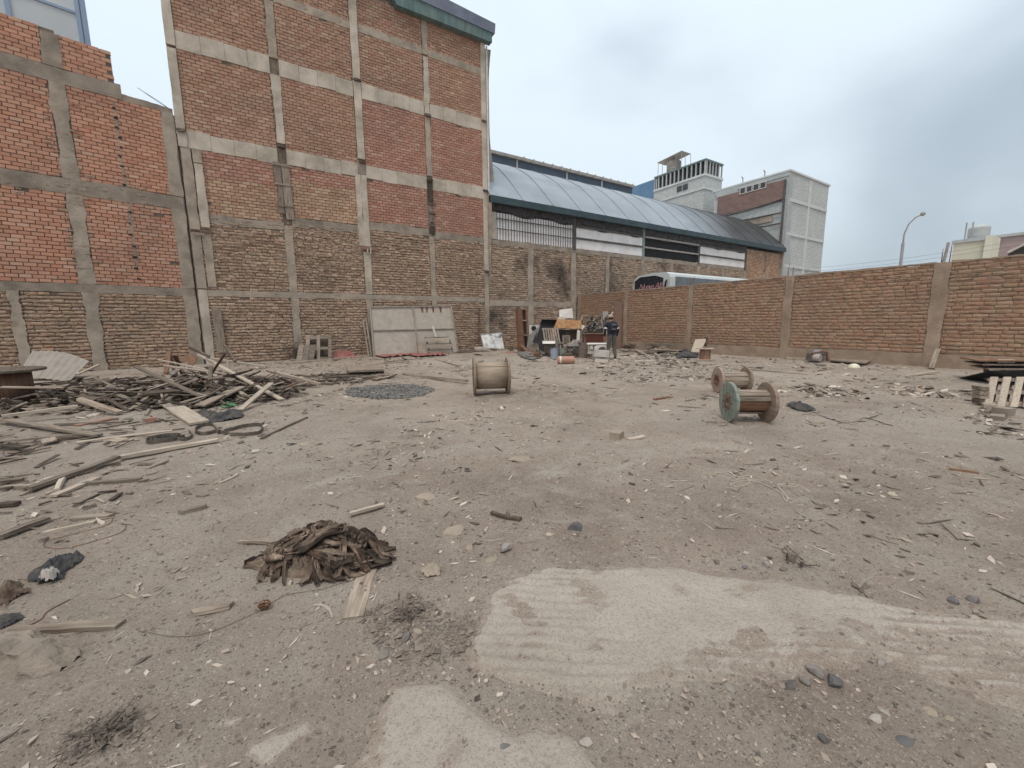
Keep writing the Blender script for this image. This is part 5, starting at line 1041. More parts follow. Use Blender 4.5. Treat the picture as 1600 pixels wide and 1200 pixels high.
# ---------------- stones one can point at
def stone(x, y, wpx, mat, label, group=None, seed=0, flat=.62):
    p = gp(x, y); d = np.linalg.norm(p-CAM); s = wpx/F*d/2; v, fs = ROCKS[seed % 10]; a = seed*1.7; c, sn = math.cos(a), math.sin(a)
    mb = MB(); mb.add([(s*(q[0]*c-q[1]*sn*.8), s*(q[0]*sn+q[1]*c*.8), s*q[2]/.62*flat) for q in v], fs); o = mb.build('stone', M[mat]); o.location = tuple(p+V([0, 0, s*flat*(.45 if flat > .3 else -.15)])); return tag(o, label, 'stone', group)
for i, a in enumerate([
 (790, 860, 26, 'stone', 'grey stone with white chip above the cement spill', None), (735, 859, 18, 'stone_tan', 'round tan pebble left of the grey stone', None), (767, 875, 24, 'stone_tan', 'larger half-buried tan stone below the grey stone', None),
 (898, 825, 26, 'stone_dark', 'dark jagged stone alone in the middle foreground', None), (972, 849, 14, 'stone_tan', 'small pale chip right of the dark jagged stone', None), (665, 775, 34, 'stone_tan', 'half-buried tan stone behind the rag heap', None), (712, 830, 46, 'stone_tan', 'flat tan slab stone on dirt behind the pebbles', None),
 (810, 714, 44, 'stone_tan', 'flat pale cement crust in mid yard', None), (790, 1182, 20, 'stone_dark', 'small black stone at the bottom edge', None), (914, 1168, 18, 'stone', 'round brown stone at the bottom edge', None),
 (1274, 1062, 22, 'stone', 'pale topped stone in the cluster on the spill edge', None), (1236, 1082, 18, 'stone_dark', 'dark stone at the left of the stone cluster', None), (1258, 1077, 14, 'stone', 'small grey stone in the middle of the stone cluster', None), (1303, 1078, 22, 'stone_dark', 'broad dark stone at the right of the stone cluster', None),
 (1215, 985, 18, 'stone_dark', 'flat black stone lying on the cement spill', None), (1315, 996, 13, 'stone', 'pale round pebble on the cement spill', None), (1264, 1010, 10, 'stone_dark', 'little black pebble on the cement spill', None), (1291, 952, 10, 'stone_dark', 'black pebble near the upper edge of the spill', None), (1266, 949, 9, 'stone_dark', 'tiny black pebble near the upper edge of the spill', None),
 (1140, 1083, 16, 'stone', 'brown stone below the spill, left of the cluster', None), (1368, 1136, 18, 'stone', 'grey stone on dirt below the cluster', None), (1378, 1122, 14, 'stone', 'small grey stone touching the one below the cluster', None), (1414, 1172, 20, 'stone_dark', 'dark stone near the lower right edge', None), (1285, 1167, 12, 'stone_dark', 'small black stone near the bottom right', None), (1376, 1046, 13, 'stone', 'chip of stone on the torn spill edge', None), (1452, 1122, 14, 'stone_tan', 'tan pebble at lower right', None), (1480, 1130, 12, 'stone_tan', 'second tan pebble at lower right', None),
 (1146, 892, 9, 'stone_dark', 'left black pebble on the spill rim', None), (1164, 888, 9, 'stone_dark', 'middle black pebble on the spill rim', None), (1139, 905, 8, 'stone_dark', 'lower black pebble on the spill rim', None), (1196, 885, 13, 'stone', 'brown lump on the spill rim', None), (1224, 893, 11, 'stone', 'second brown lump on the spill rim', None),
 (1486, 946, 12, 'stone_dark', 'left dark stone on dirt above the spill end', None), (1519, 945, 14, 'stone_dark', 'right dark stone on dirt above the spill end', None), (1450, 1024, 10, 'stone_dark', 'thin dark stone on the right of the spill', None),
 (300, 707, 14, 'stone_tan', 'white pebble below the belt coils', None), (402, 672, 0.1, 'stone', '', None), (1083, 700, 14, 'stone_tan', 'pale flake on the dirt below the green-ended drum', None), (476, 696, 20, 'stone_tan', 'low tan stone on bare dirt right of the belts', None), (1320, 762, 14, 'stone', 'grey lump right of the rope tangle', None), (1328, 755, 9, 'stone_tan', 'white pebble right of the rope tangle', None), (635, 1000, 20, 'stone', 'stone in the dark soil patch', None), (655, 990, 16, 'stone_tan', 'tan stone in the dark soil patch', None), (600, 1022, 22, 'stone', 'low stone at the edge of the dark soil patch', None)]):
    if a[4]: stone(*a, seed=i, flat=.3 if any(q in a[4] for q in ('flat', 'half-buried', 'low')) else .55)
# lone brick, brick bits, blocks under the pallet
def block(x, y, sx, sy, sz, rot, mat, label, cat='brick', name='loose_brick', dz=0.):
    p = gp(x, y); c, s = math.cos(rot), math.sin(rot); mb = MB(); mb.box((0, 0, sz/2), (sx, sy, sz), np.array([[c, -s, 0], [s, c, 0], [0, 0, 1.]]), min(sx, sz)*.07); o = mb.build(name, M[mat]); o.location = tuple(p+V([0, 0, dz-.01])); return tag(o, label, cat)
block(964, 682, .16, .12, .10, .4, 'stone_tan', 'lone tan brick in mid yard')
block(797, 552, .3, .15, .10, -.4, 'brick_red', 'red brick piece by the scrap corner'); block(237, 661, .12, .08, .08, .2, 'brick_red', 'small broken red brick before the timber heap')
block(1545, 640, .22, .14, .10, .3, 'concrete', 'flat topped concrete block under the pale pallet', 'concrete block', 'concrete_block'); block(1567, 648, .24, .16, .12, -.2, 'concrete_dark', 'rounded concrete lump under the pale pallet', 'concrete block', 'concrete_block'); block(1558, 655, .18, .13, .08, .1, 'concrete_dark', 'lower concrete lump before the pale pallet', 'concrete block', 'concrete_block'); block(1537, 645, .14, .06, .05, .5, 'concrete_pale', 'thin pale chip of block by the pallet corner', 'concrete block', 'concrete_block')
# broken concrete lump, bottom left
def lump():
    r = np.random.default_rng(9); n1, n2 = 26, 18; g_ = np.zeros((n1, n2, 3)); a0 = G(-45, 1036); ax = V([.80, -.60, 0]); ay = V([.6, .8, 0])
    for i in range(n1):
        for j in range(n2):
            s = i/(n1-1); t_ = j/(n2-1); an = (t_-.5)*math.pi*1.05; w = .105*(math.sin(math.pi*min(max(s*.9+.06, 0), 1))**.45)*(1+.18*math.sin(s*7)); h_ = .15*(math.sin(math.pi*min(max(s*.92+.05, 0), 1))**.4)*(1-.4*s)
            y = w*math.copysign(abs(math.sin(an))**.65, math.sin(an)); z = h_*max(0, math.cos(an))**.55-.012
            if .25 < s < .72 and t_ < .42: k = math.sin((s-.25)/.47*math.pi); y += .055*k*math.sin(t_/.42*math.pi)                # hollow in the front side
            nn = 1.5*(fbm(s*9, t_*7, 3, 4)-.5)
            g_[i, j] = a0+ax*(s*.46)+ay*(y+.02*nn)+V([0, 0, z+.045*nn])
    mb = MB(); mb.grid(g_); return single(mb, 'concrete_lump', M['concrete_dark'], 'broken sandy concrete lump with a dark hollow at lower left', 'rubble', smooth=False)
lump()
# ---------------- crumpled cloth
def cloth(name, poly, hh, mat, label, cat, seed, n=46, freq=9., fold=.7, base=.004, smooth=True):
    pg = np.array([G(*p)[:2] for p in poly]); c = pg.mean(0); lo = pg.min(0); hi = pg.max(0); x = np.linspace(lo[0], hi[0], n); y = np.linspace(lo[1], hi[1], n); X, Y = np.meshgrid(x, y, indexing='ij'); s = poly_sd(X, Y, pg); sc_ = max(hi-lo)
    s = s+sc_*.16*(fbm(X*5/sc_, Y*5/sc_, seed, 3)-.5); q = np.clip(s/(sc_*.16), 0, 1)
    a = X+.25*sc_*fbm(X*3/sc_, Y*3/sc_, seed+2, 2); b_2 = Y+.25*sc_*fbm(X*3/sc_, Y*3/sc_, seed+4, 2)
    rd = 1-np.abs(2*fbm(a*freq/sc_, b_2*freq/sc_, seed+6, 3)-1); rd2 = 1-np.abs(2*fbm(a*freq*2.3/sc_, b_2*freq*2.3/sc_, seed+8, 2)-1)
    Z = gz(X, Y)+base+q**.6*hh*(.25+fold*rd**3+.35*rd2**2); k = s > 0; n1, n2 = X.shape; i, j = np.meshgrid(np.arange(n1-1), np.arange(n2-1), indexing='ij'); kk = k[:-1, :-1] & k[1:, 1:] & k[1:, :-1] & k[:-1, 1:]
    a_ = (i*n2+j)[kk]; f_ = np.stack([a_, a_+n2, a_+n2+1, a_+1], 1); u, inv = np.unique(f_, return_inverse=True); pts = np.stack([X, Y, Z], 2).reshape(-1, 3)[u]; o3 = V([c[0], c[1], float(gz(c[0], c[1]))])
    me = bpy.data.meshes.new(name); np_mesh(me, pts-o3, inv.reshape(f_.shape), smooth); me.materials.append(mat); o = bpy.data.objects.new(name, me); COL.objects.link(o); o.location = tuple(o3); return tag(o, label, cat)
cloth('netting', [(287, 652), (320, 640), (345, 648), (372, 643), (388, 650), (372, 656), (330, 663), (310, 660)], .10, M['net_dark'], 'black netting crumpled on the dirt before the timber heap', 'netting', 3)
cloth('netting', [(338, 634), (350, 627), (366, 629), (374, 634), (358, 639), (344, 639)], .06, M['net_green'], 'scrap of green netting under the timber heap', 'netting', 13, n=26)
cloth('plastic_sheet', [(38, 915), (70, 888), (100, 878), (138, 868), (128, 882), (108, 895), (100, 908), (70, 915)], .05, M['cloth_black'], 'black torn plastic with white scraps at the left edge', 'plastic sheet', 23)
cloth('plastic_scrap', [(60, 912), (85, 900), (98, 903), (90, 912), (72, 920)], .05, M['grey_sheet'], 'white torn scrap on the black plastic', 'plastic scrap', 26, n=24, base=.02)
cloth('rag', [(-10, 945), (0, 920), (30, 912), (42, 922), (50, 932), (20, 940), (5, 955)], .05, M['rag'], 'pale dirty rag at the left edge below the black plastic', 'rag', 29, n=34)
cloth('rag', [(-20, 985), (0, 968), (30, 962), (45, 968), (20, 980), (0, 990)], .02, M['net_dark'], 'dark shreds at the left edge above the concrete lump', 'rag', 31, n=30)
cloth('cardboard', [(656, 894), (672, 880), (692, 888), (690, 902), (668, 906)], .025, M['stone_tan'], 'crumpled pale paper scrap between rag heap and pebbles', 'paper', 35, n=26)
cloth('rag', [(1228, 634), (1250, 632), (1274, 642), (1262, 647), (1240, 643)], .08, M['net_dark'], 'dark rag lying right of the green-ended drum', 'rag', 39, n=28)
cloth('earth_hump', [(1270, 650), (1330, 638), (1370, 650), (1350, 660), (1310, 663)], .03, M['dirt'], 'low hump of pale crust right of the dark rag', 'crust', 43, n=30)
for k, (pts, n) in enumerate(((((1232, 607), (1270, 600), (1310, 606), (1352, 618), (1310, 625), (1262, 622), (1240, 616)), 420), (((1354, 604), (1400, 600), (1460, 606), (1524, 612), (1520, 622), (1440, 622), (1390, 616)), 380), (((1580, 655), (1530, 640), (1500, 655), (1540, 680), (1600, 690)), 150), (((960, 560), (1090, 562), (1110, 590), (1000, 600), (900, 585)), 900))):
    pg = [G(*p)[:2] for p in pts]; lo = np.min(pg, 0); hi = np.max(pg, 0); cand = r.uniform(lo, hi, (n*5, 2)); cand = cand[poly_sd(cand[:, 0], cand[:, 1], pg)+.5*(fbm(cand[:, 0]*2.5, cand[:, 1]*2.5, 19+k, 3)-.5) > 0][:n]
    strew('rubble', cand, np.clip(r.pareto(2.2, len(cand))*.022+.014, 0, .12), CHIP, M['chips'], 95+k, (1.1, .8, .6), .25, .2, .0)
# ---------------- the rag heap (main crumpled bundle)
def rag_heap():
    c = gp(510, 876); T = thing('rag_heap', 'heap of crumpled brown burlap and plastic rags in the left foreground', 'rags', c)
    r = np.random.default_rng(12); ax = right0; ay = fwd0
    n1, n2 = 110, 80; g_ = np.zeros((n1, n2, 3))
    u = np.linspace(-1, 1, n1); v = np.linspace(-1, 1, n2); U, Vv = np.meshgrid(u, v, indexing='ij'); rr = np.sqrt(U**2+Vv**2); th = np.arctan2(Vv, U)
    edge = .78+.22*fbm(th*1.3+9, rr*0+2, 6, 3)*1.4; q = np.clip(1-rr/edge, 0, 1); prof = q**.55
    wx_ = U+.5*(fbm(U*2+3, Vv*2, 61, 3)-.5); wy_ = Vv+.5*(fbm(U*2, Vv*2+5, 62, 3)-.5)
    rd = 1-np.abs(2*fbm(wx_*4.2, wy_*4.2, 63, 3)-1); rd2 = 1-np.abs(2*fbm(wx_*10+th, wy_*10, 64, 2)-1); rd3 = 1-np.abs(2*fbm(wx_*22, wy_*22, 66, 2)-1)
    Z = prof*.16+np.clip(q*5, 0, 1)*(.06*rd**3+.035*rd2**2.5+.016*rd3**2-.05)
    sw = .05*np.sin(rr*14+th*3)*q
    Xx = U*.31*(1+.10*(rd-.5))+sw; Yy = Vv*.185*(1+.10*(rd2-.5))+sw*.6
    P3_ = Xx[..., None]*ax+Yy[..., None]*ay; P3_[..., 2] += Z-.012
    keep = rr < edge*1.02; i, j = np.meshgrid(np.arange(n1-1), np.arange(n2-1), indexing='ij'); kk = keep[:-1, :-1] & keep[1:, 1:] & keep[1:, :-1] & keep[:-1, 1:]; a_ = (i*n2+j)[kk]; f_ = np.stack([a_, a_+n2, a_+n2+1, a_+1], 1); un, inv = np.unique(f_, return_inverse=True)
    me = bpy.data.meshes.new('bundle'); np_mesh(me, P3_.reshape(-1, 3)[un], inv.reshape(f_.shape)); me.materials.append(M['rag']); o = bpy.data.objects.new('bundle', me); COL.objects.link(o); o.parent = T
    # crumpled sheets and folded strips heaped over it
    def dome(x, y):
        q_ = max(0, 1-math.hypot(x/.37, y/.235)/.92); return .205*q_**.6
    def strip(path, w, crease, seed_):
        g2 = []; m_ = len(path); q = np.random.default_rng(seed_)
        for s_ in range(m_):
            t_ = s_/(m_-1); a = path[max(s_-1, 0)]; b = path[min(s_+1, m_-1)]; hd = math.atan2(b[1]-a[1], b[0]-a[0]); px_, py_ = -math.sin(hd), math.cos(hd); x, y, z = path[s_]; row = []; ww = w*(.35+.65*math.sin(math.pi*min(.97, max(.03, t_)))**.6)
            tw = .9*math.sin(t_*4+seed_)
            for e, hgt in ((-1, 0), (-.55, crease), (-.2, -.35*crease), (.2, .8*crease), (.6, -.2*crease), (1, .3*crease)):
                row.append(ax*(x+px_*e*ww*math.cos(tw*.5))+ay*(y+py_*e*ww*math.cos(tw*.5))+UP*max(-.004, z+hgt*ww+e*ww*math.sin(tw*.6)+q.normal(0, .0022)))
            g2.append(row)
        mb = MB(); mb.grid(np.array(g2), .0018); mb.build('fold', M['rag'], T, smooth=True)
    for k in range(80):                       # swirls that lie round the heap
        cx_, cy_ = (.10, -.01) if k % 2 else (-.10, .02); a0 = r.uniform(0, 2*math.pi); da = r.uniform(.7, 2.2)*(1 if k % 3 else -1); rr_ = r.uniform(.05, 1.)**.8; L0 = r.uniform(-.015, .02); drop = r.normal(0, .25); path = []
        for s_ in range(20):
            t_ = s_/19; a = a0+da*t_; rad_ = rr_*(1+drop*t_*.5); x = cx_+.235*rad_*math.cos(a)+.01*math.sin(t_*11+k); y = cy_+.165*rad_*math.sin(a)+.008*math.sin(t_*9+k); path.append((x, y, dome(x, y)+L0+.014*math.sin(t_*6+k)+.008))
        strip(path, r.uniform(.008, .036), r.uniform(.5, 1.3), 900+k)
    for k in range(70):                       # pieces hanging down the sides and trailing on the dirt
        a = r.uniform(0, 2*math.pi); r0 = r.uniform(.3, .8); r1 = r.uniform(.95, 1.22)+(.12 if math.cos(a+.6) < -.5 else 0); path = []; sw_ = r.normal(0, .35)
        for s_ in range(16):
            t_ = s_/15; rad_ = r0+(r1-r0)*t_; aa = a+sw_*t_; x = .36*rad_*math.cos(aa); y = .22*rad_*math.sin(aa); path.append((x, y, max(.004, dome(x, y)+.010+.02*math.sin(t_*5+k)*(1-t_))))
        strip(path, r.uniform(.006, .03), r.uniform(.5, 1.4), 1100+k)
rag_heap()
mb = MB(); p = gp(414, 953)
for k in range(10): a = k*1.3; mb.tube([p+V([.03*math.cos(a+t_)*(.4+.06*k), .02*math.sin(a+t_)*(.4+.06*k), .005+.003*k+.008*math.sin(t_*2+k)]) for t_ in np.linspace(0, 5.5, 12)], .003, 4)
single(mb, 'twine_ball', M['rust'], 'small knot of dark red twine below the rag heap', 'twine')
# ---------------- belts, wires, rope
def ribbon(pts, w, th, closed=False):
    mb = MB(); g_ = []
    for p in pts: p = V(p, float); g_.append([p, p+V([0, 0, w])])
    mb.grid(np.array(g_), th); return mb
def gpath(px, n=10, dz=.0):
    P = [G(*p) for p in px]; out = []; K = len(P)
    for i in range(K-1):
        p0, p1, p2, p3 = P[max(i-1, 0)], P[i], P[i+1], P[min(i+2, K-1)]
        for t_ in np.linspace(0, 1, n, endpoint=False): out.append(.5*((2*p1)+(-p0+p2)*t_+(2*p0-5*p1+4*p2-p3)*t_**2+(-p0+3*p1-3*p2+p3)*t_**3))
    out.append(P[-1]); return [onground(p, dz) for p in out]
cc = gp(258, 688); pts = [cc+V([math.cos(a)*(.085+.006*a), math.sin(a)*(.085+.006*a), 0]) for a in np.linspace(0, 6*math.pi, 90)]
single(ribbon(pts, .05, .006), 'belt_coil', M['rubber'], 'tightly wound dark belt coil, leftmost on the dirt', 'belt')
single(ribbon(gpath([(272, 689), (290, 690), (301, 685), (296, 677)]), .045, .007), 'belt_strip', M['rubber'], 'short curled belt strip between the coil and the loops', 'belt')
single(ribbon(gpath([(342, 680), (334, 669), (322, 667), (308, 672), (306, 680), (322, 682), (340, 678), (360, 683), (385, 683), (406, 680), (411, 672), (404, 669), (380, 671), (350, 678)]), .05, .008), 'belt_loop', M['rubber'], 'open belt twisted into two long loops right of the coil', 'belt')
def wire(px, r_, mat, label, cat, name='wire', dz=.004): mb = MB(); mb.tube(gpath(px, 8, dz), r_, 5); return single(mb, name, M[mat], label, cat)
wire([(168, 807), (176, 812), (165, 822), (120, 832), (80, 842), (68, 850), (80, 857), (110, 858), (150, 848), (190, 835), (197, 824), (188, 820), (208, 824)], .0022, 'rust', 'thin wire bent into a long loop on the left dirt', 'wire')
wire([(0, 1000), (60, 975), (75, 960), (110, 940)], .003, 'rust', 'thin wire before the straight batten at lower left', 'wire')
wire([(216, 990), (280, 997), (330, 990), (370, 975), (405, 958), (440, 935), (500, 921), (560, 905), (590, 893), (622, 870)], .0014, 'twig', 'long thin cord curving past the rag heap', 'cord', 'cord')
wire([(1120, 738), (1140, 742), (1150, 748), (1170, 744), (1205, 752), (1215, 756), (1245, 758), (1240, 762), (1215, 760), (1222, 770), (1235, 785)], .007, 'rope', 'tangled pale rope on dirt below the green-ended drum', 'rope', 'rope')
wire([(1140, 752), (1165, 748), (1170, 756), (1150, 760), (1143, 755), (1180, 752), (1225, 776), (1228, 788), (1220, 772)], .007, 'rope', 'second tangle of pale rope beside the first', 'rope', 'rope')
wire([(1300, 1900), (1302, 1901)], .001, 'rope', 'x', 'y') if False else None
wire([(500, 945), (515, 955), (520, 968), (512, 950), (490, 948)], .006, 'rope', 'curled pale bark strip below the rag heap', 'bark strip', 'bark_strip')
wire([(1245, 640), (1300, 652), (1350, 655), (1395, 668)], .008, 'rubber', 'dark cable half buried right of the drums', 'cable', 'cable')

# ---------------- right side: pallets and boards
f = pln(1560, 637, -14)
PAL = thing('pallet', 'pale wooden pallet tilted up on rubble at the right edge', 'pallet', f(1570, 637), world=True)
def fl_(y): return -.30*(637-y)/48
for k in range(7):
    xb, xt = 1538+k*20.5, 1549+k*20.5; mb = MB(); mb.prism([f(xb, 636, 0.), f(xb+11.5, 636, 0.), f(xt+11, 589, fl_(589)), f(xt, 589, fl_(589))], -f.n*.022); mb.build('slat', M['wood_pale'], PAL)
for y0, y1 in ((592, 596), (611, 616), (629, 635)):
    mb = MB(); mb.prism([f(1541 if y0 > 600 else 1549, y1, fl_(y1)-.03), f(1690, y1, fl_(y1)-.03), f(1690, y0, fl_(y0)-.03), f(1543 if y0 > 600 else 1551, y0, fl_(y0)-.03)], -f.n*.09); mb.build('bearer', M['wood_grey'], PAL)
for k in range(7): mb = MB(); mb.prism([f(1540+k*22, 635, -.125), f(1553+k*22, 635, -.125), f(1562+k*22, 591, fl_(591)-.125), f(1549+k*22, 591, fl_(591)-.125)], -f.n*.02); mb.build('lower_slat', M['wood_dark'], PAL)
CRT = thing('crate_end', 'grey crate of short boards tucked behind the pale pallet', 'crate', f(1540, 632, -.4), world=True)
for k, (y0, y1) in enumerate(((604, 610), (611, 617), (618, 623), (624, 632))): mb = MB(); mb.prism([f(1531, y1, -.1), f(1546, y1+1, -.08), f(1546, y0+1, -.08), f(1531, y0, -.1)], -f.n*.16); mb.build('board', M['wood_grey' if k < 3 else 'wood_dark'], CRT)
# stack of dark pallets by the wall
f = pln(1560, 598, -30)
STK = thing('dark_pallet_stack', 'stack of dark boards and panels against the right wall behind the pallet', 'board stack', f(1560, 598), world=True)
for k in range(5): x = 1540+k*28; mb = MB(); mb.prism([f(x, 594, .0), f(x+6, 594, .0), f(x+6, 566, .0), f(x, 566, .0)], -f.n*.1); mb.build('block', M['wood_dark'], STK)
for (y0, th_, d, m_, x0) in ((569, .03, .15, 'wood_grey', 1536), (563, .025, .1, 'wood_brown', 1528), (576, .03, .2, 'wood_grey', 1545)):
    a = f(x0, y0, d); b = f(1700, y0+1, d); mb = MB(); mb.prism([a, b, b-f.n*.9, a-f.n*.9], V([0, 0, -th_])); mb.build('board', M[m_], STK)
mb = MB(); mb.prism([f(1560, 562, .05), f(1586, 562, .05), f(1586, 567, .05), f(1560, 567, .05)][::-1], -f.n*.1); mb.build('spacer', M['wood_pale'], STK)
q = [gp(1497, 591), f(1548, 579, .4), f(1700, 576, .4), gp(1640, 604)+V([0, 0, .02])]; mb = MB(); mb.prism([V(p) for p in q], V([0, 0, -.03])); single(mb, 'black_sheet', M['black'], 'black panel sloping to the ground before the dark board stack', 'panel')
# along the right wall
mb = MB(); q = [gp(1296, 566), gp(1352, 572), gp(1364, 566), gp(1306, 558)]; mb.prism([p+V([0, 0, .10]) for p in q], V([0, 0, -.04])); bo = single(mb, 'dusty_board', M['wood_grey'], 'dusty grey board panel lying by the wall beside the white bowl', 'board')
mb = MB(); q2 = [p+V([0, 0, .055]) for p in q]; mb.prism([q2[0]*.8+q2[2]*.2, q2[1]*.8+q2[3]*.2, q2[2]*.8+q2[0]*.2, q2[3]*.8+q2[1]*.2], V([0, 0, -.09])); single(mb, 'wood_block', M['wood_dark'], 'dark timber block under the dusty board panel', 'timber')
p = gp(1334, 576); mb = MB(); mb.lathe([(.14, 0), (.145, .03), (.13, .08), (.085, .125), (.03, .145), (.005, .147)], 18, p); single(mb, 'bowl', simple('cream_plastic', [(.68, .64, .48), (.76, .72, .57)], 8, .5, dirt=(.4, .35, .27), dirtamt=.3, dscale=12), 'upturned cream bowl on the dirt by the right wall', 'bowl', smooth=True)
f = pln(1460, 578); a, b = G(1456, 578), onX(1466, 546, XB-.12); plank(onground(a, .03), b, .12, .06, 'wood_grey', 'thick timber leaning against the column of the right wall')
# heap of machine scrap by the wall
f = pln(1280, 565); SC = thing('machine_scrap', 'small greyish heap of engine scrap at the foot of the right wall', 'scrap', f(1280, 565), world=True)
mb = MB(); mb.prism([f(1270, 564, .1), f(1288, 564, .1), f(1290, 553, .0), f(1272, 553, .0)], -f.n*.35); mb.build('housing', M['metal_dark'], SC)
mb = MB(); mb.lathe([(.02, -.1), (.13, -.1), (.13, .1), (.02, .1)], 14, f(1277, 559, .16), 'y'); mb.build('pulley', M['grey_sheet'], SC)
mb = MB(); mb.tube([f(1268, 563, .1), f(1270, 552, .1), f(1284, 549, .1), f(1292, 551, .0), f(1293, 564, .0)], .035, 7); mb.build('pipe', M['rust'], SC)
mb = MB(); mb.prism([f(1276, 553, .05), f(1286, 553, .05), f(1284, 547, .0), f(1279, 547, .0)], -f.n*.2); mb.build('cover', M['plastic_blue'], SC)
mb = MB(); mb.prism([gp(1228, 562)+V([0, 0, .07]), gp(1262, 563)+V([0, 0, .07]), gp(1258, 556)+V([0, 0, .07]), gp(1226, 556)+V([0, 0, .07])], V([0, 0, -.07])); single(mb, 'slab', M['concrete'], 'flat grey slab against the footing of the right wall', 'slab')
# ================================================================ SCRAP CORNER
def panel(f, pts, th, mat, name, label, cat):
    mb = MB(); mb.prism([f(*p) for p in pts], -f.n*th); return single(mb, name, M[mat] if isinstance(mat, str) else mat, label, cat)
def ipart(T, f, pts, th, mat, name):
    mb = MB(); mb.prism([f(*p) for p in pts], -f.n*th); return mb.build(name, M[mat] if isinstance(mat, str) else mat, T)
# stained white sheet and roll left of the corner
f = plY(18.2); mirror = simple('stained_sheet', [(.13, .14, .14), (.50, .52, .50), (.66, .67, .64)], 3.2, .45, .1, 20, dirt=(.2, .2, .19), dirtamt=.5, dscale=4, lo=.38, hi=.55)
T = thing('stained_sheet', 'white sheet metal panel with grey blotches leaning by the wall', 'metal sheet', f(770, 549), world=True)
ipart(T, f, [(756, 544, .1), (788, 545, .1), (783, 519, -.35), (751, 523, -.35)], .02, mirror, 'sheet'); 
mb = MB(); P_s = [f(756, 544, .11), f(788, 545, .11), f(783, 519, -.34), f(751, 523, -.34)]
mb.tube(P_s+[P_s[0]], .02, 5); mb.build('rim', M['grey_sheet'], T)
mb = MB(); mb.tube([f(742, 546, .4), f(752, 546, .4), f(776, 552, .5)], [.13, .15, .06], 10); single(mb, 'rolled_sack', M['rope'], 'pale rolled sack on dark scrap below the stained sheet', 'sack', smooth=True)
panel(f, [(706, 552, .5), (744, 550, .5), (748, 545, .2), (722, 547, .2)], .04, 'wood_dark', 'dark_board', 'dark board on the ground between gate and rolled sack', 'board')
panel(f, [(736, 556, .5), (792, 557, .5), (790, 551, .3), (740, 551, .3)], .05, 'wood_brown', 'dark_board', 'dark brown board under the rolled sack', 'board')
panel(f, [(778, 551, .3), (789, 551, .3), (788, 545, .25), (779, 545, .25)], .2, 'stone', 'stone_block', 'grey block right below the stained sheet', 'stone')
mb = MB(); mb.tube([onY(747, 536, YA-.25), onY(749, 480, YA-.06)], .035, 6); single(mb, 'pole', M['wood_dark'], 'dark pole leaning on the brick building right of the gate', 'pole')
# tall open bookcase
f = pln(818, 552, 20); BS = thing('bookcase', 'tall brown open bookcase standing on end in the scrap corner', 'bookcase', f(818, 552), world=True)
ipart(BS, f, [(813, 551), (820, 551), (815, 482), (809, 482)], .35, 'wood_brown', 'side'); ipart(BS, f, [(826, 548), (829, 548), (823.5, 482), (821.5, 482)], .35, 'wood_brown', 'side')
for (x0, x1, y) in ((815.2, 821.5, 482), (816.5, 829, 500), (819, 826, 523), (819.5, 826, 547)): ipart(BS, f, [(x0, y+1.5, -.01), (x1, y+1.5, -.01), (x1, y, -.01), (x0, y, -.01)], .33, 'wood_grey' if y != 500 else 'wood_pale', 'shelf')
ipart(BS, f, [(819.8, 549, -.33), (826, 549, -.33), (821.6, 484, -.33), (815.5, 484, -.33)], .015, 'wood_grey', 'back')
# white speaker box with hole
f = pln(836, 548); SB = thing('speaker_box', 'white box with a dark round hole behind the black table top', 'box', f(836, 548, -.5), world=True)
ipart(SB, f, [(827, 548, -.7), (842, 548, -.7), (842, 508, -.7), (827, 508, -.7)], .4, 'white_paint', 'case'); c = f(834, 513, -.68); mb = MB(); n_ = f.n; a_ = f.a
ring = [c+a_*.13*math.cos(t_)+UP*.13*math.sin(t_) for t_ in np.linspace(0, 2*math.pi, 18, endpoint=False)]; mb.prism(ring, -n_*.015); mb.build('hole', M['black'], SB)
# table: black top and orange laminated apron
f = pln(850, 552); TT = thing('overturned_table', 'overturned table with black top and bright orange laminate side', 'table', f(860, 552), world=True)
ipart(TT, f, [(826, 549, .15), (850, 546, .15), (871, 498.5, -.45), (847, 498.5, -.45)], .04, 'black', 'top')
ipart(TT, f, [(866, 512, .0), (909, 514, .0), (910, 501, -.1), (871, 498.5, -.1)], .05, 'orange_lam', 'apron')
ipart(TT, f, [(845, 499, -.2), (911, 501.5, -.12), (911, 500, -.12), (845, 497.8, -.2)], .5, 'wood_grey', 'edge')
for x in (868, 905): ipart(TT, f, [(x, 552, -.1), (x+3, 552, -.1), (x+3, 513, -.1), (x, 513, -.1)], .06, 'wood_dark', 'leg')
ipart(TT, f, [(822, 549, .0), (834, 538, .0), (845, 507, -.3), (841, 511, -.3), (826, 524, -.2)], .03, 'tarp_grey', 'brace')
# slatted panel in front
f = pln(862, 556); SP = thing('slatted_screen', 'grey slatted wood panel leaning on the overturned table', 'slatted panel', f(862, 556), world=True)
for k in range(7): x0 = 847.5+k*3.7; ipart(SP, f, [(x0+4+k*.35, 540+k*1.4, .2), (x0+6.3+k*.35, 540+k*1.4, .2), (x0+2.3, 513, -.1), (x0, 513, -.1)], .02, 'wood_grey', 'slat')
ipart(SP, f, [(846.5, 515, -.12), (873, 515, -.12), (873, 512.5, -.12), (846.5, 512.5, -.12)], .025, 'wood_grey', 'rail'); ipart(SP, f, [(850, 537, .16), (880, 537, .16), (880, 534.5, .15), (850, 534.5, .15)], .025, 'wood_grey', 'rail')
panel(f, [(848, 537, .35), (871, 537, .35), (870, 533, .2), (848, 533, .2)], .25, 'white_paint', 'white_ledge_board', 'thin white board lying on junk under the slatted panel', 'board')
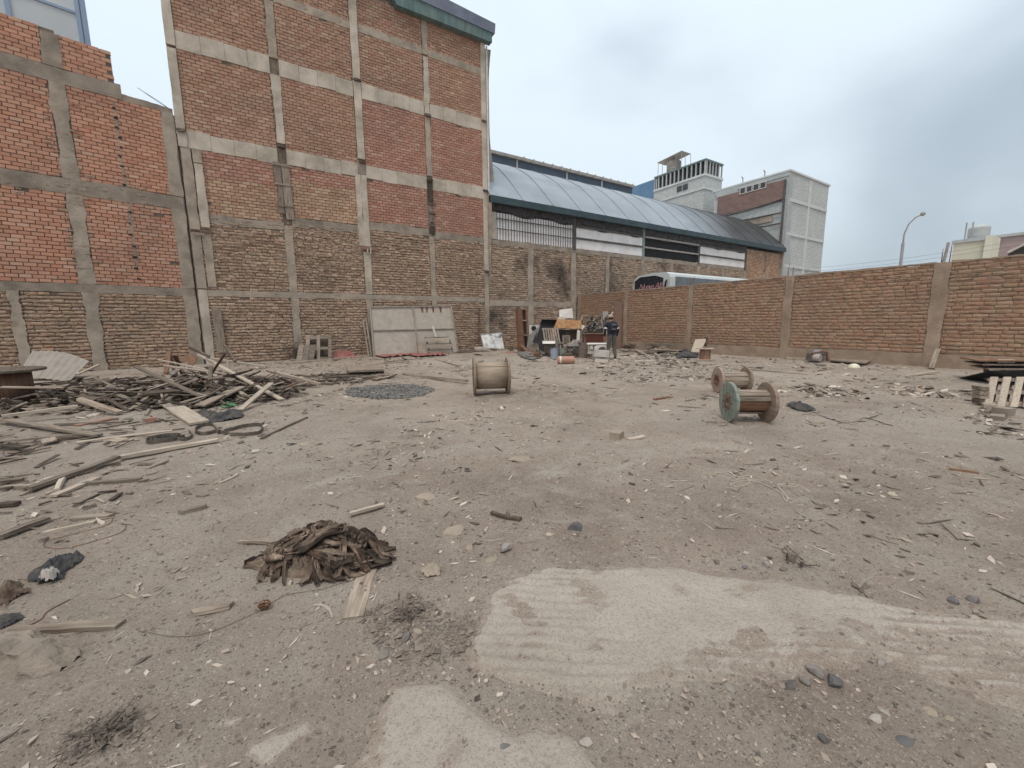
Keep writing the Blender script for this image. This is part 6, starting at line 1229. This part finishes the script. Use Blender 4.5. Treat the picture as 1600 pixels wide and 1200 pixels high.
panel(f, [(850, 551, .3), (869, 551, .3), (869, 537.5, .3), (850, 537.5, .3)], .3, 'wood_dark', 'dark_crate', 'dark crate under the thin white board', 'crate')
# kitchen chair
f = pln(890, 556); CH = thing('wooden_chair', 'small grey wooden chair with slatted back in the scrap corner', 'chair', f(888, 556), world=True)
ipart(CH, f, [(880, 541, .3), (897, 541, .3), (895, 538, .0), (881, 538, .0)], .05, 'wood_grey', 'seat')
for x in (878.5, 888.5): ipart(CH, f, [(x+1.5, 555, .0), (x+3, 555, .0), (x+2, 524, -.05), (x+.3, 524, -.05)], .03, 'wood_grey', 'leg')
for x in (881, 895): ipart(CH, f, [(x, 556, .28), (x+1.6, 556, .28), (x+1.6, 541, .28), (x, 541, .28)], .03, 'wood_grey', 'leg')
ipart(CH, f, [(879, 526, -.04), (891, 526, -.04), (891, 523.5, -.04), (879, 523.5, -.04)], .03, 'wood_grey', 'top_rail')
for k in range(4): x = 881.3+k*2; ipart(CH, f, [(x, 536.5, -.03), (x+.8, 536.5, -.03), (x+.6, 526, -.05), (x-.2, 526, -.05)], .015, 'wood_grey', 'slat')
# boards and panels in the pile
f = pln(885, 552)
panel(f, [(874, 497, -.5), (896, 497, -.5), (894, 481.5, -.6), (874, 484, -.6)], .02, 'white_paint', 'white_sheet', 'white corrugated sheet standing on top of the orange table', 'sheet')
panel(f, [(870, 499, -.3), (884, 499, -.3), (880, 494.5, -.4), (873, 495.5, -.4)], .06, 'wood_pale', 'pale_offcut', 'pale offcut lying below the white sheet on the table', 'offcut')
panel(f, [(883, 540, -.45), (903, 540, -.45), (902, 515, -.5), (884, 515, -.5)], .03, 'wood_dark', 'dark_board', 'dark panel behind the little chair', 'panel')
panel(f, [(901, 531, .05), (906, 531, .05), (906.5, 516, .0), (902, 516, .0)], .05, 'white_paint', 'white_post', 'short white upright post under the orange table end', 'post')
panel(f, [(907, 537, -.1), (912, 537, -.1), (913, 514, -.2), (907, 514, -.2)], .05, 'wood_grey', 'grey_plank_upright', 'grey upright plank right of the white post', 'plank')
panel(f, [(909, 516, .0), (914, 510, .0), (912, 508, -.05), (909, 508, -.05)], .03, 'white_paint', 'white_scrap', 'small white triangle scrap at the orange table end', 'scrap')
panel(f, [(893, 536, .3), (912, 535, .3), (911, 531, .25), (896, 531, .2)], .2, 'stone', 'grey_bundle', 'grey bundle lying in front of the white post', 'bundle')
# crumpled dark tarp
g_ = []; f = pln(832, 560)
for i in range(22):
    s = i/21; xa = 809+50*s; row = []
    for j in range(9):
        t_ = j/8; y = (549+3*math.sin(s*5))*(1-t_)+(553+8*math.sin(math.pi*min(1, s*1.15)))*t_; p = G(xa, y+1.5); p[2] = gz(p[0], p[1])+.05+.20*math.sin(math.pi*min(1, t_*1.0+.05))*(.6+.4*math.sin(s*7))*math.sin(math.pi*(s*.9+.06)); row.append(p)
    g_.append(row)
mb = MB(); mb.grid(np.array(g_)[::-1], .02); single(mb, 'tarp', M['tarp_grey'], 'dark grey folded tarp before the overturned table', 'tarp', smooth=True)
# drums and cans
def can(bx, by, wpx, ytop, mat, name, label, cat, lying=False, taper=1., yaw=0.):
    p = gp(bx, by); f = pln(bx, by); a = f(bx-wpx/2, by); b = f(bx+wpx/2, by); rad = np.linalg.norm(b-a)/2; hh = f(bx, ytop)[2]-p[2]; T = thing(name, label, cat, p, yaw); mm = M[mat] if isinstance(mat, str) else mat
    if lying:
        r2 = hh/2; L = rad*2; mb = MB(); mb.lathe([(r2*.9, -L/2), (r2, -L/2+.03), (r2, -L*.22), (r2*1.05, -L*.2), (r2, -L*.18), (r2, L*.18), (r2*1.05, L*.2), (r2, L*.22), (r2, L/2-.03), (r2*.9, L/2)], 18, (0, 0, r2*.98), 'x'); mb.build('body', mm, T, smooth=False)
        mb = MB(); mb.lathe([(r2*1.02, -L*.38), (r2*1.04, -L*.36), (r2*1.04, -L*.30), (r2*1.02, -L*.28)], 18, (0, 0, r2*.98), 'x'); mb.build('band', M['white_paint'], T)
    else:
        mb = MB(); mb.lathe([(rad*.94*taper, 0), (rad*taper, .03), (rad, hh*.33), (rad*1.05, hh*.35), (rad, hh*.37), (rad, hh*.64), (rad*1.05, hh*.66), (rad, hh*.68), (rad*.98, hh*.95), (rad*1.02, hh), (rad*.9, hh), (rad*.88, hh*.97)], 18); mb.build('body', mm, T)
        mb = MB(); mb.lathe([(rad*.3, hh*.97), (rad*.3, hh*1.06), (rad*.25, hh*1.08)], 10); mb.build('cap', mm, T)
    return T
can(866, 560, 12, 545, 'plastic_blue', 'water_bottle', 'pale blue water bottle standing before the slatted panel', 'bottle')
can(858, 553, 7, 542, 'plastic_blue', 'bucket', 'small bluish bucket left of the blue bottle', 'bucket')
can(880, 557, 15, 545, 'plastic_green', 'green_tub', 'greyish green tub right of the blue bottle', 'tub')
can(884, 569, 26, 556.5, simple('salmon', [(.40, .22, .15), (.50, .31, .22)], 5, .7, dirt=(.2, .11, .07), dirtamt=.6, dscale=5), 'drum', 'salmon pink drum with a white band lying before the scrap', 'drum', True, yaw=R_(AX))
can(911, 558, 15, 537.5, simple('brown_drum', [(.13, .10, .085), (.2, .165, .14)], 5, .8, dirt=(.24, .2, .165), dirtamt=.4), 'drum', 'brown upright drum in the middle of the scrap corner', 'drum')
f = pln(896, 558); T = thing('machine', 'rusty machine frame standing left of the brown drum', 'machine', f(896, 558), world=True)
for x in (889, 895, 901): ipart(T, f, [(x, 558, .1), (x+2, 558, .1), (x+1.5, 540, .05), (x, 540, .05)], .06, 'rust', 'leg')
ipart(T, f, [(887, 541, .12), (904, 541, .12), (904, 537, .12), (887, 537, .12)], .3, 'grey_sheet', 'bed'); mb = MB(); mb.lathe([(.02, -.03), (.16, -.03), (.16, .03), (.02, .03)], 16, f(899, 548, .15), 'y'); mb.build('wheel', M['metal_dark'], T)
# cabinet, tangle, grey box
f = pln(928, 556); T = thing('cabinet', 'dark red wooden cabinet in the scrap behind the person', 'cabinet', f(928, 556, -.5), world=True)
ipart(T, f, [(913, 552, -.7), (945, 552, -.7), (945, 521, -.7), (913, 521, -.7)], .5, 'wood_brown', 'body'); ipart(T, f, [(916, 535, -.66), (943, 535, -.66), (943, 523, -.66), (916, 523, -.66)], .035, simple('dark_red', [(.075, .02, .013), (.12, .035, .022)], 4, .5), 'drawer'); ipart(T, f, [(912, 522, -.62), (946, 522, -.62), (946, 520.6, -.62), (912, 520.6, -.62)], .62, 'wood_red', 'top')
r = np.random.default_rng(88); T = thing('tube_tangle', 'tangle of grey bent tubes and hoses on top of the red cabinet', 'hoses', f(928, 521, -.7), world=True)
for k in range(26):
    x, y = r.uniform(912, 940), r.uniform(500, 519); pts = []
    for s in range(8): pts.append(f(x, y, -.8+r.uniform(-.2, .2))); x += r.normal(1.4, 2.5); y = min(519.5, max(494, y-r.normal(1.5, 3)))
    mb = MB(); mb.tube(pts, .04, 6); mb.build('tube', M[r.choice(['rubber', 'tarp_grey', 'wood_grey'])], T)
panel(f, [(915, 520, -.75), (945, 520, -.75), (938, 512, -.85), (932, 500, -.95), (922, 508, -.85)], .35, 'rubber', 'junk_sack', 'dark lumpy sack under the bent tubes', 'sack')
panel(f, [(942, 521, -.75), (950, 521, -.75), (950, 486.5, -.75), (942, 486.5, -.75)], .25, 'grey_sheet', 'grey_box', 'tall grey box standing beside the person head', 'box')
mb = MB(); mb.bar(f(952, 496, -.5), f(958, 487, -.5), .05, .03); single(mb, 'white_stick', M['white_paint'], 'short white stick above the person head', 'stick')
# white table, appliance, foam boxes
f = pln(940, 560); T = thing('side_table', 'low table with a dirty white top left of the person', 'table', f(932, 556), world=True)
ipart(T, f, [(918, 538, .2), (950, 538, .2), (948, 536, -.1), (920, 536, -.1)], .25, 'white_paint', 'top')
for x in (920, 946): ipart(T, f, [(x, 557, .1), (x+2, 557, .1), (x+2, 538.5, .1), (x, 538.5, .1)], .05, 'wood_dark', 'leg')
for i, (x0, x1, y0, y1) in enumerate(((919, 928, 546, 553), (921, 927, 540, 546))): panel(f, [(x0, y1, .25), (x1, y1, .25), (x1-1, y0, .2), (x0+1, y0, .2)], .2, 'grey_sheet', 'foam_block', ('lower', 'upper')[i]+' grey foam block under the dirty white table', 'foam block')
T = thing('appliance_shell', 'white appliance shell with round arch opening before the person', 'appliance', f(940, 549, .5), world=True)
pa = [(930, 549), (931, 543), (934, 540.5), (949, 540), (950, 548)]; mb = MB(); ar = [(934.5, 548.5), (935, 545), (938, 542.5), (942, 541.8), (946, 543), (947.5, 548.3)]
mb.prism([f(x, y, .5) for x, y in [(930, 549), (930.5, 543.5), (934, 540.6), (949.5, 540), (950, 548), (947.5, 548.3), (946, 543), (942, 541.8), (938, 542.5), (935, 545), (934.5, 548.5)]], -f.n*.25); mb.build('shell', M['white_paint'], T)
mb = MB(); mb.prism([f(x, y, .3) for x, y in ar], -f.n*.03); mb.build('back', M['grey_sheet'], T)
f = pln(940, 566); T = thing('crushed_carton', 'crushed pale grey carton on the ground before the person', 'carton', f(940, 566), world=True)
ipart(T, f, [(928, 557, .12), (952, 558.5, .1), (953, 548, .0), (931, 547, .0)], .3, 'grey_sheet', 'upper_side'); ipart(T, f, [(928, 563, .05), (951, 566, .1), (952, 559, .1), (928, 557.3, .1)], .35, 'grey_sheet', 'lower_side'); ipart(T, f, [(929, 566, .25), (950, 567, .3), (950, 562, .14), (930, 560, .1)], .02, 'rope', 'flap')
f = pln(895, 550); panel(f, [(866, 551, -.55), (946, 550, -.6), (945, 520, -.75), (868, 514, -.7)], .03, 'black', 'black_sheet', 'black sheet added behind the scrap corner junk to paint its shaded gaps', 'sheet')  # added black backing paints the shade in the gaps of the pile
# brown door leaning on the corner column
f = pln(966, 545); panel(f, [(961, 545, .0), (970, 546, .0), (973, 472, -.35), (960.5, 470.5, -.35)], .05, simple('door_brown', [(.15, .095, .07), (.21, .14, .105)], 3, .85, .3, 9, stretch=(14, 14, 1)), 'door_leaf', 'brown door leaf leaning on the right wall behind the person', 'door')
# dark flat scrap right of the person
r = np.random.default_rng(99)
for k in range(26):
    x = r.uniform(968, 1078); y = r.uniform(545, 557)-abs(x-1010)*.02; p = onground(G(x, y), r.uniform(.02, .28)*(1 if x < 1050 else .5)); L, w = r.uniform(.4, 1.2), r.uniform(.2, .55); a = r.uniform(0, 3.1); d1 = V([math.cos(a), math.sin(a), r.normal(0, .12)]); d2 = V([-math.sin(a), math.cos(a), r.normal(0, .15)])
    mb = MB(); n4 = 4; gg = [[p+d1*L*(i/5-.5)+d2*w*(j/3-.5)+UP*(.05*fbm(i*.9+k, j*.9, k, 2)) for j in range(4)] for i in range(6)]; mb.grid(np.array(gg)[::-1], .015)
    single(mb, 'scrap_sheet', M[r.choice(['tarp_grey', 'wood_dark', 'rubber', 'wood_grey', 'metal_dark'])], 'bent dark sheet in the flat scrap right of the person', 'scrap sheet', 'flat scrap sheets right of the person')
f = pln(1020, 562); T = thing('lattice_frame', 'white wooden lattice frame lying on the flat scrap', 'frame', f(1020, 562), world=True)
def lz(x, y, dz=.12): return onground(G(x, y), dz)
for a, b in (((992, 550), (1015, 561)), ((1010, 549), (1030, 560)), ((1028, 549), (1045, 557)), ((992, 550), (1030, 549)), ((1001, 554.5), (1040, 554)), ((1012, 559.5), (1052, 558))): mb = MB(); mb.bar(lz(*a), lz(*b, .1), .06, .03); mb.build('batten', M['wood_pale'], T)
mb = MB(); g_ = [[onground(G(1056+i*3.2, 553+j*1.6), .02+.22*math.sin(math.pi*(i+.6)/11.5)*math.sin(math.pi*(j+.3)/4.6)) for j in range(5)] for i in range(12)]; mb.grid(np.array(g_)[::-1], .01); single(mb, 'bin_bag', M['cloth_black'], 'black plastic bag beside the small upright drum', 'bag', smooth=True)
f = pln(1095, 556); panel(f, [(1080, 550, -.2), (1094, 550, -.2), (1105, 529, -.5), (1087, 530, -.5)], .04, 'wood_pale', 'plywood_board', 'pale plywood board leaning behind the small upright drum', 'board'); panel(f, [(1103, 541, -.3), (1105, 541, -.3), (1107, 527, -.45), (1104, 528, -.45)], .3, 'wood_dark', 'dark_board_edge', 'dark board standing on edge beside the plywood board', 'board')
mb = MB(); mb.bar(gp(992, 565, .02), gp(1024, 565, .02), .05, .03); single(mb, 'pale_pipe', M['white_paint'], 'white pipe on the dirt before the lattice frame', 'pipe')
# offcuts and bits leaning every way in the pile
r = np.random.default_rng(321)
for k in range(60):
    bx = r.uniform(824, 950); by = r.uniform(549, 558); f = pln(bx, by); hgt_ = r.uniform(8, 34)*(1-.4*abs(bx-885)/65); dx = r.normal(0, 8); a = f(bx, by, r.uniform(-.3, .3)); b = f(bx+dx, by-hgt_, r.uniform(-.6, .05))
    plank(a, b, float(r.choice([.04, .07, .12, .2])), .025, str(r.choice(['wood_grey', 'wood_dark', 'wood_brown', 'wood_pale', 'metal_dark'], p=[.25, .35, .2, .05, .15])), 'offcut leaning among the junk of the scrap corner', 'offcuts in the scrap corner', name='offcut', cat='offcut')
for k in range(16):
    bx = r.uniform(826, 948); p = gp(bx, r.uniform(552, 561)); s_ = r.uniform(.12, .3); mb = MB(); mb.box(p+V([0, 0, s_*.35]), (s_*1.3, s_, s_*.75), None, s_*.08); single(mb, 'junk_lump', M[str(r.choice(['wood_dark', 'rubber', 'grey_sheet', 'rust', 'tarp_grey']))], 'small boxy junk lump at the foot of the scrap corner', 'junk', 'junk lumps in the scrap corner')
# ---------------- person
def person():
    c = gp(955, 562); hgt = 1.66; T = thing('person', 'person in dark jacket, grey trousers and pale cap standing in the scrap corner', 'person', c, math.atan2(fwd0[1], fwd0[0])-math.pi/2+.25)
    # local: +y is where the person looks (away from us), x to the right
    J = {'pel': (0, 0, .90, .145, .11), 'wst': (0, .02, 1.05, .16, .12), 'chs': (0, .07, 1.27, .19, .13), 'nk': (0, .10, 1.42, .06, .06), 'hd0': (0, .13, 1.49, .07, .08), 'hd1': (0, .145, 1.57, .082, .098), 'hd2': (0, .145, 1.635, .055, .06),
         'shL': (-.19, .08, 1.36, .062, .062), 'elL': (-.27, .02, 1.09, .048, .048), 'wrL': (-.24, .12, .86, .034, .034), 'shR': (.19, .08, 1.36, .062, .062), 'elR': (.28, .03, 1.09, .048, .048), 'wrR': (.27, .14, .87, .034, .034),
         'hpL': (-.09, 0, .86, .095, .09), 'knL': (-.11, .06, .47, .078, .078), 'anL': (-.11, -.02, .09, .058, .058), 'toL': (-.13, .14, .035, .04, .03), 'hpR': (.09, 0, .86, .095, .09), 'knR': (.12, .02, .47, .078, .078), 'anR': (.13, -.08, .09, .058, .058), 'toR': (.16, .08, .035, .04, .03)}
    E_ = [('pel', 'wst'), ('wst', 'chs'), ('chs', 'nk'), ('nk', 'hd0'), ('hd0', 'hd1'), ('hd1', 'hd2'), ('chs', 'shL'), ('shL', 'elL'), ('elL', 'wrL'), ('chs', 'shR'), ('shR', 'elR'), ('elR', 'wrR'), ('pel', 'hpL'), ('hpL', 'knL'), ('knL', 'anL'), ('anL', 'toL'), ('pel', 'hpR'), ('hpR', 'knR'), ('knR', 'anR'), ('anR', 'toR')]
    for s, sg in (('L', -1), ('R', 1)):
        w = J['wr'+s]; pc = (w[0]+sg*.005, w[1]+.02, w[2]-.07); J['pm'+s] = (*pc, .028, .016); E_.append(('wr'+s, 'pm'+s))
        for k in range(4): a = (pc[0]-sg*.0+(k-1.5)*.012, pc[1]+(k-1.5)*.012, pc[2]-.05+.004*abs(k-1)); b = (a[0]-sg*.008, a[1]+.012, a[2]-.035+.005*abs(k-1)); J['f%s%da' % (s, k)] = (*a, .0085, .0085); J['f%s%db' % (s, k)] = (*b, .007, .007); E_ += [('pm'+s, 'f%s%da' % (s, k)), ('f%s%da' % (s, k), 'f%s%db' % (s, k))]
        J['th'+s] = (pc[0]-sg*.03, pc[1]+.025, pc[2]-.01, .010, .010); E_.append(('pm'+s, 'th'+s))
    ks = list(J); me = bpy.data.meshes.new('body'); me.from_pydata([J[k][:3] for k in ks], [(ks.index(a), ks.index(b)) for a, b in E_], []); o = bpy.data.objects.new('body', me); COL.objects.link(o)
    sk = o.modifiers.new('skin', 'SKIN'); sk.use_smooth_shade = True; sd_ = me.skin_vertices[0].data
    for i, k in enumerate(ks): sd_[i].radius = J[k][3:5]; sd_[i].use_root = (k == 'pel')
    ss = o.modifiers.new('sub', 'SUBSURF'); ss.levels = 1; ss.render_levels = 1
    dg = bpy.context.evaluated_depsgraph_get(); dg.update(); m2_ = bpy.data.meshes.new_from_object(o.evaluated_get(dg)); o.modifiers.clear(); o.data = m2_; m2_.name = 'body'; o.parent = T
    jk = simple('jacket', [(.012, .014, .022), (.026, .029, .04)], 8, .8, .3, 40); tr = simple('trousers', [(.075, .075, .068), (.12, .118, .105)], 6, .9, .4, 30); m2_.materials.clear()
    for m_ in (M['skin'], jk, tr, M['black']): m2_.materials.append(m_)
    for p in m2_.polygons:
        z = p.center.z; x = abs(p.center.x); p.material_index = 3 if z < .10 else 2 if z < .93 and x < .205 else 0 if (z > 1.43 or (x > .2 and z < .88)) else 1
    mb = MB(); mb.lathe([(.098, 1.575), (.104, 1.60), (.098, 1.64), (.07, 1.672), (.02, 1.685)], 16, (0, .145, 0)); mb.prism([(-.07, .23, 1.588), (.07, .23, 1.588), (.055, .315, 1.575), (-.055, .315, 1.575)], (0, 0, .01)); mb.build('cap', M['rope'], T, smooth=False)
    mb = MB(); mb.lathe([(.083, 1.51), (.094, 1.545), (.094, 1.578)], 14, (0, .128, 0)); mb.build('hair', M['black'], T)
    for s in ('L', 'R'):
        a = V(J['sh'+s][:3]); b = V(J['el'+s][:3]); p = a+(b-a)*.62; d = (b-a)/np.linalg.norm(b-a); mb = MB(); mb.tube([p, p+d*.045], .066, 12); mb.build('sleeve_stripe', M['white_paint'], T)
    mb = MB(); g2 = [[(x*.15, -.075-.08*math.cos(x*1.2)*math.sin(math.pi*(z-1.0)/.42+.2), z) for z in np.linspace(1.0, 1.38, 7)] for x in np.linspace(-1, 1, 7)]; mb.grid(np.array(g2), .02); mb.build('backpack', jk, T, smooth=True)
    for z in (1.14, 1.3): mb = MB(); mb.b2((-.09, -.165, z), (.09, -.15, z+.015)); mb.build('backpack_strip', M['grey_sheet'], T)
    for sg in (-1, 1): mb = MB(); mb.lathe([(.012, 0), (.008, .008)], 8, (sg*.032, .236, 1.572), 'y'); mb.build('eye', M['black'], T)
    mb = MB(); mb.prism([(-.012, .235, 1.53), (.012, .235, 1.53), (0, .235, 1.565)], (0, .022, 0)); mb.build('nose', M['skin'], T); mb = MB(); mb.b2((-.024, .222, 1.503), (.024, .228, 1.509)); mb.build('mouth', M['wood_brown'], T)
    for sg in (-1, 1): mb = MB(); mb.box((sg*.09, .13, 1.555), (.012, .03, .05)); mb.build('ear', M['skin'], T)
person()
# ---------------- weeds
def weed(bx, by, n, hh, label, mat, spread, seed, name='weed'):
    r = np.random.default_rng(seed); c = gp(bx, by); T = thing(name, label, 'plant', c); st = MB(); lf = MB()
    for k in range(n):
        a = r.uniform(0, 6.28); sp = r.uniform(.1, 1)*spread; h_ = hh*r.uniform(.4, 1); b = V([r.normal(0, spread*.3), r.normal(0, spread*.3), 0]); tip = b+V([math.cos(a)*sp, math.sin(a)*sp, h_]); mid = (b+tip)/2+V([0, 0, h_*.15]); st.tube([b, mid, tip], [.005, .004, .002], 4, False)
        if mat == 'twig':
            for q in range(4): t_ = r.uniform(.2, .9); p = b*(1-t_)**2+2*mid*t_*(1-t_)+tip*t_**2; d = r.normal(0, 1, 3); d[2] = abs(d[2])*.5; d /= np.linalg.norm(d); L = hh*r.uniform(.15, .45); st.tube([p, p+d*L*.6, p+d*L+V([0, 0, -L*.15])], [.003, .002, .001], 3, False)
            continue
        for q in range(7):
            t_ = r.uniform(.25, 1); p = b*(1-t_)**2+2*mid*t_*(1-t_)+tip*t_**2; d = r.normal(0, 1, 3); d[2] = abs(d[2])*.4; d /= np.linalg.norm(d); e = np.cross(d, r.normal(0, 1, 3)); e /= np.linalg.norm(e); L = r.uniform(.03, .07)*hh/.3; lf.add([p, p+d*L*.5+e*L*.22, p+d*L, p+d*L*.5-e*L*.22], [(0, 1, 2, 3)])
    st.build('stems', M['twig'], T)
    if lf.v: lf.build('leaves', M[mat], T)
    return T
weed(800, 549, 26, .30, 'small green weed at the foot of the wall left of the bookcase', 'weed', .25, 3)
weed(808, 547, 18, .24, 'second green weed close to the bookcase', 'weed', .2, 4)
weed(462, 562, 60, .85, 'dry grey bush against the wall left of the leaning boards', 'twig', .35, 5, 'dry_bush')
weed(1240, 882, 14, .07, 'tuft of dry roots above the cement spill', 'twig', .09, 6, 'dry_tuft')
weed(170, 1150, 40, .035, 'flat dry tuft in the dark soil at lower left', 'twig', .10, 7, 'dry_tuft')
weed(640, 965, 24, .03, 'flat dry tuft in the dark soil below the rag heap', 'twig', .07, 8, 'dry_tuft')
# HAZE: thin grey air round everything
mb = MB(); mb.b2((-60, -60, -3), (140, 80, 24)); hz = mb.build('haze', bpy.data.materials.new('haze')); tag(hz, kind='stuff')
hm = hz.data.materials[0]; hm.use_nodes = True; t = hm.node_tree; t.nodes.clear(); ho = t.nodes.new('ShaderNodeOutputMaterial'); hv = t.nodes.new('ShaderNodeVolumePrincipled')
hv.inputs['Color'].default_value = (.86, .91, .96, 1); hv.inputs['Density'].default_value = .0006; hv.inputs['Anisotropy'].default_value = .2; t.links.new(hv.outputs[0], ho.inputs['Volume'])
for o in WORLD:
    if '_w' in o: del o['_w']
